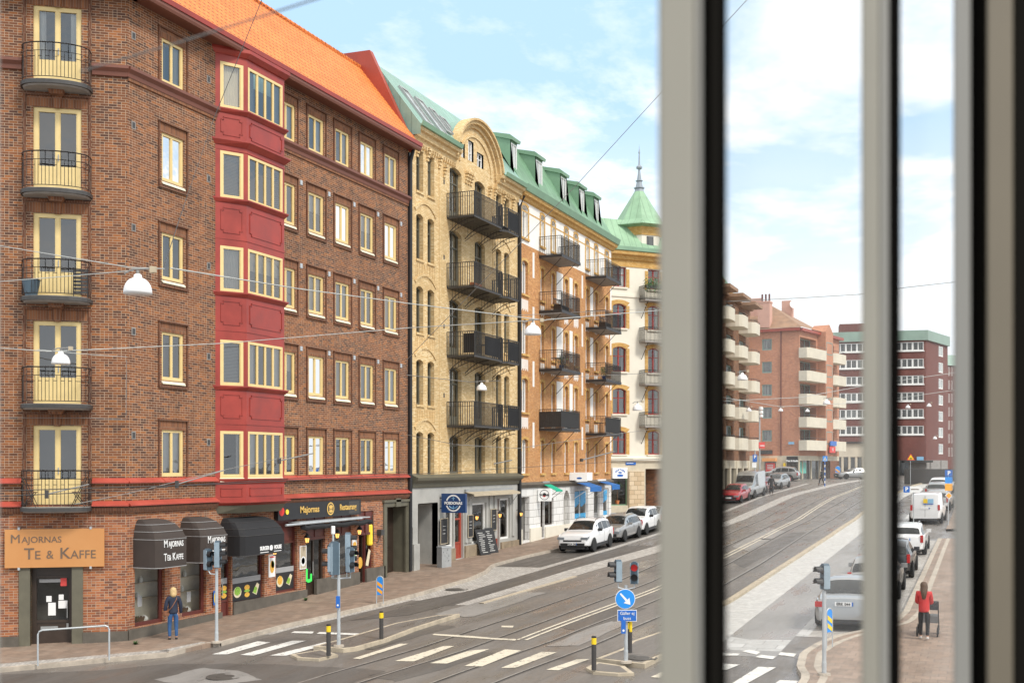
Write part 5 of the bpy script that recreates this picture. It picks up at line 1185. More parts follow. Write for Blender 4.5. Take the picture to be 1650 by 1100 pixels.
m = MB(); ribbon(m, shift(curbR, -.18), lambda t: -9., 5, 64, .12, .6, True); ribbon(m, lambda t: 2.2, lambda t: -9, 70, 140, .12, 1.5, True); struct(m, 'right_pavement', 'sidewalk')
m = MB(); ribbon(m, curbR, shift(curbR, -.2), 5, 64, .13, .5, True); ribbon(m, shift(curbR, -.42), shift(curbR, -.6), 5, 64, .124, .6); struct(m, 'right_kerb', 'kerb')
m = MB(); poly(m, hp([(1171, 1024), (1208, 1030), (1275, 1031), (1258, 1049), (1180, 1047), (1171, 1045)]), .006); struct(m, 'crossing_slabs', 'slabs')
# zebra and other markings
Z_ = [[(341.5, 1054), (415, 1033), (436, 1034.6), (366, 1054)], [(387, 1055), (470.6, 1032), (493.5, 1032), (408.5, 1056)], [(434.7, 1056), (523, 1034.6), (541, 1034.6), (461, 1056)],
      [(1177.5, 1102), (1222, 1074), (1250.5, 1075), (1201.5, 1102)], [(1245, 1104), (1256, 1095.6), (1286.5, 1096.7), (1280, 1106)], [(1150, 1068), (1193, 1070.5), (1171, 1079), (1140, 1080)],
      [(1195, 1049), (1207, 1046.5), (1225.5, 1050), (1219, 1054.5)], [(1217, 1058.5), (1225.5, 1054.6), (1250.5, 1057.5), (1245, 1062)], [(1254, 1055), (1258, 1050.3), (1284, 1053), (1279, 1058)], [(1160, 1051), (1193, 1053), (1188, 1056), (1160, 1056)]]
Zc = [[(568.7, 1060.7), (644, 1037), (659, 1037), (579.6, 1061.8)], [(636, 1065), (715, 1040.7), (732, 1040.7), (667, 1065.5)], [(693, 1068.4), (757, 1048), (789.5, 1045.5), (720, 1069)], [(748, 1073), (814.5, 1046), (839.6, 1048), (777, 1073.5)], [(807, 1076), (873, 1050), (897, 1051), (830, 1076)], [(880, 1079), (930, 1062), (950, 1062), (899.6, 1080)], [(1048, 1091), (1065, 1083), (1075, 1084), (1062, 1092)]]
m = MB(); 
for q in Z_: poly(m, hp(q), .012)
for q in ([(469, 1019.5), (474, 1016.8), (506, 1017.3), (503, 1020.5)], [(510, 1020.8), (515, 1018), (597, 1021), (590, 1023.5)]): poly(m, hp(q), .012)
struct(m, 'white_marking', 'road_white')
m = MB()
for q in Zc: poly(m, hp(q), .015)
for q in ([(696, 1023), (700, 1021), (760, 1024.5), (797, 1028), (795, 1030), (758, 1027.5)], [(797, 1028), (832, 1029.5), (830, 1032), (795, 1030)], [(808, 1008), (828, 1008), (826, 1011), (808, 1010.5)]): poly(m, hp(q), .015)
dbl = lin([(30.9, 12.9), (43, 12.02), (55.5, 11.98), (93, 12.34), (119, 11.9), (150, 7.2)])
ribbon(m, shift(dbl, .1), dbl, 30.9, 140, .016, 1.); ribbon(m, shift(dbl, -.16), shift(dbl, -.26), 30.9, 140, .016, 1.)
struct(m, 'lane_marking', 'road_cream')
rp = random.Random(5); PO = .0095
for mt, L in (('asphalt_dark', [[(-60, 1090), (173, 1078), (290, 1068), (420, 1070), (620, 1080), (520, 1120), (-60, 1140)], [(560, 1040), (700, 1006), (735, 1009), (600, 1046)], [(585, 1090), (760, 1050), (800, 1052), (640, 1098)], [(900, 1010), (1000, 975), (1040, 980), (940, 1018)], [(1180, 905), (1290, 850), (1310, 856), (1200, 915)], [(560, 1000), (665, 975), (790, 955), (660, 990)]]),
              ('asphalt_light', [[(250, 1095), (330, 1075), (395, 1082), (420, 1095), (330, 1108)], [(700, 990), (830, 952), (880, 955), (760, 994)], [(1180, 880), (1240, 850), (1265, 856), (1205, 888)], [(880, 1040), (985, 1000), (1010, 1005), (930, 1040)]])):
    m = MB()
    for q in L:
        pts = hp(q); out = []
        for a, b in zip(pts, pts[1:] + pts[:1]):
            for k in range(5): p = a.lerp(b, k / 5); out.append(p + Vector((rp.uniform(-.07, .07), rp.uniform(-.12, .12))))
        poly(m, out, PO)
    struct(m, 'road_patch', mt)
    PO = .0125
for (x, y, r_, lb) in ((363, 1090, .42, 'round iron manhole cover in the road by the tea shop corner'), (736, 949.5, .4, 'round manhole cover among the light setts by the left kerb'), (1034, 1066, .36, 'round manhole cover at the foot of the arrow sign pole'), (1236, 868, .35, 'small manhole cover between the tram rails')):
    h = hit(x, y); m = MB(); k = .13 if x == 1034 else .02
    m.lathe((h.x, h.y, h.z + k - .01), [(r_ * 1.18, 0), (r_ * 1.18, .012), (r_ * 1.02, .012), (r_, .006), (r_ * .6, .006), (r_ * .55, .016), (0, .016)], 24); tag(m.build('manhole_cover', 'manhole'), lb, 'manhole cover')
# ================================================================ THINGS
def onfr(fr, x):                                # u where the pixel column meets the frame plane
    d = ray(x, 0); k = (fr.o.x * fr.w.x + fr.o.y * fr.w.y) / (d.x * fr.w.x + d.y * fr.w.y); return (Vector((d.x * k, d.y * k, 0)) - fr.o).dot(fr.u)
# ---- signs on the brown house
r = root('shop_sign', 'large copper coloured tea and coffee shop sign above the corner door', 'sign', FC.p(2.1, .12, 2.9))
a, b = onfr(FC, 9), onfr(FC, 169); a, b = min(a, b), max(a, b)
m = MB(); m.box(FC, a, b, .08, .13, 2.45, 3.62); m.build('board', 'copper_sign', r)
m = MB()
for u in (a + .4, b - .4): m.box(FC, u - .03, u + .03, 0, .15, 3.6, 3.68); m.box(FC, u - .03, u + .03, 0, .15, 2.38, 2.46)
m.build('clamp', 'galv', r)
text('M', FC, b - .15, .14, 3.32, .37, 'sign_ink', r, dirn=-1, align='LEFT', sx=1.05); text('AJORNAS', FC, b - .48, .14, 3.29, .27, 'sign_ink', r, dirn=-1, align='LEFT', sx=1.0)
text('T', FC, b - .55, .14, 2.86, .48, 'sign_ink', r, dirn=-1, align='LEFT', sx=1.0, bold=.003); text('E', FC, b - .84, .14, 2.82, .36, 'sign_ink', r, dirn=-1, align='LEFT', sx=1.05); text('&', FC, b - 1.18, .14, 2.83, .36, 'sign_ink', r, dirn=-1, align='LEFT', sx=.95)
text('K', FC, b - 1.56, .14, 2.86, .48, 'sign_ink', r, dirn=-1, align='LEFT', sx=1.0, bold=.003); text('AFFE', FC, b - 1.88, .14, 2.82, .36, 'sign_ink', r, dirn=-1, align='LEFT', sx=.98)
def awning(lab, u0, u1, z0, z1, P, mat, seam='wire_dark', name='awning'):
    rr = root(name, lab, 'awning', FA.p((u0 + u1) / 2, 0, z1)); m = MB(); n_ = 8; rings = []; H = z1 - z0
    prof = [(.12, z1), (.38, z1 - .03), (.66, z1 - .16), (.88, z1 - .38), (1., z1 - .62), (1., z0)]
    for (s, z) in prof:
        w = P * s; e = P * (1 - s); el_, er_ = e * .28, e * .5
        k_ = .1 + .5 * (1 - s); pts = [(u0 + el_, 0), (u0 + el_, w * .62), (u0 + el_ + .05 * k_ * 4, w * .86), (u0 + el_ + .16 + .2 * (1 - s), w), (u1 - er_ - .08, w), (u1 - er_, w * .94), (u1 - er_, 0)]
        rings.append([FA.p(u, q, z) for u, q in pts])
    for A_, B_ in zip(rings, rings[1:]):
        for k in range(len(A_) - 1): m.face([A_[k], A_[k + 1], B_[k + 1], B_[k]])
    m.face(rings[0])
    m.build('canopy', mat, rr)
    s_ = MB()
    for k in (2, 3, 4): s_.tube([p + Vector((.006, 0, .004)) for p in rings[k]], .009, 4)
    s_.tube(rings[-1], .012, 4); s_.build('seam', seam, rr); return rr
r = awning('brown round awning over the left tea shop window, nearest the corner', 27.55, 28.95, 2.36, 3.86, .98, 'brown_fabric', 'blind')
def awtext(rr, u, s, z, big): text(s, FA, u, .985, z, big, 'sign_white', rr, sx=.62, bold=.004)
text('M', FA, 27.8, .99, 3.1, .33, 'sign_white', r, align='LEFT', sx=.72, bold=.002); text('AJORNAS', FA, 28.02, .99, 3.08, .25, 'sign_white', r, align='LEFT', sx=.66, bold=.003)
text('T', FA, 27.8, .99, 2.68, .33, 'sign_white', r, align='LEFT', sx=.72, bold=.002); text('E&', FA, 27.96, .99, 2.66, .25, 'sign_white', r, align='LEFT', sx=.62, bold=.002); text('K', FA, 28.2, .99, 2.68, .33, 'sign_white', r, align='LEFT', sx=.72, bold=.002); text('AFFE', FA, 28.37, .99, 2.66, .25, 'sign_white', r, align='LEFT', sx=.66, bold=.002)
r = awning('brown round awning over the right tea shop window, behind a traffic light', 29.72, 31.05, 2.36, 3.84, .98, 'brown_fabric', 'blind')
text('M', FA, 29.93, .99, 3.1, .33, 'sign_white', r, align='LEFT', sx=.72, bold=.002); text('AJORNAS', FA, 30.15, .99, 3.08, .25, 'sign_white', r, align='LEFT', sx=.66, bold=.003)
text('T', FA, 29.93, .99, 2.68, .33, 'sign_white', r, align='LEFT', sx=.72, bold=.002); text('E&', FA, 30.09, .99, 2.66, .25, 'sign_white', r, align='LEFT', sx=.62, bold=.002); text('K', FA, 30.33, .99, 2.68, .33, 'sign_white', r, align='LEFT', sx=.72, bold=.002); text('AFFE', FA, 30.5, .99, 2.66, .25, 'sign_white', r, align='LEFT', sx=.66, bold=.002)
r = awning('wide black awning over the burger restaurant windows under the bay', 31.8, 34.35, 2.42, 3.72, 1.0, 'black_fabric', 'iron_grey')
text('BURGER', FA, 33.05, 1.01, 2.62, .19, 'sign_white', r, align='CENTER', sx=.75, bold=.008); text('HOUSE', FA, 33.85, 1.01, 2.62, .19, 'sign_white', r, sx=.75, bold=.008)
m = MB(); m.disc(FA, 33.46, 1.006, 2.62, .1, .1, 14); m.box(FA, 32.8, 33.3, 1.0, 1.008, 2.47, 2.495); m.box(FA, 33.62, 34.08, 1.0, 1.008, 2.47, 2.495); m.build('emblem', 'sign_white', r)
u0, u1 = FU(441), FU(575); r = root('shop_sign', 'long black restaurant fascia sign with gold lettering and round burger emblem', 'sign', FA.p((u0 + u1) / 2, .15, 3.85))
m = MB(); m.box(FA, u0, u1, .04, .2, 3.5, 4.13); m.build('board', 'black_plastic', r)
text('Majornas', FA, 37.15, .21, 3.84, .36, 'gold', r, sx=1.02, bold=.006, align='CENTER'); text('Restaurang', FA, 40.0, .21, 3.84, .34, 'gold', r, sx=.86, bold=.006)
m = MB(); m.disc(FA, 38.65, .215, 3.82, .27, .26, 20); m.build('emblem', 'gold', r); m = MB(); m.disc(FA, 38.65, .22, 3.82, .21, .2, 18); m.build('emblem_ground', 'black_plastic', r)
m = MB(); m.disc(FA, 38.65, .225, 3.9, .15, .07, 12); m.disc(FA, 38.65, .225, 3.72, .15, .06, 12); m.box(FA, 38.5, 38.8, .22, .225, 3.8, 3.83); m.build('burger_mark', 'gold', r)
m = MB(); m.disc(FA, u0 + .22, .21, 3.83, .17, .17, 18); m.build('red_dot', 'sign_red', r); m = MB(); m.lathe(FA.p(u0 + .56, .21, 3.8), [(.08, 0), (.1, .0), (.1, .02), (.08, .02)], 14, axis=(1, 0, 0)); m.build('yellow_ring', 'neon_yellow', r)
m = MB(); m.box(FA, u1 - 1.0, u1 - .15, .2, .206, 3.56, 4.07); m.build('dark_panel', 'iron_grey', r)
r = root('awning', 'rolled up black awning on a white rail below the black fascia sign', 'awning', FA.p(38.5, .4, 3.2))
m = MB(); m.tube([FA.p(FU(455, D - .4), .55, 3.33), FA.p(FU(578, D - .4), .55, 3.36)], .045, 8); m.box(FA, 36.0, 41.3, 0, .5, 3.36, 3.4); m.build('rail', 'galv', r)
m = MB(); rq = random.Random(2); m.tube([FA.p(36.2 + .3 * k, .5 + rq.uniform(-.02, .02), 3.18 + rq.uniform(-.03, .03)) for k in range(18)], [.1 + rq.uniform(-.02, .02) for _ in range(18)], 8); m.build('rolled_cloth', 'black_fabric', r)
def lantern(lab, fr, u, z, w=.25, grp=None):
    rr = root('wall_lantern', lab, 'lantern', fr.p(u, w, z), grp); m = MB(); m.tube([fr.p(u, 0, z + .12), fr.p(u, w * .6, z + .22), fr.p(u, w, z + .16)], .014, 5); m.lathe(fr.p(u, w, z), [(.12, .0), (.13, .03), (.05, .14), (.02, .17)], 8); m.lathe(fr.p(u, w, z), [(.02, -.24), (.07, -.22), (.075, -.2)], 8)
    for k in range(4): a_ = k * math.pi / 2 + .78; m.tube([fr.p(u, w, z) + Vector((.11 * math.cos(a_), .11 * math.sin(a_), 0)), fr.p(u, w, z) + Vector((.07 * math.cos(a_), .07 * math.sin(a_), -.2))], .008, 4)
    m.build('cage', 'black_plastic', rr); m = MB(); m.lathe(fr.p(u, w, z - .2), [(.0, .0), (.055, .02), (.085, .18), (.0, .19)], 10); m.build('bulb', 'bulb', rr)
for x, z, l in ((433.5, 2.45, 'first wall lantern from the left, under the black awning edge'), (486, 2.75, 'second wall lantern from the left, on the brick pier beside the green door'), (535, 2.8, 'third wall lantern from the left, behind the traffic light heads'), (571, 2.85, 'fourth wall lantern from the left, on the brick pier before the last shop door')):
    lantern('black ' + l, FA, FU(x), z, .25, 'lanterns on the restaurant front')
for x, z, l in ((760, 2.95, 'black lit wall lantern between the red door and the big grey shop window'), (797.5, 2.95, 'black lit wall lantern above the two leaning menu boards'), (832, 2.9, 'black lit wall lantern beside the drainpipe of the grey shopfront')):
    lantern(l, FA, FU(x), z, .3, 'lanterns on the grey shopfront')
def poster(lab, fr, u0, u1, z0, z1, bg, w=.03, name='menu_poster', cat='poster', blobs=(), txt=None, tmat='poster_red', dirn=1, frame=None):
    rr = root(name, lab, cat, fr.p((u0 + u1) / 2, w, (z0 + z1) / 2)); m = MB(); m.box(fr, u0, u1, w - .02, w, z0, z1); m.build('board', bg, rr)
    for (du, dz, ru, rz, mt) in blobs: m = MB(); m.disc(fr, u0 + du * (u1 - u0), w + .006, z0 + dz * (z1 - z0), ru, rz, 12); m.build('picture', mt, rr)
    if txt:
        for (s, dz, sz) in txt: text(s, fr, (u0 + u1) / 2, w + .004, z0 + dz * (z1 - z0), sz, tmat, rr, dirn=dirn)
    if frame: m = MB(); m.box(fr, u0 - .03, u0, w - .02, w + .01, z0 - .03, z1 + .03); m.box(fr, u1, u1 + .03, w - .02, w + .01, z0 - .03, z1 + .03); m.box(fr, u0, u1, w - .02, w + .01, z1, z1 + .03); m.box(fr, u0, u1, w - .02, w + .01, z0 - .03, z0); m.build('frame', frame, rr)
    return rr
poster('white menu poster with a dish on the brick pier under the black awning', FA, FU(432), FU(442.5), 1.4, 2.25, 'sign_white', blobs=((.5, .45, .14, .24, 'food_orange'), (.6, .55, .1, .14, 'food_green'), (.5, .88, .17, .03, 'poster_red')))
poster('menu poster with a round plate on the pier left of the green door', FA, FU(482.8), FU(491.8), 1.55, 2.4, 'sand_fabric', blobs=((.5, .32, .18, .2, 'sign_white'), (.5, .34, .12, .13, 'food_red')), frame='sign_white')
poster('upper menu poster on the pier behind the traffic light heads', FA, FU(567), FU(574), 1.6, 2.5, 'sign_white', blobs=((.5, .7, .14, .12, 'food_orange'), (.5, .3, .14, .12, 'food_green')))
m = MB(); u = FU(493.5); m.box(FA, u + .02, u + .14, -.05, -.03, 1.0, 1.5); m.box(FA, u + .14, u + .34, -.05, -.03, .95, 1.08); m.box(FA, u + .34, u + .45, -.05, -.03, .98, 1.28); tag(m.build('neon_sign', 'screen_green'), 'small glowing green sign at the foot of the restaurant door', 'sign')
m = MB(); m.lathe(FA.p(FU(592) + .35, -.09, 2.1), [(.1, 0), (.13, .05), (.13, .85), (.1, .9)], 10); tag(m.build('window_sign', 'neon_yellow'), 'tall narrow yellow sign inside the last restaurant window', 'sign')
m = MB(); u = FU(607); m.box(FA, u, u + .3, .0, .22, 2.5, 2.75); m.tube([FA.p(u + .15, .1, 2.5), FA.p(u - .1, .12, 2.2), FA.p(u - .35, .06, 2.3), FA.p(u - .4, .02, 3.4)], .02, 5); tag(m.build('alarm_box', 'iron_grey'), 'dark wall box with hanging cable beside the house portal', 'box')
poster('yellow and blue leaflet box on the brick pier behind the first traffic light', FA, FU(340.5), FU(345.5), .75, 1.25, 'sign_blue', w=.1, name='leaflet_box', cat='leaflet box', blobs=((.5, .5, .07, .2, 'sign_yellow'),))
for (x, y, l) in ((225, 968, 'tall white notice in the left tea shop window'), (304, 961, 'tall white notice in the right tea shop window')):
    u = FU(x, D + .16); z = FZ(x, y, D + .16); m = MB(); m.box(FA, u - .1, u + .1, -.165, -.155, z - .17, z + .17); tag(m.build('notice', 'blind'), l, 'notice', 'notices in the tea shop windows')
# goods in the tea shop windows
gr = random.Random(4)
for wi_, (a, b, c, d) in enumerate((S['w1'], S['w2'])):
    where = ('left', 'right')[wi_]
    def goods(nm, lab, cat, u, w, z, prof, mt, n_=12): m = MB(); m.lathe(FA.p(u, w, z), prof, n_); return tag(m.build(nm, mt), lab, cat)
    CUPS = [(a + .5, 1.28), (a + .8, 1.28), (a + .6, 1.78), (a + .95, 1.78), (a + .55, 2.28), (a + .85, 2.28)]
    for i, (u, z) in enumerate(CUPS): goods('jar', f'pale jar on a shelf in the {where} tea shop window', 'jar', u, -.6, z, [(.05, 0), (.06, .05), (.06, .14), (.03, .17), (.03, .2)], 'sign_white')['group'] = f'jars on the shelves of the {where} tea shop window'
    r = root('teapot', f'white teapot on the cream cloth in the {where} tea shop window', 'teapot', FA.p(b - .4, -.5, c + .02)); m = MB(); m.lathe(FA.p(b - .4, -.5, c + .02), [(.06, 0), (.12, .06), (.13, .13), (.07, .2), (.02, .23), (.0, .25)], 12); m.build('pot', 'sign_white', r); m = MB(); m.tube([FA.p(b - .52, -.5, c + .1), FA.p(b - .6, -.5, c + .16), FA.p(b - .62, -.5, c + .23)], .018, 6); m.build('spout', 'sign_white', r)
    r = root('flower_pot', f'pink flowers in a pot in the {where} tea shop window', 'flowers', FA.p(a + .25, -.45, c + .02)); m = MB(); m.lathe(FA.p(a + .25, -.45, c + .02), [(.07, 0), (.1, .14), (.11, .15)], 10); m.build('pot', 'terracotta', r); m = MB()
    for k in range(60):
        p = FA.p(a + .25, -.45, c + .28) + Vector((gr.gauss(0, .07), gr.gauss(0, .08), gr.gauss(0, .06))); q = Vector((gr.uniform(-1, 1), gr.uniform(-1, 1), gr.uniform(-1, 1))).normalized() * .03; q2 = q.orthogonal().normalized() * .02; m.face([p - q, p + q2, p + q, p - q2], k % 3 == 0)
    m.build('blossom', ['leaf', 'pink_plaster'], r, recalc=False)
    goods('basket', f'dark basket on the cloth in the {where} tea shop window', 'basket', (a + b) / 2 + .1, -.5, c + .02, [(.1, 0), (.15, .16), (.16, .2), (.13, .2), (.08, .02)], 'wood_seat')
    m = MB(); m.box(FA, a + .02, b - .02, -.6, -.24, c + .0, c + .025); tag(m.build('display_cloth', 'sill_cream'), f'cream cloth lying in the {where} tea shop window', 'cloth')
# ---- signs and awnings on the yellow and ochre houses
u = FU(710); Fp = Fr(FA.p(u, 0, 0).xy, (1, 0), (0, -1))
r = root('shop_sign', 'dark blue projecting restaurant sign with a round anchor emblem', 'sign', Fp.p(.75, 0, 3.7))
m = MB(); m.box(Fp, .12, 1.42, 0, .16, 3.27, 4.2); m.build('light_box', 'navy', r); m = MB(); m.box(Fp, 0, .12, .05, .1, 3.95, 4.0); m.box(Fp, 0, .12, .05, .1, 3.45, 3.5); m.build('bracket', 'iron', r)
m = MB()
for k in range(40):
    a0, a1 = 2 * math.pi * k / 40, 2 * math.pi * (k + 1) / 40
    if abs(math.sin((a0 + a1) / 2)) > .28: m.face([Fp.p(.77 + q * math.cos(t_a), .166, 3.735 + q * math.sin(t_a)) for (q, t_a) in ((.34, a0), (.41, a0), (.41, a1), (.34, a1))])
m.build('ring', 'sign_white', r)
text('POSDONAS', Fp, .77, .17, 3.73, .185, 'sign_white', r, bold=.008, sx=.98); m = MB(); m.box(Fp, .755, .785, .165, .172, 3.42, 3.62); m.tube([Fp.p(.55, .17, 3.6), Fp.p(.62, .17, 3.52), Fp.p(.77, .17, 3.48), Fp.p(.92, .17, 3.52), Fp.p(.99, .17, 3.6)], .018, 4); m.box(Fp, .755, .785, .165, .172, 3.87, 4.05); m.box(Fp, .69, .85, .165, .172, 3.96, 3.985); m.build('anchor', 'pale_blue', r)
def flat_awning(lab, u0, u1, w1, zt, zb, mt, val=.18, box='zinc', valm=None):
    r = root('awning', lab, 'awning', FA.p((u0 + u1) / 2, 0, zt)); m = MB(); m.ext(FA, [(.05, zt), (.05, zt - .03), (w1, zb), (w1, zb + .03)], u0, u1); m.ext(FA, [(w1, zb + .03), (w1 + .02, zb + .03), (w1 + .02, zb - val), (w1, zb - val)], u0, u1); m.build('canopy', mt, r)
    m = MB(); m.box(FA, u0, u1, 0, .12, zt - .02, zt + .12)
    for q in (u0 + .1, u1 - .1): m.tube([FA.p(q, 0, zb - .7), FA.p(q, w1 - .02, zb - .05)], .018, 5)
    m.build('frame', box, r); return r
flat_awning('narrow sand and blue rolled awning over the grey shopfront', FU(748), FU(838, D - .55), .55, 4.22, 4.08, 'sand_fabric', .09)
flat_awning('green sloping awning over the small ochre house shop', FU(872), FU(905, D - .9), .95, 4.5, 4.05, 'green_fabric', .05)
flat_awning('wide blue awning over the fish shop window', FU(925), FU(969, D - 1.1), 1.1, 4.5, 4.15, 'blue_fabric', .28, 'white_paint')
flat_awning('small blue awning at the end of the ochre house', FU(974), FU(986, D - 1.1), 1.1, 4.5, 4.2, 'blue_fabric', .28, 'white_paint')
u = FU(866); Fp = Fr(FA.p(u, 0, 0).xy, (1, 0), (0, -1)); r = root('shop_sign', 'square white projecting sign with a black circle and red dot', 'sign', Fp.p(.6, 0, 3.85))
m = MB(); m.box(Fp, .1, .9, 0, .14, 3.46, 4.2); m.build('light_box', 'sign_glow', r); m = MB()
for k in range(30):
    a0, a1 = 2 * math.pi * k / 30, 2 * math.pi * (k + 1) / 30; m.face([Fp.p(.5 + q * math.cos(t_a), .146, 3.83 + q * math.sin(t_a)) for (q, t_a) in ((.27, a0), (.3, a0), (.3, a1), (.27, a1))])
m.disc(Fp, .5, .146, 3.87, .1, .08); m.build('ring', 'black_plastic', r); m = MB(); m.disc(Fp, .5, .15, 3.76, .09, .06); m.build('dot', 'sign_red', r); text('WASABI', Fp, .5, .155, 3.82, .16, 'black_plastic', r, sx=1.05, bold=.006)
u = FU(925); Fp = Fr(FA.p(u, 0, 0).xy, (1, 0), (0, -1)); r = root('shop_sign', 'wide white light box sign of the fish shop above the blue awning', 'sign', Fp.p(.8, 0, 5))
m = MB(); m.box(Fp, .05, 1.25, 0, 1.0, 4.62, 5.12); m.build('light_box', 'sign_glow', r); text('FISK', Fp, .72, .0, 4.9, .15, 'sign_blue', r, dirn=1, bold=.01, ext=.02); m = MB(); m.disc(Fp, .72, 1.008, 4.76, .18, .06); m.disc(Fp, .72, -.008, 4.76, .18, .06); m.build('fish', 'sign_blue', r)
a, b = DU(985.5), DU(1009); r = root('shop_sign', 'square white fish shop sign with blue round lettering on the cream house', 'sign', FD.p((a + b) / 2, .1, 5.0))
m = MB(); m.box(FD, a, b, .0, .2, 4.55, 5.4); m.build('light_box', 'sign_glow', r)
for k, ch_ in enumerate('KUSTENS'):
    th = math.pi * (.86 - .72 * k / 6); text(ch_, FD, (a + b) / 2 + .42 * math.cos(th), .205, 4.95 + .28 * math.sin(th), .17, 'sign_blue', r, bold=.012)
text('FISK', FD, (a + b) / 2, .205, 5.0, .17, 'sign_blue', r, bold=.012); m = MB(); m.disc(FD, (a + b) / 2, .21, 4.78, .3, .1); m.build('fish', 'sign_blue', r)
r = root('street_name_sign', 'dark blue street name plate above the fish shop corner window', 'sign', FD.p(DU(1015), .05, 5.8)); m = MB(); m.box(FD, DU(1008), DU(1024), 0, .06, 5.62, 5.84); m.build('plate', 'sign_blue', r); m = MB(); m.box(FD, DU(1009), DU(1020), .06, .066, 5.74, 5.78); m.build('line', 'sign_white', r)
def palm(lab, fr, u, w, z, h):
    r = root('potted_palm', lab, 'plant', fr.p(u, w, z)); m = MB(); m.lathe(fr.p(u, w, z), [(.14, 0), (.2, .3)], 10); m.build('pot', 'terracotta', r); m = MB(); m.tube([fr.p(u, w, z + .2), fr.p(u + .03, w, z + h)], [.05, .03], 6); m.build('trunk', 'wood_seat', r); m = MB(); q = random.Random(8)
    for k in range(26):
        a_ = q.uniform(0, 6.28); el_ = q.uniform(-.2, 1.2); L_ = q.uniform(.4, .65); p0 = fr.p(u, w, z + h); dv_ = Vector((math.cos(a_) * math.cos(el_), math.sin(a_) * math.cos(el_), math.sin(el_))); s_ = dv_.cross(Vector((0, 0, 1))).normalized() * .05; p1 = p0 + dv_ * L_ * .6; p2 = p0 + dv_ * L_ - Vector((0, 0, .18)); m.face([p0, p1 - s_, p2, p1 + s_])
    m.build('frond', 'leaf', r, recalc=False)
palm('green potted palm in the fish shop corner window', FD, DU(998), -.35, 2.5, 1.5)
# menu boards by the grey shopfront
for x0, x1, z0, z1, l in ((706.5, 717.5, 1.75, 2.95, 'black chalk menu board with striped frame left of the red door'), (751, 758.5, 1.9, 3.0, 'black chalk menu board between red door and grey shop window'), (788.5, 796.5, 2.1, 3.2, 'black chalk menu board beside the narrow red door')):
    poster(l, FA, FU(x0), FU(x1), z0, z1, 'chalk_black', w=.13, name='menu_board', cat='menu board', frame='sand_fabric', blobs=((.5, .7, .2, .012, 'chalk'), (.5, .55, .16, .012, 'chalk'), (.45, .4, .18, .012, 'chalk')))
for k, (x, l) in enumerate(((777, 'left chalk board leaning on the grey shopfront plinth'), (790, 'right chalk board leaning on the grey shopfront plinth'))):
    a = hit(x + 5, 893.5 - 3 * k, .12); f_ = Fr((a.x, a.y), (.25, .97), (.97, -.25)); r = root('menu_board', l, 'menu board', a)
    m = MB(); z = a.z; m.ext(f_, [(0, z), (.04, z), (-.36, z + 1.32), (-.4, z + 1.32)], -.42 + .12 * k, .42); m.build('board', 'chalk_black', r); m = MB(); q = random.Random(k)
    for i in range(11): zz_0 = z + .12 + .1 * i; wq = .045 - .4 * (zz_0 - z) / 1.32; a_ = q.uniform(-.34, -.2); m.box(f_, a_, a_ + q.uniform(.2, .5), wq, wq + .01, zz_0, zz_0 + .035)
    m.build('chalk_writing', 'chalk', r)
# electric cabinet
a = hit(712, 914.5, .12); b = hit(729, 910, .12); r = root('electric_cabinet', 'grey metal street cabinet with black scribbles beside the passage', 'cabinet', a)
f_ = Fr(a.xy, (.35, .94), (.94, -.35)); z = a.z; m = MB(); m.box(f_, 0, .62, -.35, 0, z, z + .95); m.build('body', 'cabinet', r); m = MB(); m.box(f_, -.02, .64, -.37, .02, z + .95, z + 1.0); m.build('lid', 'galv', r); m = MB(); q = random.Random(3)
for i in range(9): p = f_.p(q.uniform(.1, .5), .006, z + q.uniform(.3, .85)); m.tube([p, p + Vector((0, q.uniform(-.08, .08), q.uniform(-.08, .08))), p + Vector((0, q.uniform(-.1, .1), q.uniform(-.1, .1)))], .007, 4)
m.build('scribble', 'black_plastic', r)
# ---- furniture on balconies
def chair(lab, c, z, ang, mt='iron_grey', grp=None, fold=True):
    f = Fr((c.x, c.y), (math.cos(ang), math.sin(ang)), (-math.sin(ang), math.cos(ang))); r = root('folding_chair', lab, 'chair', Vector((c.x, c.y, z)), grp)
    m = MB(); 
    for w in range(5): m.box(f, -.18, .18, -.18 + w * .08, -.12 + w * .08, z + .44, z + .46)
    m.build('seat', 'wood_seat', r); m = MB()
    for w in (.7, .8): m.box(f, -.2, -.18, -.19, .19, z + w, z + w + .05)
    m.build('backrest', 'wood_seat', r)
    for w in (-.19, .19):
        m = MB(); m.tube([f.p(.2, w, z), f.p(-.2, w, z + .9)], .011, 5); m.build('leg', mt, r); m = MB(); m.tube([f.p(-.2, w, z), f.p(.16, w, z + .46)], .011, 5); m.build('leg', mt, r)
pc = FC.p(1.35, .42, 0); chair('folding bistro chair at the right end of the lowest corner balcony', pc, fl[0], math.atan2(-FC.u.y, -FC.u.x) + math.pi, 'iron')
pc = FC.p(2.75, .42, 0); chair('folding bistro chair at the left end of the lowest corner balcony', pc, fl[0], math.atan2(-FC.u.y, -FC.u.x), 'iron')
pc = FC.p(2.72, .4, fl[2]); r = root('flower_pot', 'dark round plant pot on the middle corner balcony', 'plant pot', pc); m = MB(); m.lathe(pc, [(.17, 0), (.27, .5), (.29, .5), (.25, .46)], 16); m.build('pot', 'signal_body', r); m = MB(); m.lathe(pc, [(.0, .44), (.25, .44)], 12); m.build('soil', 'dark_wood', r)
pc = FC.p(1.3, .45, fl[2]); r = root('folded_table', 'folded slatted table leaning inside the middle corner balcony rail', 'table', pc); f_ = Fr(pc.xy, FC.u.xy, FC.w.xy); m = MB()
for k in range(7): m.box(f_, -.22, .22, .0, .02, fl[2] + .12 + k * .11, fl[2] + .2 + k * .11)
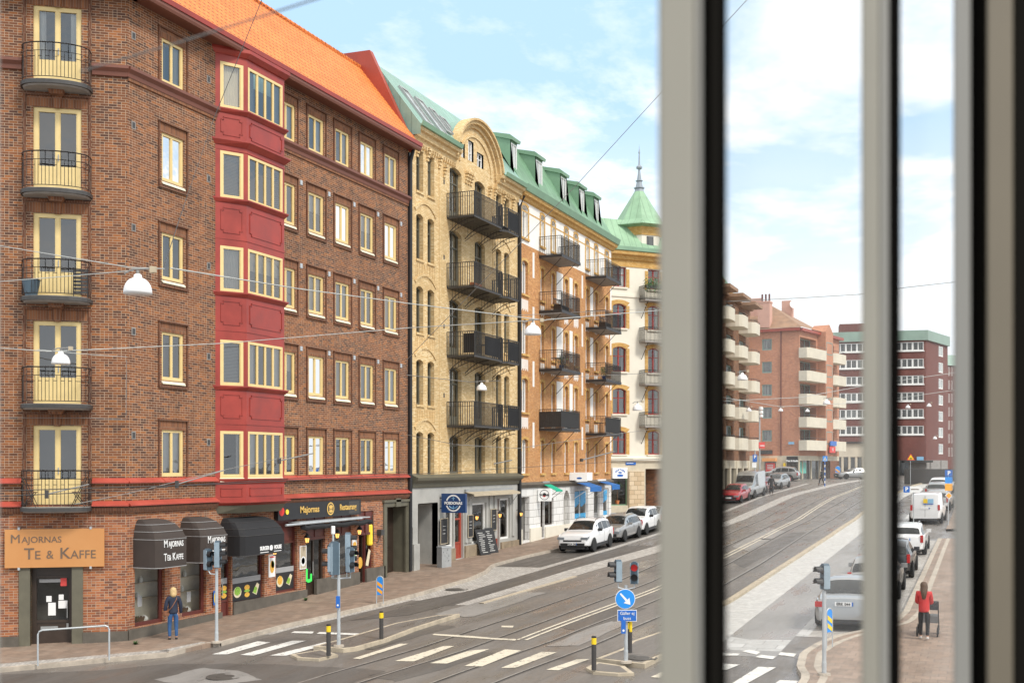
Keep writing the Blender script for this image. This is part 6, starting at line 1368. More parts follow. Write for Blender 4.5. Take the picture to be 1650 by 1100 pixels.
m.build('tabletop', 'iron_grey', r); m = MB(); m.tube([f_.p(-.2, .03, fl[2]), f_.p(-.2, .03, fl[2] + .9)], .015, 5); m.tube([f_.p(.2, .03, fl[2]), f_.p(.2, .03, fl[2] + .9)], .015, 5); m.build('leg', 'iron', r)
for (u, w, z, l, ln) in ((62.7, 1.05, 14.77, 'dark slatted bench on the second highest left balcony of the ochre house', 1.5), (71.2, 1.05, 14.72, 'dark slatted bench on the second highest right balcony of the ochre house', 1.3), (54.0, .9, 17.86, 'dark bench on the top balcony of the yellow house', 1.2)):
    r = root('bench', l, 'bench', FA.p(u, w, z)); f_ = Fr(FA.p(u, 0, 0).xy, (0, 1), (1, 0)); m = MB()
    for k in range(4): m.box(f_, 0, ln, w - .35 + k * .1, w - .28 + k * .1, z + .42, z + .45)
    m.build('seat', 'dark_wood', r); m = MB(); m.box(f_, 0, ln, w - .42, w - .39, z + .8, z + .86); m.box(f_, 0, ln, w - .42, w - .39, z + .5, z + .54)
    for k in range(9): m.box(f_, k * ln / 9, k * ln / 9 + .04, w - .41, w - .39, z + .45, z + .82)
    m.build('backrest', 'dark_wood', r)
    for q in (.03, ln - .03): m = MB(); m.box(f_, q - .03, q + .03, w - .4, w + .05, z, z + .42); m.build('leg', 'dark_wood', r)
for (u, w, z, l) in ((50.2, 1.2, 14.4, 'first terracotta planter on the yellow house balcony, left'), (50.75, 1.2, 14.4, 'second terracotta planter on the yellow house balcony, right')):
    r = root('planter', l, 'planter', FA.p(u, w, z)); m = MB(); m.box(FA, u - .22, u + .22, w - .1, w + .1, z, z + .2); m.build('box', 'terracotta', r); m = MB(); m.box(FA, u - .2, u + .2, w - .08, w + .08, z + .2, z + .21); m.build('soil', 'dark_wood', r)
for (u, w, z, l) in ((63.0, .7, 11.3, 'round table on the middle left balcony of the ochre house'), (71.3, .7, 7.7, 'round table on the lowest right balcony of the ochre house'), (52.0, .8, 11.0, 'round table behind the screen of the yellow house balcony')):
    r = root('table', l, 'table', FA.p(u, w, z)); m = MB(); m.lathe(FA.p(u, w, z), [(.3, .7), (.3, .73), (0, .73)], 14); m.build('tabletop', 'dark_wood', r); m = MB(); m.lathe(FA.p(u, w, z), [(.2, 0), (.03, .05), (.025, .7)], 8); m.build('leg', 'iron', r)
for (u, z, l, hh) in ((62.9, 11.3, 'leafy plant in a pot on the middle left balcony of the ochre house', .5), (64.2, 7.77, 'leafy plant on the lowest left balcony of the ochre house', .8), (71.0, 11.25, 'leafy plant on the middle right balcony of the ochre house', .5)):
    r = root('potted_plant', l, 'plant', FA.p(u, 1.1, z)); m = MB(); m.lathe(FA.p(u, 1.1, z), [(.12, 0), (.17, .28)], 10); m.build('pot', 'navy', r); m = MB(); q = random.Random(int(u * 10))
    for k in range(90):
        p = FA.p(u, 1.1, z + .3 + hh * .5) + Vector((q.gauss(0, .12), q.gauss(0, .14), q.gauss(0, hh * .28))); v1 = Vector((q.uniform(-1, 1), q.uniform(-1, 1), q.uniform(-1, 1))).normalized() * .06; v2 = v1.orthogonal().normalized() * .03; m.face([p - v1, p + v2, p + v1, p - v2])
    m.build('leaves', 'leaf', r, recalc=False)
u0, u1 = DU(1030), DL; r = root('planter', 'wide planter of hanging greenery on the top balcony of the tower house', 'plant', FD.p((u0 + u1) / 2, .95, 19.8)); m = MB(); m.box(FD, u0, u1, .95, 1.12, 19.6, 19.85); m.build('box', 'iron_grey', r); m = MB(); q = random.Random(9)
for k in range(700):
    p = FD.p(q.uniform(u0 - .1, u1), 1.05 + q.gauss(0, .12), 19.85 + q.gauss(0, .28)); v1 = Vector((q.uniform(-1, 1), q.uniform(-1, 1), q.uniform(-1, 1))).normalized() * .08; v2 = v1.orthogonal().normalized() * .04; m.face([p - v1, p + v2, p + v1, p - v2])
m.build('leaves', 'leaf', r, recalc=False)
# ---- traffic lights, bollards, signs
def head(par, c, ang, n_=3, lit=None, h=None, w_=.26, edge='signal_edge'):
    """signal head: c = centre bottom, ang = direction its lamps face"""
    f = Fr((c[0], c[1]), (-math.sin(ang), math.cos(ang)), (math.cos(ang), math.sin(ang))); H = h or (.3 * n_ + .06); z = c[2]
    m = MB(); q = [(-w_ / 2, z), (w_ / 2, z), (w_ / 2, z + H - .05), (w_ / 2 - .06, z + H), (-w_ / 2 + .06, z + H), (-w_ / 2, z + H - .05)]; m.extw(f, q, -.07, .07); o = m.build('signal_head', 'signal_body', par)
    m = MB(); m.box(f, -w_ / 2 - .012, -w_ / 2 + .012, -.075, .08, z + .02, z + H - .05); m.box(f, w_ / 2 - .012, w_ / 2 + .012, -.075, .08, z + .02, z + H - .05); m.build('edge_strip', edge, o)
    m = MB(); s = (H - .06) / n_
    for k in range(n_):
        zc = z + .03 + s * (k + .5); r_ = min(.105, s * .4); pts = []
        for (w0, w1) in ((.07, .3),):
            for j in range(10):
                a0 = math.pi * (-.1 + 1.2 * j / 10); a1 = math.pi * (-.1 + 1.2 * (j + 1) / 10)
                m.face([f.p(r_ * math.cos(a0), w0, zc + r_ * math.sin(a0)), f.p(r_ * math.cos(a1), w0, zc + r_ * math.sin(a1)), f.p(r_ * math.cos(a1), w1 - .02, zc + r_ * math.sin(a1)), f.p(r_ * math.cos(a0), w1 - .06, zc + r_ * math.sin(a0))])
    m.build('visor', 'black_plastic', o)
    for k in range(n_):
        zc = z + .03 + s * (k + .5); m = MB(); m.disc(f, 0, .075, zc, .09 if s > .2 else .07, .09 if s > .2 else .07, 14); m.build('lens', 'signal_red' if lit == k else 'black_plastic', o)
    return o
def pole_z(x, y, ytop, p): return CZ + (HY - ytop) / FP * (p.x * -SN + p.y * CS)
def signal(lab, bx, by, ytop, r_=.057):
    p = hit(bx, by, .12); zt = pole_z(bx, by, ytop, p); r = root('traffic_light', lab, 'traffic light', p)
    m = MB(); m.lathe(p, [(r_, 0), (r_, .3), (r_ * .88, .35), (r_ * .8, zt - p.z)], 12); m.build('pole', 'galv', r); m = MB(); m.lathe(p, [(.16, 0), (.15, .05), (.06, .06)], 12); m.build('base', 'kerb', r); return r, p, zt
dpt = lambda p: p.x * -SN + p.y * CS
def off(p, dx, z): return Vector((p.x + CS * dx, p.y + SN * dx, z))        # shift sideways as seen from the window
pxm = lambda p: dpt(p) / FP
r, p, zt = signal('slim traffic light at the pavement corner by the tea shop, two heads', 349, 1035, 916)
head(r, (*off(p, 2 * pxm(p), 0).xy, CZ + (750 - 914) * pxm(p)), R(20), 3, h=.82, w_=.23); head(r, (*off(p, -14 * pxm(p), 0).xy, CZ + (750 - 918) * pxm(p)), R(-20), 2, h=.66, w_=.2)
m = MB(); z = CZ + (750 - 925) * pxm(p); m.tube([off(p, 0, z), off(p, -10 * pxm(p), z + .02), off(p, -14 * pxm(p), z + .14)], .022, 6); m.build('bracket', 'galv', r)
m = MB(); z = p.z + 1.0; m.build('x', 'galv', r) if 0 else None
r, p, zt = signal('traffic light with a cluster of four heads on the left island', 545.8, 1041, 925)
for (dx, yb, an, nn, hh, ww) in ((-6, 925, 150, 3, .98, .24), (13, 912, 25, 3, .98, .24), (-11, 921, 195, 2, .8, .19), (19, 921, -15, 2, .74, .19)):
    q = off(p, dx * pxm(p), 0); q = q + Vector((-SN, CS, 0)) * (.25 if yb == 912 else -.1); head(r, (*q.xy, CZ + (750 - yb) * pxm(p)), R(an), nn, h=hh, w_=ww)
m = MB(); z = CZ + (750 - 929) * pxm(p)
for dx in (-11, 13, 19): m.tube([off(p, 0, z - .05), off(p, dx * pxm(p), z - .02), off(p, dx * pxm(p), z + .16)], .022, 6)
m.tube([off(p, -9 * pxm(p), z), off(p, -9 * pxm(p), z + 1.25)], .03, 6); m.build('bracket', 'galv', r); m = MB(); q = off(p, -9 * pxm(p), z + 1.25); m.lathe(q, [(.05, 0), (.06, .02), (.06, .22), (.05, .24)], 8); m.build('detector', 'sign_white', r)
def button(r, p, z=1.15, dx=0.): 
    q = off(p, dx, p.z + z) - Vector((-SN, CS, 0)) * .09; f = Fr(q.xy, (CS, SN), (SN, -CS)); m = MB(); m.box(f, -.055, .055, 0, .08, q.z, q.z + .34); o = m.build('button_box', 'sign_blue', r); m = MB(); m.disc(f, 0, .085, q.z + .08, .03, .03, 10); m.build('button', 'sign_white', o)
button(r, p)
r, p, zt = signal('traffic light with red lit head and round blue arrow sign on the right island', 1008.6, 1067, 942)
k_ = pxm(p)
for (dx, an, lit) in ((-12.5, 215, None), (13.5, -75, 1)):
    head(r, (*off(p, dx * k_, 0).xy, CZ + (750 - (937 if dx < 0 else 940)) * k_), R(an), 2, lit, h=.58, w_=.19)
m = MB(); z = CZ + (750 - 945) * k_
for dx in (-12.5, 13.5): m.tube([off(p, 0, z - .06), off(p, dx * k_, z - .02), off(p, dx * k_, z + .1)], .02, 6)
m.build('bracket', 'galv', r); button(r, p, .78, -.08); m = MB(); q = off(p, .12, p.z + .8); m.lathe(q, [(.035, 0), (.04, .02), (.04, .26), (.035, .28)], 8); m.build('acoustic_box', 'sign_yellow', r)
fs = Fr((p - Vector((-SN, CS, 0)) * .1).xy, (CS, SN), (SN, -CS))
rs = root('arrow_sign', 'round blue sign with white arrow pointing down right, on the island pole', 'sign', fs.p(0, 0, CZ + (750 - 963) * k_)); zc = CZ + (750 - 963.5) * k_
m = MB(); m.lathe(fs.p(-.03, 0, zc), [(0, 0), (.26, 0), (.26, .012), (0, .012)], 32, axis=(SN, -CS, 0)); m.build('rim', 'sign_white', rs); m = MB(); m.lathe(fs.p(-.03, .013, zc), [(0, 0), (.245, 0), (.245, .006), (0, .006)], 32, axis=(SN, -CS, 0)); m.build('disc', 'sign_blue_bright', rs)
m = MB(); c_, s_ = math.cos(R(-48)), math.sin(R(-48))
def ar(u, v): return fs.p(-.03 + u * c_ - v * s_, .024, zc + u * s_ + v * c_)
m.face([ar(-.19, .022), ar(-.19, -.022), ar(.06, -.03), ar(.06, .03)]); m.face([ar(.05, .1), ar(.05, -.1), ar(.2, 0)]); m.build('arrow', 'sign_white', rs)
rs = root('text_sign', 'small blue rectangular plate under the round arrow sign', 'sign', fs.p(0, 0, CZ + (750 - 990) * k_)); zc = CZ + (750 - 990.3) * k_
m = MB(); m.box(fs, -.23, .27, -.005, .008, zc - .15, zc + .15); m.build('border', 'sign_white', rs); m = MB(); m.box(fs, -.215, .255, .008, .014, zc - .135, zc + .135); m.build('plate', 'sign_blue', rs)
text('Gäller ej', fs, .02, .018, zc + .06, .115, 'sign_white', rs, bold=.0, sx=.95); text('buss', fs, .02, .018, zc - .07, .115, 'sign_white', rs, bold=.0, sx=1.)
r, p, zt = signal('traffic light with a single head on the right pavement corner', 1328, 1087, 951); head(r, (*off(p, 1.5 * pxm(p), 0).xy, CZ + (750 - 949) * pxm(p)), R(215), 2, h=.62, w_=.2)
for (x, y, yt, l) in ((529.4, 1056, 1005, 'dark bollard with yellow top on the tip of the left island'), (614.5, 1030, 984, 'dark bollard with yellow top further along the left island'), (957, 1079, 1024, 'dark bollard with yellow top on the tip of the right island'), (1015, 1052, 1000, 'dark bollard with yellow top behind the arrow sign pole')):
    p = hit(x, y, .1); z = pole_z(x, y, yt, p); r = root('bollard', l, 'bollard', p, 'bollards on the traffic islands'); m = MB(); h_ = z - p.z; m.lathe(p, [(.062, 0), (.062, h_ * .76)], 12); m.build('post', 'bollard_grey', r); m = MB(); m.lathe(p, [(.062, h_ * .76), (.064, h_ * .77), (.064, h_ * .95)], 12); m.build('band', 'sign_yellow', r); m = MB(); m.lathe(p, [(.064, h_ * .95), (.064, h_ * .985), (.05, h_), (0, h_)], 12); m.build('cap', 'black_plastic', r)
def chevron(lab, bx, by, w_, h_, zb, yaw=0., cols_=('sign_blue_bright', 'sign_orange')):
    p = hit(bx, by, .12); f = Fr(p.xy, (CS, SN), (SN, -CS)).sub(0, 0, yaw); r = root('marker_board', lab, 'sign', p); z = p.z + zb
    m = MB(); n_ = 10; out = [(-w_ / 2, z), (w_ / 2, z), (w_ / 2, z + h_ - w_ / 2)] + [(w_ / 2 * math.cos(math.pi * k / n_), z + h_ - w_ / 2 + w_ / 2 * math.sin(math.pi * k / n_)) for k in range(1, n_)] + [(-w_ / 2, z + h_ - w_ / 2)]
    m.extw(f, out, -.015, 0); m.build('board', cols_[0], r)
    m = MB(); s = h_ / 5.2
    for k in range(3):
        zc = z + h_ * (.12 + .34 * k); a_ = w_ * .46
        if zc + a_ * .7 + s * .6 < z + h_ - .02: m.face([f.p(-a_, .006, zc + a_ * .7), f.p(a_, .006, zc - a_ * .7), f.p(a_, .006, zc - a_ * .7 + s), f.p(-a_, .006, zc + a_ * .7 + s)])
    m.build('stripe', cols_[1], r)
    m = MB(); arc = [f.p(-w_ / 2 - .02, -.01, p.z)] + [f.p((w_ / 2 + .02) * math.cos(math.pi * (1 - k / 12)), -.01, z + h_ - w_ / 2 + (w_ / 2 + .02) * math.sin(math.pi * (1 - k / 12))) for k in range(13)] + [f.p(w_ / 2 + .02, -.01, p.z)]; m.tube(arc, .018, 6); m.build('frame', 'galv', r); return r, f, z
chevron('blue and orange striped marker board on the left pavement edge', 612, 972, .22, .68, .32, .2); chevron('blue and yellow striped marker board in front of the silver saloon', 1337, 1043, .2, .62, .42, -.6, ('sign_blue_bright', 'sign_yellow'))
chevron('small blue and orange striped marker board at the far junction', 1350, 770, .6, 1.3, .2, 0)
p0, p1 = hit(61, 1072, .12), hit(176, 1062.5, .12); r = root('handrail', 'low grey tubular rail on the pavement before the tea shop door', 'handrail', p0); m = MB(); h_ = .98
dd = (p1 - p0); m.tube([p0, p0 + Vector((0, 0, h_ - .12)), p0 + dd * .02 + Vector((0, 0, h_ - .03)), p0 + dd * .06 + Vector((0, 0, h_)), p0 + dd * .94 + Vector((0, 0, h_)), p0 + dd * .98 + Vector((0, 0, h_ - .03)), p1 + Vector((0, 0, h_ - .12)), p1], .024, 8); m.build('tube', 'galv', r)
# weeds at the plinth
for (x, y, l) in ((219, 1038, 'small green weed at the foot of the tea shop plinth'), (493, 967, 'small green weed beside the restaurant door step')):
    p = hit(x, y, .12); m = MB(); q = random.Random(x)
    for k in range(50): a_ = q.uniform(0, 6.28); L_ = q.uniform(.05, .16); t2 = p + Vector((math.cos(a_) * L_, math.sin(a_) * L_, q.uniform(.03, .14))); s_ = Vector((-math.sin(a_), math.cos(a_), 0)) * .015; m.face([p, p.lerp(t2, .6) + s_, t2, p.lerp(t2, .6) - s_])
    tag(m.build('weed', 'leaf', recalc=False), l, 'weed')
# ---- far signs
def post(lab, x, y, ytop, r_=.03, name='sign_post', Z=None, mt='galv'):
    p = hit(x, y, .1); zt = pole_z(x, y, ytop, p); r = root(name, lab, 'sign', p); m = MB(); m.lathe(p, [(r_, 0), (r_, zt - p.z)], 8); m.build('post', mt, r); return r, p, Fr((p - Vector((-SN, CS, 0)) * .06).xy, (CS, SN), (SN, -CS)), pxm(p)
zy = lambda p, y: CZ + (HY - y) * pxm(p)
r, p, f, k = post('white arrow sign with blue parking square on a thin post', 1472, 852, 783)
m = MB(); a, b, zc = -17 * k, 9 * k, zy(p, 788); m.extw(f, [(a, zc - 5 * k), (b, zc - 5 * k), (b + 6 * k, zc), (b, zc + 5 * k), (a, zc + 5 * k)], 0, .02); m.build('arrow_board', 'sign_white', r); m = MB(); m.box(f, a, a + 10 * k, .02, .028, zc - 5 * k, zc + 5 * k); m.build('parking_square', 'sign_blue', r); text('P', f, a + 5 * k, .035, zc, 9 * k, 'sign_white', r, bold=.01)
m = MB(); m.box(f, a + 12 * k, b - 1 * k, .02, .026, zc - .7 * k, zc + .7 * k); m.build('text_line', 'sign_ink', r)
r, p, f, k = post('tall stack of blue and yellow parking signs on a post by the right frame', 1528, 846, 757)
for (y0, y1, mt) in ((757, 767, 'sign_blue'), (768, 778, 'sign_blue_bright'), (779, 790, 'sign_orange')): m = MB(); m.box(f, -6 * k, 6 * k, 0, .03, zy(p, y1), zy(p, y0)); m.build('panel', mt, r)
text('P', f, 0, .04, zy(p, 762), 9 * k, 'sign_white', r, bold=.01); m = MB(); zc = zy(p, 798); m.extw(f, [(0, zc - 6 * k), (6 * k, zc), (0, zc + 6 * k), (-6 * k, zc)], 0, .03); m.build('diamond', 'sign_white', r); m = MB(); m.extw(f, [(0, zc - 4.6 * k), (4.6 * k, zc), (0, zc + 4.6 * k), (-4.6 * k, zc)], .03, .04); m.build('diamond_face', 'sign_orange', r)
r, p, f, k = post('red edged yellow warning triangle for a speed bump at the far junction', 1467, 780, 742)
m = MB(); zc = zy(p, 737); m.extw(f, [(-6.5 * k, zc - 4 * k), (6.5 * k, zc - 4 * k), (0, zc + 6.5 * k)], 0, .04); m.build('triangle', 'sign_red', r); m = MB(); m.extw(f, [(-4.8 * k, zc - 3 * k), (4.8 * k, zc - 3 * k), (0, zc + 4.8 * k)], .04, .05); m.build('face', 'sign_yellow', r); m = MB(); m.disc(f, 0, .055, zc - 1.4 * k, 2.4 * k, .9 * k, 10); m.build('symbol', 'black_plastic', r)
r, p, f, k = post('square blue pedestrian crossing sign on a striped post at the far junction', 1329, 783, 742, .05, mt='sign_blue')
m = MB(); zc = zy(p, 738.5); m.box(f, -3.7 * k, 3.7 * k, 0, .04, zc - 4.2 * k, zc + 4.2 * k); m.build('plate', 'sign_blue_bright', r); m = MB(); m.extw(f, [(-2.8 * k, zc - 3 * k), (2.8 * k, zc - 3 * k), (0, zc + 3 * k)], .04, .05); m.build('triangle', 'sign_white', r); m = MB(); m.tube([f.p(0, .06, zc + 1.3 * k), f.p(0, .06, zc - .6 * k), f.p(-.9 * k, .06, zc - 2.4 * k)], .3 * k, 5); m.tube([f.p(0, .06, zc - .6 * k), f.p(.9 * k, .06, zc - 2.4 * k)], .3 * k, 5); m.build('figure', 'black_plastic', r)
m = MB()
for j in range(5): m.lathe(p + Vector((0, 0, .3 + j * .55)), [(.055, 0), (.055, .25)], 8)
m.build('band', 'sign_white', r)
r, p, f, k = post('blue parking sign with white plate beside the silver van', 1216.5, 797, 725, .05)
m = MB(); m.box(f, -4 * k, 3 * k, 0, .04, zy(p, 744), zy(p, 732)); m.build('plate', 'sign_blue', r); text('P', f, -.5 * k, .05, zy(p, 736), 7 * k, 'sign_white', r, bold=.015); m = MB(); m.box(f, -5 * k, 2 * k, 0, .04, zy(p, 753), zy(p, 745)); m.build('lower_plate', 'sign_white', r)
r, p, f, k = post('tall grey mast with small red shop flag left of the orange block', 1224, 792, 655, .07, 'mast')
m = MB(); m.box(f, -2 * k, 8 * k, .05, .12, zy(p, 722), zy(p, 712)); m.build('flag', 'poster_red', r); m = MB(); m.box(f, 0, 7 * k, .125, .13, zy(p, 718.5), zy(p, 717)); m.build('text_line', 'sign_white', r)
m = MB()
for j in range(3): m.lathe(f.p(1.5 * k, .1, zy(p, 660 + 6 * j)), [(.0, 0), (.22, .0), (.2, .25), (0, .3)], 8)
m.build('spotlight', 'sign_white', r)
def fsign(lab, fr, u0, u1, z0, z1, mt, txt=(), tm='sign_white', w=.1, name='shop_sign'):
    r = root(name, lab, 'sign', fr.p((u0 + u1) / 2, w, (z0 + z1) / 2)); m = MB(); m.box(fr, u0, u1, w, w + .12, z0, z1); m.build('board', mt, r)
    for (s, z, sz) in txt: text(s, fr, (u0 + u1) / 2, w + .14, z, sz, tm, r, bold=.02)
fsign('red poster board with white lines between the parked cars and orange block', G1, gu(G1, 1234.5), gu(G1, 1249), 4.4, 5.9, 'poster_red'); 
m = MB()
for j in range(3): m.box(G1, gu(G1, 1237), gu(G1, 1246.5), .23, .24, 5.15 + .22 * j, 5.25 + .22 * j)
tag(m.build('poster_text', 'sign_white', bpy.data.objects[[o.name for o in bpy.data.objects if o.name.startswith('shop_sign')][-1]]))
fsign('black sign with two white lines over the shop door of the orange block', G1, gu(G1, 1268), gu(G1, 1286), 5.9, 6.7, 'black_plastic', (('Thai & Sushi', 6.15, .3),))
fsign('black green lettered sign above the orange canopy', G1, gu(G1, 1225), gu(G1, 1245), 7.0, 7.5, 'iron_grey')
fsign('pale blue street name plate on the orange block', G1, gu(G1, 1271), gu(G1, 1280), 8.2, 8.5, 'pale_blue', name='street_name_sign')
fsign('slanted blue shop flag sign at the orange block corner', G2, gu(G2, 1321), gu(G2, 1331), 8.1, 8.7, 'sign_blue', w=1.3); fsign('red square shop sign with white letter at the orange block corner', G2, gu(G2, 1320), gu(G2, 1329), 7.2, 8.0, 'sign_red', (('G', 7.6, .5),), w=1.3)
fsign('yellow vertical banner beside the far shop entrance', G2, gu(G2, 1292), gu(G2, 1296), 4.2, 5.9, 'sign_yellow', w=-.8); fsign('yellow vertical banner on the far shop pier', G1, gu(G1, 1262.5), gu(G1, 1266), 4.4, 5.9, 'sign_yellow', w=.05)
fsign('green and violet poster in the far shop window', G2, gu(G2, 1301), gu(G2, 1311), 4.6, 6.0, 'screen_mint', w=-1.1)
fsign('pale blue shop sign on the dark red block', H1, gu(H1, 1477), gu(H1, 1488), 6.5, 7.1, 'pale_blue', w=.1)
# dark concrete barrier by the road to the right
p0, p1 = at(1474, 775, 118), at(1540, 775, 118); f = Fr(p0.xy, (p1 - p0).xy, (SN, -CS)); z = g(p0.x, p0.y); m = MB(); m.box(f, -1, 8, -.3, 0, z - .2, z + 1.6); tag(m.build('barrier_wall', 'iron_grey'), 'low dark barrier wall behind the parked cars on the right', 'wall')
# ---- lamps on span wires
def dome(lab, x, y, wpx, grp='white dome lamps hung over the street'):
    Z = .52 * FP / wpx; c = at(x, y, Z); r = root('street_lamp', lab, 'street lamp', c, grp); R_ = .26
    m = MB(); m.lathe(c, [(R_, -.10), (R_ * .99, -.05), (R_ * .95, .02), (R_ * .86, .08), (R_ * .7, .14), (R_ * .5, .18), (R_ * .3, .2), (R_ * .28, .25), (R_ * .2, .27), (0, .27)], 28)
    i0 = len(m.v); m.lathe(c, [(R_ * .97, -.098), (R_ * .88, .0), (R_ * .5, .1), (0, .13)], 28); m.f = [q for q in m.f if not (len(q) > 4 and min(q) == 0 and False)]
    m.build('shade', 'lamp_white', r, smooth_=True); m = MB(); m.tube([c + Vector((0, 0, .26)), c + Vector((0, 0, .34))], .03, 6); m.tube([off(c, -.25, c.z + .28), off(c, -.1, c.z + .36), off(c, .22, c.z + .37)], .018, 5); m.build('hanger', 'wire_mid', r)
    m = MB(); m.box(Fr(off(c, .28, 0).xy, (CS, SN), (SN, -CS)), -.05, .06, -.04, .04, c.z + .3, c.z + .41); m.build('junction_box', 'sand_fabric', r); return Z, c
LM = [(222, 465, 45, 'largest white dome lamp, hung before the brown brick wall'), (98, 581, 29, 'white dome lamp hung before the second lowest corner balcony'), (858.5, 534, 27, 'white dome lamp hung before the ochre house balconies'), (776, 625.5, 17, 'white dome lamp hung before the yellow house, above its lowest balcony'),
      (1027, 658, 16, 'white dome lamp hung before the cream tower house'), (1196, 609, 16.5, 'white dome lamp hung before the white rounded balconies'), (1206.5, 661, 9, 'small white dome lamp below the white rounded balconies'), (1258, 661, 7.5, 'small white dome lamp before the drainpipe of the orange block'),
      (1301, 662, 7, 'tiny white dome lamp before the orange block balconies'), (1332, 649, 12, 'white dome lamp at the right edge of the orange block'), (1463, 656, 7.5, 'left of the two small dome lamps before the dark red block'), (1497, 653.5, 7.5, 'right of the two small dome lamps before the dark red block'), (1506.5, 706, 6.5, 'lowest tiny dome lamp before the dark red block')]
DZ = [dome(l, x, y, w) for (x, y, w, l) in LM]
def wire(lab, pts, r_=.008, mt='wire_mid', sag=0., grp=None, seg=10):
    P = [at(*p) for p in pts]; out = []
    for a, b in zip(P, P[1:]):
        for k in range(seg): s = k / seg; out.append(a.lerp(b, s) - Vector((0, 0, sag * 4 * s * (1 - s))))
    out.append(P[-1]); m = MB(); m.tube(out, r_, 4); return tag(m.build('overhead_wire', mt), lab, 'wire', grp)
Z0, Z1, Z2, Z3 = DZ[0][0], DZ[1][0], DZ[2][0], DZ[3][0]
wire('pale span wire that carries the largest dome lamp, running up left', [(-30, 391, 33), (210, 431, Z0 + 2), (265, 433, Z0 + 2)], .010, 'wire_light'); wire('pale span wire from the largest lamp across the brown house to the right', [(275, 432, Z0 + 2), (480, 465, 31), (660, 489, 36), (880, 516, Z2)], .014, 'wire_light')
wire('pale wire from the left edge to the largest dome lamp', [(-30, 456, 27), (120, 444, 25.5), (215, 436, Z0)], .009, 'wire_light')
wire('pale span wire through the lamp before the corner balcony', [(-30, 558, 34), (75, 566, Z1), (130, 564, Z1), (360, 553, 38), (660, 528, 39.5), (860, 516, Z2)], .013, 'wire_light')
wire('thin wire from the corner balcony lamp to the hook on the brick wall', [(60, 563, Z1), (130, 570, Z1 + .3), (205, 575, 34.3)], .009, 'wire_light')
wire('pale wire leaving the lamp before the ochre house to the right', [(880, 515, Z2), (1062, 500, 43), (1180, 492, 46)], .012, 'wire_light'); wire('thin wire across the yellow house through the lamp above its lowest balcony', [(655, 604, 51), (756, 615, Z3), (835, 612, 66), (1062, 600, 80)], .016, 'wire_mid')
wire('thin wire crossing the cream tower house at third floor height', [(835, 508, 60), (985, 500, 75), (1062, 497, 85)], .013, 'wire_mid')
wire('dark thin wire dropping steeply over the red bay', [(430, -20, 30), (345, 190, 29), (300, 320, 28), (264, 430, Z0 + 1.5)], .009, 'wire_dark')
wire('long dark wire rising to the right across the sky', [(655, 580, 50), (930, 297, 45), (1062, 153, 42), (1215, -12, 40)], .014, 'wire_mid', 0)
wire('grey strand added close to the window, imitating a faint reflection before the orange roof', [(130, 115, 1.5), (290, 68, 1.35), (430, 24, 1.2), (530, -8, 1.1)], .0012, 'wire_mid')  # near strand shaped to imitate a faint blurred reflection
wire('thin wire over the far houses from pane to pane', [(1120, 488, 100), (1290, 480, 100), (1387, 474, 100), (1460, 463, 100), (1560, 452, 100)], .03, 'wire_mid')
wire('upper thin wire before the orange block', [(1165, 646, 90), (1290, 640, 95), (1400, 620, 100), (1540, 600, 105)], .022, 'wire_light'); wire('lower thin wire before the orange block', [(1165, 640, 90), (1258, 655, 100), (1400, 648, 110), (1540, 628, 110)], .022, 'wire_light')
wire('tram contact wire along the left track', [(-20, 800, 24), (210, 790, 28), (285, 782, 30), (480, 770, 40), (700, 757, 56), (900, 745, 75), (1062, 737, 95)], .010, 'wire_dark'); wire('tram contact wire along the right track', [(-20, 791, 23), (350, 780, 28), (660, 764, 42), (1062, 739, 75)], .010, 'wire_dark')
wire('thin stay wire from the bay to the tram wire bracket', [(465, 735, 36), (360, 757, 33), (205, 795, 30), (120, 812, 28)], .009, 'wire_mid'); wire('thin wire from the yellow house to the tram wires', [(655, 700, 51), (735, 716, 48), (835, 722, 60), (985, 700, 70), (1062, 690, 80)], .012, 'wire_mid')
wire('thin cable along the brown wall below the second floor', [(0, 673, 33.9), (140, 673, 34.2), (203, 676, 34.6), (204, 580, 34.6)], .008, 'wire_mid', 0)
for (a, b, Z, l) in (((285, 780), (362, 757), 30, 'grey tube bracket holding the tram wire before the tea shop'), ((75, 796), (143, 780), 27, 'grey tube bracket crossing the lowest corner balcony'), ((450, 742), (505, 730), 36, 'short grey tube bracket before the red bay'), ((765, 753), (825, 741), 60, 'grey tube bracket before the yellow house ledge'), ((937, 741), (990, 727), 72, 'grey tube bracket before the ochre house corner')):
    r = root('wire_bracket', l, 'wire bracket', at(*a, Z)); m = MB(); p, q = at(*a, Z), at(*b, Z + 1); m.tube([p, q], .017 * Z / 30, 8); m.build('tube', 'wire_mid', r); m = MB(); m.lathe(p, [(.05 * Z / 30, -.1), (.05 * Z / 30, .1)], 8); m.build('insulator', 'iron_grey', r)
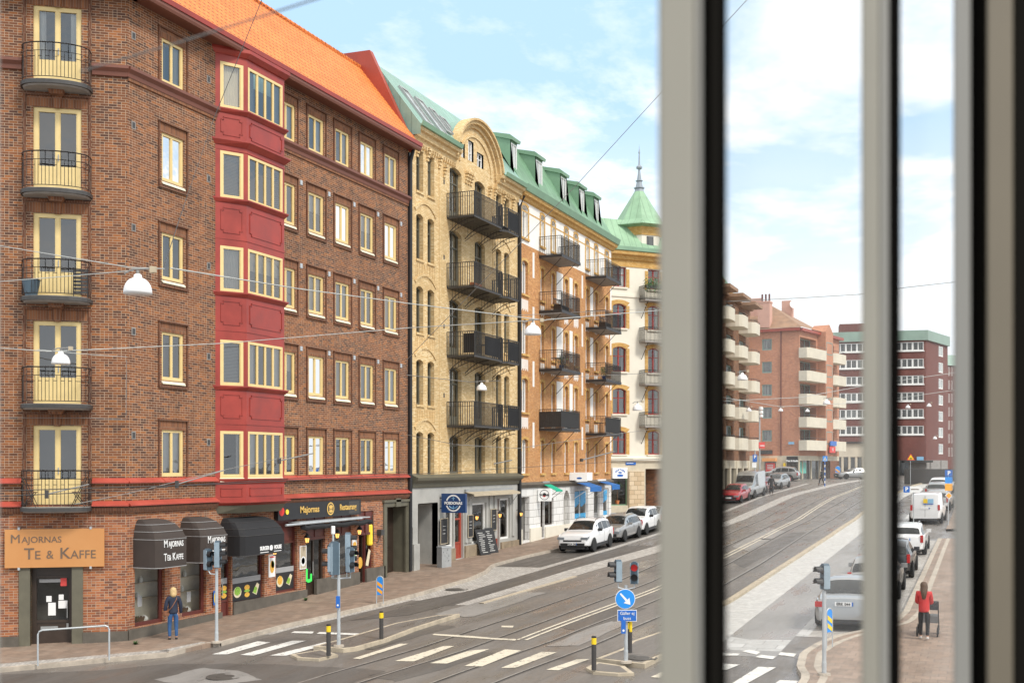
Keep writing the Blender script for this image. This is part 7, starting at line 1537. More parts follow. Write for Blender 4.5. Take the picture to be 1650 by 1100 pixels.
# ---- parked vehicles
class FrT(Fr):
    def __init__(s, o, ang, z0, su, sw): Fr.__init__(s, o, (math.cos(ang), math.sin(ang)), (-math.sin(ang), math.cos(ang))); s.z0, s.su, s.sw = z0, su, sw
    def p(s, u, w, z): return s.o + s.u * u + s.w * w + Vector((0, 0, z + s.z0 + s.su * u + s.sw * w))
def interp(tab, x):
    if x <= tab[0][0]: return tab[0][1]
    for (a, p), (b, q) in zip(tab, tab[1:]):
        if x <= b: return p + (q - p) * (x - a) / (b - a)
    return tab[-1][1]
KIND = {
 'suv': dict(L=4.5, hw=.92, r=.35, wx=(.88, 3.58), belt=[(0, .95), (4.5, 1.1)], top=[(0, .72), (.06, .9), (.25, .99), (.7, 1.05), (1.2, 1.1), (1.65, 1.4), (2.05, 1.58), (2.6, 1.66), (3.5, 1.63), (4.0, 1.54), (4.3, 1.2), (4.45, 1.0), (4.5, .8)], ws=(1.25, 2.0), rs=(4.02, 4.33), zl=.3),
 'wagon': dict(L=4.7, hw=.9, r=.33, wx=(.92, 3.68), belt=[(0, .84), (4.7, .98)], top=[(0, .6), (.06, .74), (.3, .84), (.8, .92), (1.25, .97), (1.8, 1.27), (2.2, 1.42), (2.8, 1.47), (3.8, 1.44), (4.25, 1.34), (4.55, 1.0), (4.66, .92), (4.7, .7)], ws=(1.3, 2.15), rs=(4.28, 4.52), zl=.24),
 'sedan': dict(L=4.8, hw=.91, r=.32, wx=(.95, 3.72), belt=[(0, .82), (4.8, .96)], top=[(0, .58), (.06, .7), (.3, .8), (.9, .9), (1.4, .95), (2.0, 1.28), (2.35, 1.41), (2.9, 1.44), (3.4, 1.4), (3.75, 1.24), (4.1, 1.03), (4.5, 1.01), (4.72, .96), (4.8, .74)], ws=(1.45, 2.3), rs=(3.48, 4.08), zl=.22),
 'hatch': dict(L=4.1, hw=.87, r=.31, wx=(.82, 3.35), belt=[(0, .84), (4.1, .98)], top=[(0, .6), (.06, .74), (.25, .86), (.7, .95), (1.1, 1.0), (1.55, 1.3), (1.9, 1.44), (2.4, 1.5), (3.3, 1.46), (3.7, 1.3), (3.98, 1.0), (4.07, .92), (4.1, .7)], ws=(1.15, 1.85), rs=(3.72, 3.98), zl=.24),
 'van': dict(L=5.0, hw=.96, r=.34, wx=(.95, 4.1), belt=[(0, .95), (5, 1.1)], top=[(0, .7), (.06, .9), (.3, 1.05), (.9, 1.2), (1.15, 1.3), (1.6, 1.68), (1.95, 1.88), (2.5, 1.95), (4.7, 1.94), (4.92, 1.88), (4.98, 1.5), (5.0, 1.0)], ws=(1.2, 1.85), rs=None, zl=.28),
 'tallvan': dict(L=5.2, hw=.99, r=.36, wx=(.95, 4.1), belt=[(0, 1.0), (5.2, 1.15)], top=[(0, .75), (.06, 1.0), (.3, 1.12), (.85, 1.25), (1.05, 1.35), (1.5, 1.85), (1.8, 2.12), (2.3, 2.28), (4.95, 2.26), (5.12, 2.2), (5.18, 1.6), (5.2, 1.0)], ws=(1.1, 1.6), rs=None, zl=.3)}
def car(lab, X, Y, ang, kind, paint_, cat='car', plate=None, rails=False, cladding=False, rear=False, rim='rim', grp=None, plate_txt=None, logo=False, grille='wide'):
    K = KIND[kind]; L, hw = K['L'], K['hw']; h = 1.; z0 = g(X, Y); cx, cy = math.cos(ang), math.sin(ang)
    su = (g(X + cx, Y + cy) - g(X - cx, Y - cy)) / 2; sw = (g(X - cy, Y + cx) - g(X + cy, Y - cx)) / 2
    f = FrT((X, Y), ang, z0 + .015, su, sw); r = root(kind_name(kind), lab, cat, Vector((X, Y, z0)), grp)
    def U_(x): return L / 2 - x
    def sec(x):
        zt = interp(K['top'], x); zb = min(interp(K['belt'], x), zt - .03); zl = K['zl'] + .06 * (smooth(.5, 0, x) + smooth(L - .5, L, x)); e = min(x, L - x)
        pl_ = .80 + .12 * smooth(0, .12, e) + .08 * smooth(.1, .9, e); wb = hw * pl_; cab = smooth(.05, .45, zt - zb) 
        wt = wb * .90 * (1 - cab) + cab * hw * (.74 if 'van' not in kind else .84); k_ = .035 + .05 * cab; tw = cab
        return [(0, zl), (wb * .82, zl), (wb * .96, zl + .05), (wb, zl + .2), (wb * 1.0, (zl + zb) / 2 + .08), (wb * .985, zb - .06), (wb * .955, zb), (wt + (wb * .95 - wt) * .12, zt - k_ * 1.6), (wt * .95, zt - k_ * .45), (wt * .7, zt - .005), (0, zt + .012)]
    xs = sorted({*[q[0] for q in K['top']], .02, .12, .45, 1.0, 3.0, L - .12, L - .3, L - .6, L - 1.0, .6})
    xs = [x for x in xs if 0 <= x <= L]; m = MB(); rings = []
    for x in xs:
        S_ = sec(x); pts = [f.p(U_(x), w, z) for (w, z) in S_] + [f.p(U_(x), -w, z) for (w, z) in S_[-2:0:-1]]; rings.append(pts)
    n_ = len(rings[0])
    for A_, B_ in zip(rings, rings[1:]):
        for k in range(n_): l = (k + 1) % n_; m.face([A_[k], A_[l], B_[l], B_[k]])
    m.face(rings[0]); m.face(rings[-1][::-1]); body = m.build('body', paint_, r, smooth_=True)
    md = body.modifiers.new('es', 'EDGE_SPLIT'); md.split_angle = R(38)
    # glass
    def glassq(x0, x1, name):
        m = MB(); N_ = 4
        for i in range(N_):
            a_, b_ = x0 + (x1 - x0) * i / N_, x0 + (x1 - x0) * (i + 1) / N_; row = []
            for x in (a_, b_):
                S_ = sec(x); zt = S_[-1][1]; w = S_[8][0] * (.97 if i else .95); row.append([(u_ * w, zt - (abs(u_) ** 3) * (S_[-1][1] - S_[8][1]) + .008) for u_ in (-.98, -.6, 0, .6, .98)])
            sl = interp(K['top'], x0) - interp(K['top'], x1); dx = .012 * (1 if x0 < L / 2 else -1)
            for j in range(4): m.face([f.p(U_(a_) + dx, *row[0][j]), f.p(U_(a_) + dx, *row[0][j + 1]), f.p(U_(b_) + dx, *row[1][j + 1]), f.p(U_(b_) + dx, *row[1][j])])
        return m.build(name, 'glass_car', r, smooth_=True)
    glassq(*K['ws'], 'windscreen')
    if K['rs']: glassq(K['rs'][0], K['rs'][1], 'rear_window')
    xa, xb = K['ws'][0] + .45, (K['rs'][1] - .12 if K['rs'] and kind != 'sedan' else (3.75 if kind == 'sedan' else K['ws'][1] + .75)); ps = [xa, xa + (xb - xa) * .36, xa + (xb - xa) * .7, xb] if 'van' not in kind else [xa, xb]
    for sgn in (1, -1):
        for i in range(len(ps) - 1):
            m = MB(); p_, q_ = ps[i] + .03, ps[i + 1] - .03; N_ = 4
            for k in range(N_):
                c4 = []
                for x, top_ in ((p_ + (q_ - p_) * k / N_, 0), (p_ + (q_ - p_) * (k + 1) / N_, 0), (p_ + (q_ - p_) * (k + 1) / N_, 1), (p_ + (q_ - p_) * k / N_, 1)):
                    S_ = sec(x); (wl, zl_), (wh, zh) = S_[6], S_[7]; s_ = .06 if not top_ else .97; w, z = wl + (wh - wl) * s_, zl_ + (zh - zl_) * s_; c4.append(f.p(U_(x), sgn * (w + .008), z))
                m.face(c4)
            m.build('side_window', 'glass_car', r)
    for wx in K['wx']:
        for sgn in (1, -1):
            c_ = f.p(U_(wx), sgn * (hw - .17), K['r']); ax = (f.w * sgn); R_ = K['r']; m = MB(); m.lathe(c_, [(0, 0), (R_ * .9, 0), (R_, .03), (R_, .19), (R_ * .93, .215), (R_ * .68, .215)], 22, axis=ax); o = m.build('wheel', 'rubber', r)
            m = MB(); m.lathe(c_, [(R_ * .7, .2), (R_ * .64, .2), (R_ * .6, .17), (R_ * .58, .12), (0, .12)], 22, axis=ax)
            o2 = m.build('rim_well', 'plastic_dark', o); m = MB(); a_ = Vector(ax).normalized(); e1 = f.u; e2 = Vector((0, 0, 1))
            for k in range(5):
                th = 2 * math.pi * k / 5 + .3; d_ = e1 * math.cos(th) + e2 * math.sin(th); s_ = a_.cross(d_) * R_ * .12; c2 = c_ + a_ * .205; m.face([c2 - s_ * .9, c2 + s_ * .9, c2 + d_ * R_ * .66 + s_ * .8, c2 + d_ * R_ * .66 - s_ * .8])
            m.lathe(c_, [(R_ * .7, .208), (R_ * .62, .208)], 22, axis=ax); m.lathe(c_, [(0, .21), (R_ * .2, .21)], 12, axis=ax); m.build('rim', rim, o)
            m = MB(); prof_ = [f.p(U_(wx) + (R_ + .07) * math.cos(math.pi * k / 14), sgn * (hw + .004), K['r'] + (R_ + .06) * math.sin(math.pi * k / 14)) for k in range(15)]; m.face(prof_ + [f.p(U_(wx) - R_ - .07, sgn * (hw + .004), .2), f.p(U_(wx) + R_ + .07, sgn * (hw + .004), .2)]); m.build('wheel_arch', 'plastic_dark', r)
    for sgn in (1, -1):
        m = MB(); x = K['ws'][0] + .5; S_ = sec(x); m.box(f, U_(x) - .06, U_(x) + .07, sgn * (S_[6][0] - .02), sgn * (S_[6][0] + .2), S_[6][1] + .02, S_[6][1] + .17); m.build('mirror', 'plastic_dark' if kind == 'suv' else paint_, r)
        S_ = sec(.14); z_ = min(interp(K['top'], .1) - .07, .86); m = MB(); w = S_[4][0]
        m.extw(f, [(U_(.34), z_ + .04), (U_(.34), z_ - .08), (U_(-.006), z_ - .15), (U_(-.004), z_ - .03)], sgn * (w * .55), sgn * (w + .006)); m.build('headlight', 'headlight', r)
        S_ = sec(L - .1); zt_ = interp(K['belt'], L); m = MB(); zc = .82 if 'van' not in kind else 1.05
        m.box(f, U_(L - .12), U_(L + .008), sgn * (S_[4][0] * (.76 if kind == 'sedan' else .86)), sgn * (S_[4][0] + .01), zc - (.1 if kind == 'sedan' else .17), zc + (.06 if kind == 'sedan' else .17)); m.build('tail_light', 'tail_red', r)
    m = MB(); wg = hw * .56; m.box(f, U_(.05), U_(-.012), -wg, wg, .60, .68) if grille == 'slim' else m.box(f, U_(.05), U_(-.012), -wg * .8, wg * .8, .54, .70); m.box(f, U_(.05), U_(-.014), -hw * .74, hw * .74, .34, .52); m.box(f, U_(.1), U_(-.008), -hw * .7, hw * .7, .2, .31); m.build('grille', 'plastic_dark', r)
    m = MB(); m.box(f, U_(L - .1), U_(L + .008), -hw * .72, hw * .72, .24, .36); m.build('rear_valance', 'plastic_dark', r)
    for (x, s_) in ((-.02, 1), (L + .012, -1)):
        z = .42 if s_ == 1 else (.74 if kind in ('sedan', 'hatch', 'wagon', 'suv') else .95)
        if s_ == -1 and kind == 'sedan': z = .76
        m = MB(); u_ = U_(x); m.box(f, u_ - .01, u_ + .01, -.26, .26, z, z + .115); o = m.build('number_plate', 'sign_white', r); m = MB(); m.box(f, u_ - .012, u_ + .012, s_ * .22, s_ * .26, z, z + .115); m.build('blue_band', 'sign_blue', o)
        if plate_txt and ((s_ == -1) == rear):
            ff = Fr(f.p(u_ + s_ * .014, 0, 0).xy, -f.w.xy * -s_ if 0 else (f.w * (s_)).xy, (f.u * s_).xy); text(plate_txt, ff, -.015, 0, f.p(u_, 0, z + .057).z, .12, 'black_plastic', o, bold=.002, sx=.95, dirn=1)
    if rails:
        for sgn in (1, -1):
            m = MB(); w = hw * .62; m.tube([f.p(U_(2.1), sgn * w, interp(K['top'], 2.1) - .02)] + [f.p(U_(x), sgn * w, interp(K['top'], x) + .05) for x in (2.25, 2.8, 3.4)] + [f.p(U_(3.75), sgn * w, interp(K['top'], 3.75) - .02)], .016, 6); m.build('roof_rail', 'plastic_dark' if kind == 'suv' else 'galv', r)
    if cladding:
        for sgn in (1, -1): m = MB(); m.box(f, U_(L - 1.2), U_(1.2), sgn * (hw - .05), sgn * (hw + .008), .24, .40); m.build('side_cladding', 'plastic_dark', r)
    m = MB()
    for sgn in (1, -1):
        for x in ps[1:-1] or [ps[-1]]: m.box(f, U_(x) - .004, U_(x) + .004, sgn * (hw - .02), sgn * (hw + .003), .42, interp(K['belt'], x) - .07)
    m.build('door_gap', 'plastic_dark', r)
    if logo:
        ff = Fr(f.p(U_(L + .02), 0, 0).xy, (-f.w).xy, (-f.u).xy); m = MB(); m.box(ff, -.1, .15, 0, .012, f.z0 + 1.28, f.z0 + 1.55); m.build('logo_patch', 'sign_yellow', r); m = MB(); m.box(ff, .17, .5, 0, .012, f.z0 + 1.28, f.z0 + 1.55); m.build('logo_patch', 'pale_blue', r); m = MB(); m.box(ff, -.1, .5, 0, .012, f.z0 + 1.2, f.z0 + 1.25); m.build('logo_line', 'sign_blue', r)
        m = MB(); m.box(f, U_(L + .004), U_(L - .02), -.008, .008, .45, 1.8); m.box(f, U_(L + .02), U_(L), -.3, .12, .98, 1.03); m.build('rear_door_gap', 'plastic_dark', r)
    m = MB(); m.box(f, -L / 2 + .3, L / 2 - .3, -hw * .8, hw * .8, .16, .3); m.build('underbody', 'black_plastic', r)
    return r
def kind_name(k): return {'suv': 'parked_car', 'wagon': 'parked_car', 'sedan': 'parked_car', 'hatch': 'parked_car', 'van': 'delivery_van', 'tallvan': 'delivery_van'}[k]
def place(lab, px, py, kind, paint_, facing, yaw=0., side=None, axle=0, **kw):
    """px,py: foot of a visible wheel; facing 1 = front towards the window. side = which side of the car that wheel is on (+1 right-hand in picture)"""
    K = KIND[kind]; w = hit(px, py); ang = R(-90 + yaw) if facing == 1 else R(90 + yaw); u = Vector((math.cos(ang), math.sin(ang))); rt = Vector((1, 0)) * side
    c_ = Vector((w.x, w.y)) - u * (K['L'] / 2 - K['wx'][axle]) - rt * (K['hw'] - .05)
    return car(lab, c_.x, c_.y, ang, kind, paint_, **kw)
G_ = 'cars parked along the left kerb'; G2_ = 'cars parked along the right kerb'
place('white SUV with black grille, first in the left row, facing the window', 956, 888.5, 'suv', 'car_white', 1, 0, 1, rails=True, cladding=True, plate_txt='WLW 79D', rim='rim_dark', grp=G_, grille='slim')
place('silver grey estate car with roof rails, second in the left row', 1006, 872.5, 'wagon', 'car_silver', 1, 0, 1, rails=True, grp=G_)
place('white boxy SUV, third in the left row, behind the silver estate', 1041, 861, 'suv', 'car_white', 1, 0, 1, cladding=True, grp=G_)
place('silver car, fourth in the left row, half hidden by the window frame', 1062, 853, 'sedan', 'car_silver', 1, 0, 1, grp=G_)
place('small red car in front of the silver van', 1194, 810, 'hatch', 'car_red', 1, -3, 1, grp=G_); place('tall silver van behind the small red car', 1216, 803, 'tallvan', 'car_silver', 1, -4, 1, cat='van')
place('small maroon car right behind the silver van', 1234, 793.5, 'hatch', 'car_maroon', 1, -4, 1, grp=G_); place('silver hatchback by the man in a dark coat', 1259, 787, 'hatch', 'car_silver', 1, -8, 1, grp=G_)
w = hit(1272, 775); car('silver SUV standing sideways before the orange block shops', w.x - 1.3, w.y + 1, R(178), 'suv', 'car_silver')
w = hit(1374, 772); car('silver car driving at the far right of the junction', w.x, w.y + 2, R(-150), 'sedan', 'car_silver')
place('silver saloon seen from behind, nearest in the right row', 1320, 1007, 'sedan', 'car_silver', -1, 0, -1, 1, rear=True, plate_txt='ERK 044', grp=G2_)
w = hit(1320, 1007); car('silver car ahead of the silver saloon, mostly behind the frame', w.x + 1.05, w.y + 7.4, R(90), 'hatch', 'car_silver', grp=G2_)
place('dark hatchback partly cut off by the window frame', 1469, 930, 'hatch', 'car_dark', -1, 0, 1, 1, rear=True, grp=G2_)
place('white estate car with red tail lights, right row', 1490, 893, 'wagon', 'car_white', -1, 0, 1, 1, rear=True, rails=True, grp=G2_)
place('white delivery van with a small coloured logo on its rear doors', 1517, 843, 'van', 'car_white', -1, -2, 1, 1, cat='van', logo=True)
place('silver hatchback just beyond the white delivery van', 1530, 822, 'hatch', 'car_silver', -1, -3, 1, 1, grp=G2_); place('grey estate car beyond the silver hatchback', 1528, 806, 'wagon', 'car_grey', -1, -3, 1, 1, grp=G2_); place('farthest white car of the right row', 1530, 796, 'wagon', 'car_white', -1, -5, 1, 1, grp=G2_)
# ---- people
def skin(name, V, E, rad, mat, par, fr, sub=1, roots=(0,)):
    me = bpy.data.meshes.new(name); me.from_pydata([tuple(v) for v in V], E, []); o = bpy.data.objects.new('tmp', me); COL.objects.link(o)
    sk_ = o.modifiers.new('s', 'SKIN'); 
    for i, q in enumerate(rad): me.skin_vertices[0].data[i].radius = (q, q) if not isinstance(q, tuple) else q
    for i in roots: me.skin_vertices[0].data[i].use_root = True
    sb = o.modifiers.new('b', 'SUBSURF'); sb.levels = sub; sb.render_levels = sub
    bpy.context.view_layer.update(); dg = bpy.context.evaluated_depsgraph_get(); m2 = bpy.data.meshes.new_from_object(o.evaluated_get(dg)); m2.name = name; bpy.data.objects.remove(o)
    offv = WL[par.name]
    for v in m2.vertices: v.co = fr.p(v.co.x, v.co.y, v.co.z) - offv
    for p_ in m2.polygons: p_.use_smooth = True
    m2.materials.clear(); m2.materials.append(M[mat]); q = bpy.data.objects.new(name, m2); COL.objects.link(q); q.parent = par; WL[q.name] = offv.copy(); return q
def person(lab, X, Y, H, ang, top, legs, hair, shoe='shoe_dark', coat=.5, step=0., arms='down', long_hair=0., base=.12, extra=None, grp=None):
    """local axes: x to the person's right, y forward"""
    z0 = g(X, Y) + base; P = Vector((X, Y, z0)); r = root('person', lab, 'person', P, grp); s = H / 1.7
    fwd = Vector((math.cos(ang), math.sin(ang))); rt = Vector((fwd.y, -fwd.x))
    class L_(Fr):
        def p(q, u, w, z): return P + Vector((*(rt * u + fwd * w), 0)) * s + Vector((0, 0, z * s))
    f = L_((0, 0), (1, 0), (0, 1)); st = step
    if arms == 'push': el, wr = [(-.2, .08, 1.1), (.2, .08, 1.1)], [(-.17, .36, 1.04), (.17, .36, 1.04)]
    elif arms == 'pocket': el, wr = [(-.27, -.04, 1.1), (.27, -.04, 1.1)], [(-.2, .1, .93), (.2, .1, .93)]
    else: el, wr = [(-.235, -.03, 1.1), (.235, -.03, 1.1)], [(-.25, .05, .84), (.25, .05, .84)]
    hip = [(-.09, 0, .88), (.09, 0, .88)]; kn = [(-.1, .05 + st * .5, .48), (.1, .03 - st * .4, .48)]; an = [(-.1, .0 + st, .08), (.1, .0 - st, .08 + abs(st) * .2)]; toe = [(an[0][0] - .01, an[0][1] + .14, .04), (an[1][0] + .01, an[1][1] + .14, .04)]
    V = [(0, 0, .94), (0, .01, 1.12), (0, 0, 1.32), (0, -.01, 1.42), (0, .0, 1.48), (0, .02, 1.56), (0, .01, 1.63)]; rad = [(.11, .085), (.11, .08), (.12, .08), (.06, .06), .052, .085, .07]; E = [(0, 1), (1, 2), (2, 3), (3, 4), (4, 5), (5, 6)]
    for k, sg in enumerate((-1, 1)):
        b = len(V); V += [(sg * .17, 0, 1.37), el[k], wr[k]]; rad += [.055, .042, .03]; E += [(2, b), (b, b + 1), (b + 1, b + 2)]
        pv_ = Vector(wr[k]); d_ = (Vector(wr[k]) - Vector(el[k])).normalized(); V.append(tuple(pv_ + d_ * .07)); rad.append(.032); E.append((b + 2, b + 3))
        b = len(V); V += [hip[k], kn[k], an[k], toe[k]]; rad += [.09, .06, .04, .03]; E += [(0, b), (b, b + 1), (b + 1, b + 2), (b + 2, b + 3)]
    roots = [0]
    for k, sg in enumerate((-1, 1)):              # fingers and thumb, rooted in the palm
        d_ = (Vector(wr[k]) - Vector(el[k])).normalized(); palm_ = Vector(wr[k]) + d_ * .07; side = d_.cross(Vector((0, 0, 1) if abs(d_.z) < .8 else (0, 1, 0))).normalized()
        for j, ln in enumerate((.06, .075, .08, .07)):
            b = len(V); o_ = palm_ + side * (-.024 + .016 * j); V += [tuple(o_), tuple(o_ + d_ * ln * .6), tuple(o_ + d_ * ln + Vector((0, .02, -.005)))]; rad += [.009, .009, .007]; E += [(b, b + 1), (b + 1, b + 2)]; roots.append(b)
        b = len(V); o_ = Vector(wr[k]) + d_ * .03; V += [tuple(o_), tuple(o_ - side * .045 + d_ * .03), tuple(o_ - side * .05 + d_ * .06)]; rad += [.012, .01, .008]; E += [(b, b + 1), (b + 1, b + 2)]; roots.append(b)
    body = skin('body', V, E, rad, 'skin', r, f, 1, roots)
    m = MB(); m.lathe(f.p(0, .115, 1.55), [(.0, 0), (.012, -.004), (.004, .035)], 6); 
    for sg in (-1, 1): m.lathe(f.p(sg * .088, .01, 1.56), [(.0, -.03), (.018, 0), (.0, .03)], 6)
    m.build('face_detail', 'skin', r); m = MB()
    for sg in (-1, 1): m.lathe(f.p(sg * .032, .098, 1.585), [(0, -.008), (.01, 0), (0, .008)], 6)
    m.build('eye', 'hair_dark', r)
    cb = 1.0 - coat                              # hem height
    V = [(0, 0, 1.12), (0, 0, 1.3), (0, -.01, 1.42), (0, 0, cb + .06), (0, 0, cb)]; rad = [(.165, .15), (.175, .15), (.09, .09), (.17, .155), (.175, .155)]; E = [(0, 1), (1, 2), (0, 3), (3, 4)]
    for k, sg in enumerate((-1, 1)): b = len(V); V += [(sg * .175, 0, 1.36), el[k], wr[k]]; rad += [.085, .068, .052]; E += [(1, b), (b, b + 1), (b + 1, b + 2)]
    skin('jacket', V, E, rad, top, r, f, 1)
    V = [(0, 0, .96), (0, 0, .9)]; rad = [.135, .14]; E = [(0, 1)]
    for k in (0, 1): b = len(V); V += [hip[k], kn[k], (an[k][0], an[k][1], an[k][2] + .02)]; rad += [.1, .068, .052]; E += [(1, b), (b, b + 1), (b + 1, b + 2)]
    skin('trousers', V, E, rad, legs, r, f, 1)
    for k in (0, 1):
        a_, t_a = an[k], toe[k]; V = [(a_[0], a_[1] - .05, a_[2] - .035), (a_[0], a_[1] + .04, a_[2] - .03), (t_a[0], t_a[1], a_[2] - .045)]; skin('shoe', V, [(0, 1), (1, 2)], [.042, .046, .034], shoe, r, f, 1)
    m = MB(); hq = random.Random(len(lab)); N_ = 14; low = 1.5 - long_hair; lev = [(1.705, .02), (1.695, .06), (1.665, .092), (1.62, .108), (1.575, .112), (1.53, .104), (1.49, .085)]
    if long_hair: lev = lev[:5] + [(1.53, .112), (1.48, .11), ((1.48 + low) / 2, .10), (low, .075), (low - .02, .03)]
    rg = []
    for (z_, q_) in lev:
        row = []
        for j in range(N_):
            th = 2 * math.pi * j / N_; cy_ = -.02 if z_ > 1.5 else -.05; yy = math.sin(th) * q_ * 1.05 + cy_; fr_ = .035 if z_ < 1.63 else .13; jit = 1 + hq.uniform(-.05, .05)
            row.append(f.p(math.cos(th) * q_ * .92 * jit, min(yy, fr_), z_ + hq.uniform(-.006, .006)))
        rg.append(row)
    for A_, B_ in zip(rg, rg[1:]):
        for j in range(N_): l = (j + 1) % N_; m.face([A_[j], A_[l], B_[l], B_[j]])
    m.face(rg[0]); m.face(rg[-1][::-1]); m.build('hair', hair, r, smooth_=True); return r, f
p = hit(279, 1030.5, .12); r, f = person('woman with blonde bob, navy quilted jacket and jeans at the tea shop window', p.x, p.y, 1.64, R(140), 'navy_cloth', 'denim', 'hair_blonde', 'shoe_dark', .16, .03, long_hair=.1)
rb_ = root('shoulder_bag', 'brown crossbody bag strap over the navy quilted jacket', 'bag', f.p(0, 0, 1.1)); m = MB(); m.tube([f.p(.12, -.05, 1.42), f.p(.06, -.165, 1.3), f.p(-.06, -.18, 1.1), f.p(-.19, -.13, .95)], .013, 5); m.tube([f.p(.12, -.05, 1.42), f.p(.1, .1, 1.36), f.p(-.05, .17, 1.15), f.p(-.19, .1, .95)], .013, 5); m.build('strap', 'leather', rb_); m = MB(); q = f.p(-.22, .02, .78); m.lathe(q, [(.06, 0), (.1, .03), (.1, .15), (.06, .18)], 10); m.build('pouch', 'leather', rb_)
p = hit(1489, 1030, .12); r, f = person('woman with long brown hair in red jacket pushing a pushchair on the right pavement', p.x, p.y, 1.6, R(90), 'red_cloth', 'black_cloth', 'hair_brown', 'shoe_light', .2, .14, 'push', .3)
rp_ = root('pushchair', 'dark pushchair with curved hood pushed by the woman in red', 'pushchair', f.p(.12, .75, 0)); z = lambda a: a
m = MB(); pts = []; 
for k in range(8):
    th = math.pi * (.15 + .7 * k / 7); pts.append([f.p(.1 + w_, .95 - .38 * math.cos(th), .62 + .42 * math.sin(th)) for w_ in (-.26, -.13, .1, .26)])
for A_, B_ in zip(pts, pts[1:]):
    for k in range(3): m.face([A_[k], A_[k + 1], B_[k + 1], B_[k]])
m.build('hood', 'black_cloth', rp_); m = MB(); m.box(f, -.15, .36, .62, 1.25, .42, .62); m.build('seat', 'grey_cloth', rp_); m = MB()
for w_ in (-.16, .37): m.tube([f.p(w_, .36, 1.04), f.p(w_, .5, .95), f.p(w_, .75, .5), f.p(w_, 1.15, .16)], .014, 6); m.tube([f.p(w_, 1.0, .45), f.p(w_, .6, .14)], .014, 6)
m.tube([f.p(-.16, .36, 1.04), f.p(.37, .36, 1.04)], .016, 6); m.build('frame', 'iron', rp_)
for (u_, w_) in ((-.18, .6), (.39, .6), (-.18, 1.15), (.39, 1.15)): m = MB(); m.lathe(f.p(u_ - .02, w_, .15), [(0, 0), (.14, 0), (.15, .02), (.14, .04), (0, .04)], 14, axis=Vector((*(Vector((math.cos(R(90)), math.sin(R(90)))).orthogonal()), 0))); m.build('wheel', 'rubber', rp_)
p = hit(1243, 796); person('man in long dark coat walking past the parked silver hatchback', p.x, p.y, 1.78, R(110), 'black_cloth', 'black_cloth', 'hair_dark', coat=.38, step=.12, base=0)
p = hit(1324, 781); person('person in dark clothes crossing the road by the striped post', p.x, p.y, 1.75, R(160), 'black_cloth', 'black_cloth', 'hair_dark', coat=.3, step=.24, base=0)
p = hit(1336, 768); person('person in olive coat standing left of the far crossing post', p.x, p.y, 1.9, R(200), 'grey_cloth', 'black_cloth', 'hair_brown', coat=.3, base=.1); p = hit(1343, 768.5); person('person in black jacket leaning forward beside the striped marker', p.x, p.y, 1.85, R(10), 'black_cloth', 'black_cloth', 'hair_dark', coat=.2, base=.1)
# bicycles by the far shop
def bike(lab, X, Y, ang, base=.1):
    z0 = g(X, Y) + base; f = Fr((X, Y), (math.cos(ang), math.sin(ang)), (-math.sin(ang), math.cos(ang))); r = root('bicycle', lab, 'bicycle', Vector((X, Y, z0)), 'bicycles by the orange block')
    for u_ in (-.52, .52):
        m = MB(); c_ = f.p(u_, 0, z0 + .34); m.tube([c_ + f.u * .33 * math.cos(a_) + Vector((0, 0, .33 * math.sin(a_))) for a_ in [2 * math.pi * k / 18 for k in range(19)]], .02, 5, cap=False)
        for k in range(6): a_ = math.pi * k / 6; m.tube([c_ + f.u * .33 * math.cos(a_) + Vector((0, 0, .33 * math.sin(a_))), c_ - f.u * .33 * math.cos(a_) - Vector((0, 0, .33 * math.sin(a_)))], .004, 3, cap=False)
        m.build('wheel', 'rubber', r)
    m = MB(); P_ = lambda u_, z_: f.p(u_, 0, z0 + z_); m.tube([P_(-.52, .34), P_(-.1, .3), P_(.4, .78), P_(-.2, .78), P_(-.1, .3)], .018, 5); m.tube([P_(.52, .34), P_(.4, .78), P_(.36, .98)], .018, 5); m.tube([P_(-.2, .78), P_(-.24, .92)], .015, 5); m.build('frame', 'iron', r)
    m = MB(); m.box(f, -.36, -.14, -.07, .07, z0 + .92, z0 + .97); m.build('saddle', 'black_plastic', r); m = MB(); m.tube([f.p(.3, -.28, z0 + 1.02), f.p(.38, 0, z0 + .98), f.p(.3, .28, z0 + 1.02)], .014, 5); m.build('handlebar', 'iron_grey', r)
for (x, y, a_, l) in ((1231, 779, 20, 'left bicycle before the red poster board'), (1240, 777, 40, 'middle bicycle before the red poster board'), (1249, 776, 10, 'right bicycle before the red poster board')): p = hit(x, y); bike(l, p.x, p.y, R(a_))
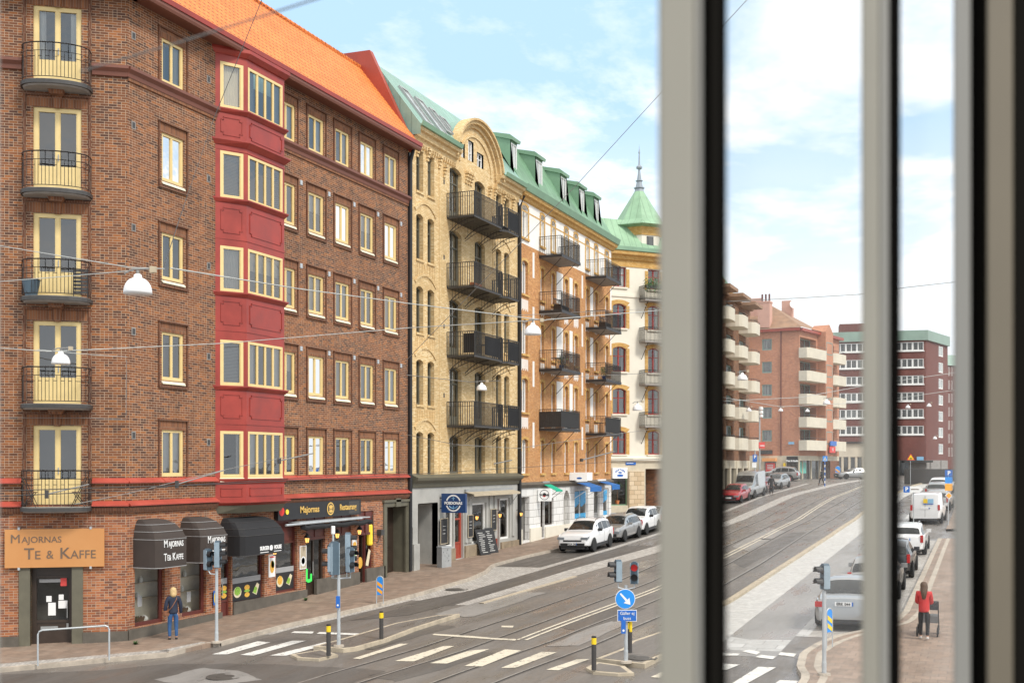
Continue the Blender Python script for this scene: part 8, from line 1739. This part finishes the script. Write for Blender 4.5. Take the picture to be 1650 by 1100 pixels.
# ---- the window this view is taken through
wf_ = root('window_frame', 'pale window posts with dark gaskets right in front of the viewer', 'window', at(1250, 900, .7))
def vpost(x0, x1, Z, dep, mt, name, z0=-.5, z1=.75, par=wf_, tilt=0.):
    m = MB(); P_ = [at(x0, HY, Z).xy, at(x1, HY, Z).xy, at(x1 + tilt, HY, Z + dep).xy, at(x0 + tilt, HY, Z + dep).xy]; m.prism(P_, CZ + z0, CZ + z1); o = m.build(name, mt, par)
    md = o.modifiers.new('b', 'BEVEL'); md.width = .0015; md.segments = 2; return o
for (x0, x1, Z, dep, mt) in ((1061, 1119, .60, .05, 'post_light'), (1119, 1131, .608, .05, 'post_grey'), (1131, 1142, .615, .05, 'gasket'), (1142, 1161, .612, .06, 'post_dark'), (1161, 1171, .618, .05, 'gasket'),
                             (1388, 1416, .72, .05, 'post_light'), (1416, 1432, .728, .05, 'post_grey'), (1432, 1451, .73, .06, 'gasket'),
                             (1536, 1564, .80, .04, 'post_grey'), (1564, 1577, .806, .04, 'gasket'), (1577, 1590, .803, .05, 'post_dark'), (1590, 1632, .795, .05, 'post_tan'), (1632, 1740, .80, .05, 'post_dark')):  # near-black posts stand beside the gaskets
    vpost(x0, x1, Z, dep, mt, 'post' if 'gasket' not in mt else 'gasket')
m = MB(); f = Fr(at(1061, HY, .6).xy, (at(1740, HY, .8) - at(1061, HY, .6)).xy, (SN, -CS)); L_ = (at(1740, HY, .8) - at(1061, HY, .6)).xy.length
m.box(f, -.02, L_, -.06, .02, CZ - .56, CZ - .5); m.build('sill', 'post_light', wf_); m = MB(); m.box(f, -.02, L_, -.06, .02, CZ + .75, CZ + .81); m.build('head_rail', 'post_light', wf_)
for (x0, Z0_, x1, Z1_) in ((1168, .64, 1390, .74), (1448, .75, 1538, .81)):
    m = MB(); a_, b_ = at(x0, HY, Z0_), at(x1, HY, Z1_); m.face([a_ - Vector((0, 0, .5)), b_ - Vector((0, 0, .5)), b_ + Vector((0, 0, .75)), a_ + Vector((0, 0, .75))]); m.build('glass_pane', 'pane_hazy', wf_)

nh = root('near_house', 'pale plastered house wall round the window this view is taken from', 'house', at(1250, 900, .7) - Vector((0, 0, 5)))
pL, pR = at(-260, HY, .42), at(1742, HY, .80); f = Fr(pL.xy, (pR - pL).xy, (SN, -CS)); Lw = (pR - pL).xy.length
m = MB(); m.box(f, -1.5, Lw + 1.5, -.25, .05, -.2, CZ - .57); m.box(f, -1.5, Lw + 1.5, -.25, .05, CZ + .82, CZ + 1.7); m.box(f, -1.5, -.05, -.25, .05, CZ - .57, CZ + .82); m.box(f, Lw + .03, Lw + 1.5, -.25, .05, CZ - .57, CZ + .82); m.build('wall', 'grey_plaster', nh)
m = MB(); m.box(f, -.05, Lw, -.3, .1, CZ - .6, CZ - .57); m.build('window_sill', 'post_light', nh)
# ================================================================ camera, light, sky
cam = bpy.data.cameras.new('camera'); co = bpy.data.objects.new('camera', cam); COL.objects.link(co); SC.camera = co
co.location = (0, 0, CZ); co.rotation_euler = (R(90), 0, TH)
cam.sensor_width = 36; cam.lens = 36 * FP / 1650; cam.shift_y = (HY - 550) / 1650; cam.clip_start = .02; cam.clip_end = 3000
cam.dof.use_dof = True; cam.dof.focus_distance = 48; cam.dof.aperture_fstop = 6.5
W = bpy.data.worlds.new('World'); SC.world = W; W.use_nodes = True; nt = W.node_tree; nt.nodes.clear()
out = nt.nodes.new('ShaderNodeOutputWorld'); bg = nt.nodes.new('ShaderNodeBackground'); bg.inputs[1].default_value = SKY
sk = nt.nodes.new('ShaderNodeTexSky'); sk.sky_type = 'NISHITA'; sk.sun_disc = False; sk.sun_elevation = R(SUN_EL); sk.sun_rotation = R(SUN_AZ); sk.dust_density = 1.2; sk.air_density = 1.; sk.ozone_density = 1.5
tcn = nt.nodes.new('ShaderNodeTexCoord')
t = NT.__new__(NT); t.t = nt; t.n = nt.nodes
d = tcn.outputs['Generated']; x, y, z = t.sep(d)
zz = t.math('MAXIMUM', z, .0)
den = t.math('ADD', zz, .12)
pv_ = t.comb(t.math('DIVIDE', x, den), t.math('DIVIDE', y, den), 0.)      # clouds on a flat layer
n1 = t.noise(pv_, .9, 9, .6, .2); n2 = t.noise(pv_, .25, 3, .5)
f = t.math('ADD', t.math('MULTIPLY', n1, .75), t.math('MULTIPLY', n2, .35))
cm = t.math('MAXIMUM', t.maprng(f, .475, .555, 0., 1.), t.maprng(zz, .42, .6, 0., 1.))  # second term: unseen overhead cloud added to whiten the ambient light
el = t.maprng(zz, .13, .30, 1., 0.)
cm = t.math('MAXIMUM', cm, t.math('MULTIPLY', el, .96))
wisp = t.maprng(t.noise(t.comb(t.math('MULTIPLY', x, 3.), t.math('MULTIPLY', y, 3.), t.math('MULTIPLY', z, 22.)), 1., 6, .6), .35, .7, .0, 1.)
base = t.mix(.85, sk.outputs[0], (5.0, 7.3, 9.6))
wht = t.mix(t.math('MAXIMUM', wisp, t.maprng(zz, .42, .6, 0., 1.)), (CLD * .80, CLD * .88, CLD * .96), (CLD * 1.0, CLD * .985, CLD * .96))
grey = t.mix(t.maprng(zz, .02, .16, 1., 0.), wht, (CLD * .80, CLD * .84, CLD * .88))
c = t.mix(cm, base, grey)
t.put(bg.inputs[0], c); nt.links.new(bg.outputs[0], out.inputs[0])
sl = bpy.data.lights.new('sun', 'SUN'); sl.energy = SUN_E; sl.angle = R(11); sl.color = (1., .955, .88); so_ = bpy.data.objects.new('sun', sl); COL.objects.link(so_)
az = R(SUN_AZ); e = R(SUN_EL); dv = Vector((math.sin(az) * math.cos(e), math.cos(az) * math.cos(e), math.sin(e))); so_.rotation_euler = dv.to_track_quat('Z', 'Y').to_euler(); so_.location = (0, 0, 60)
SC.view_settings.view_transform = 'Standard'; SC.view_settings.look = 'None'; SC.view_settings.exposure = EXPO; SC.view_settings.gamma = 1
SC.render.engine = 'CYCLES'; SC.cycles.max_bounces = 6; SC.cycles.transparent_max_bounces = 12; SC.cycles.use_denoising = True
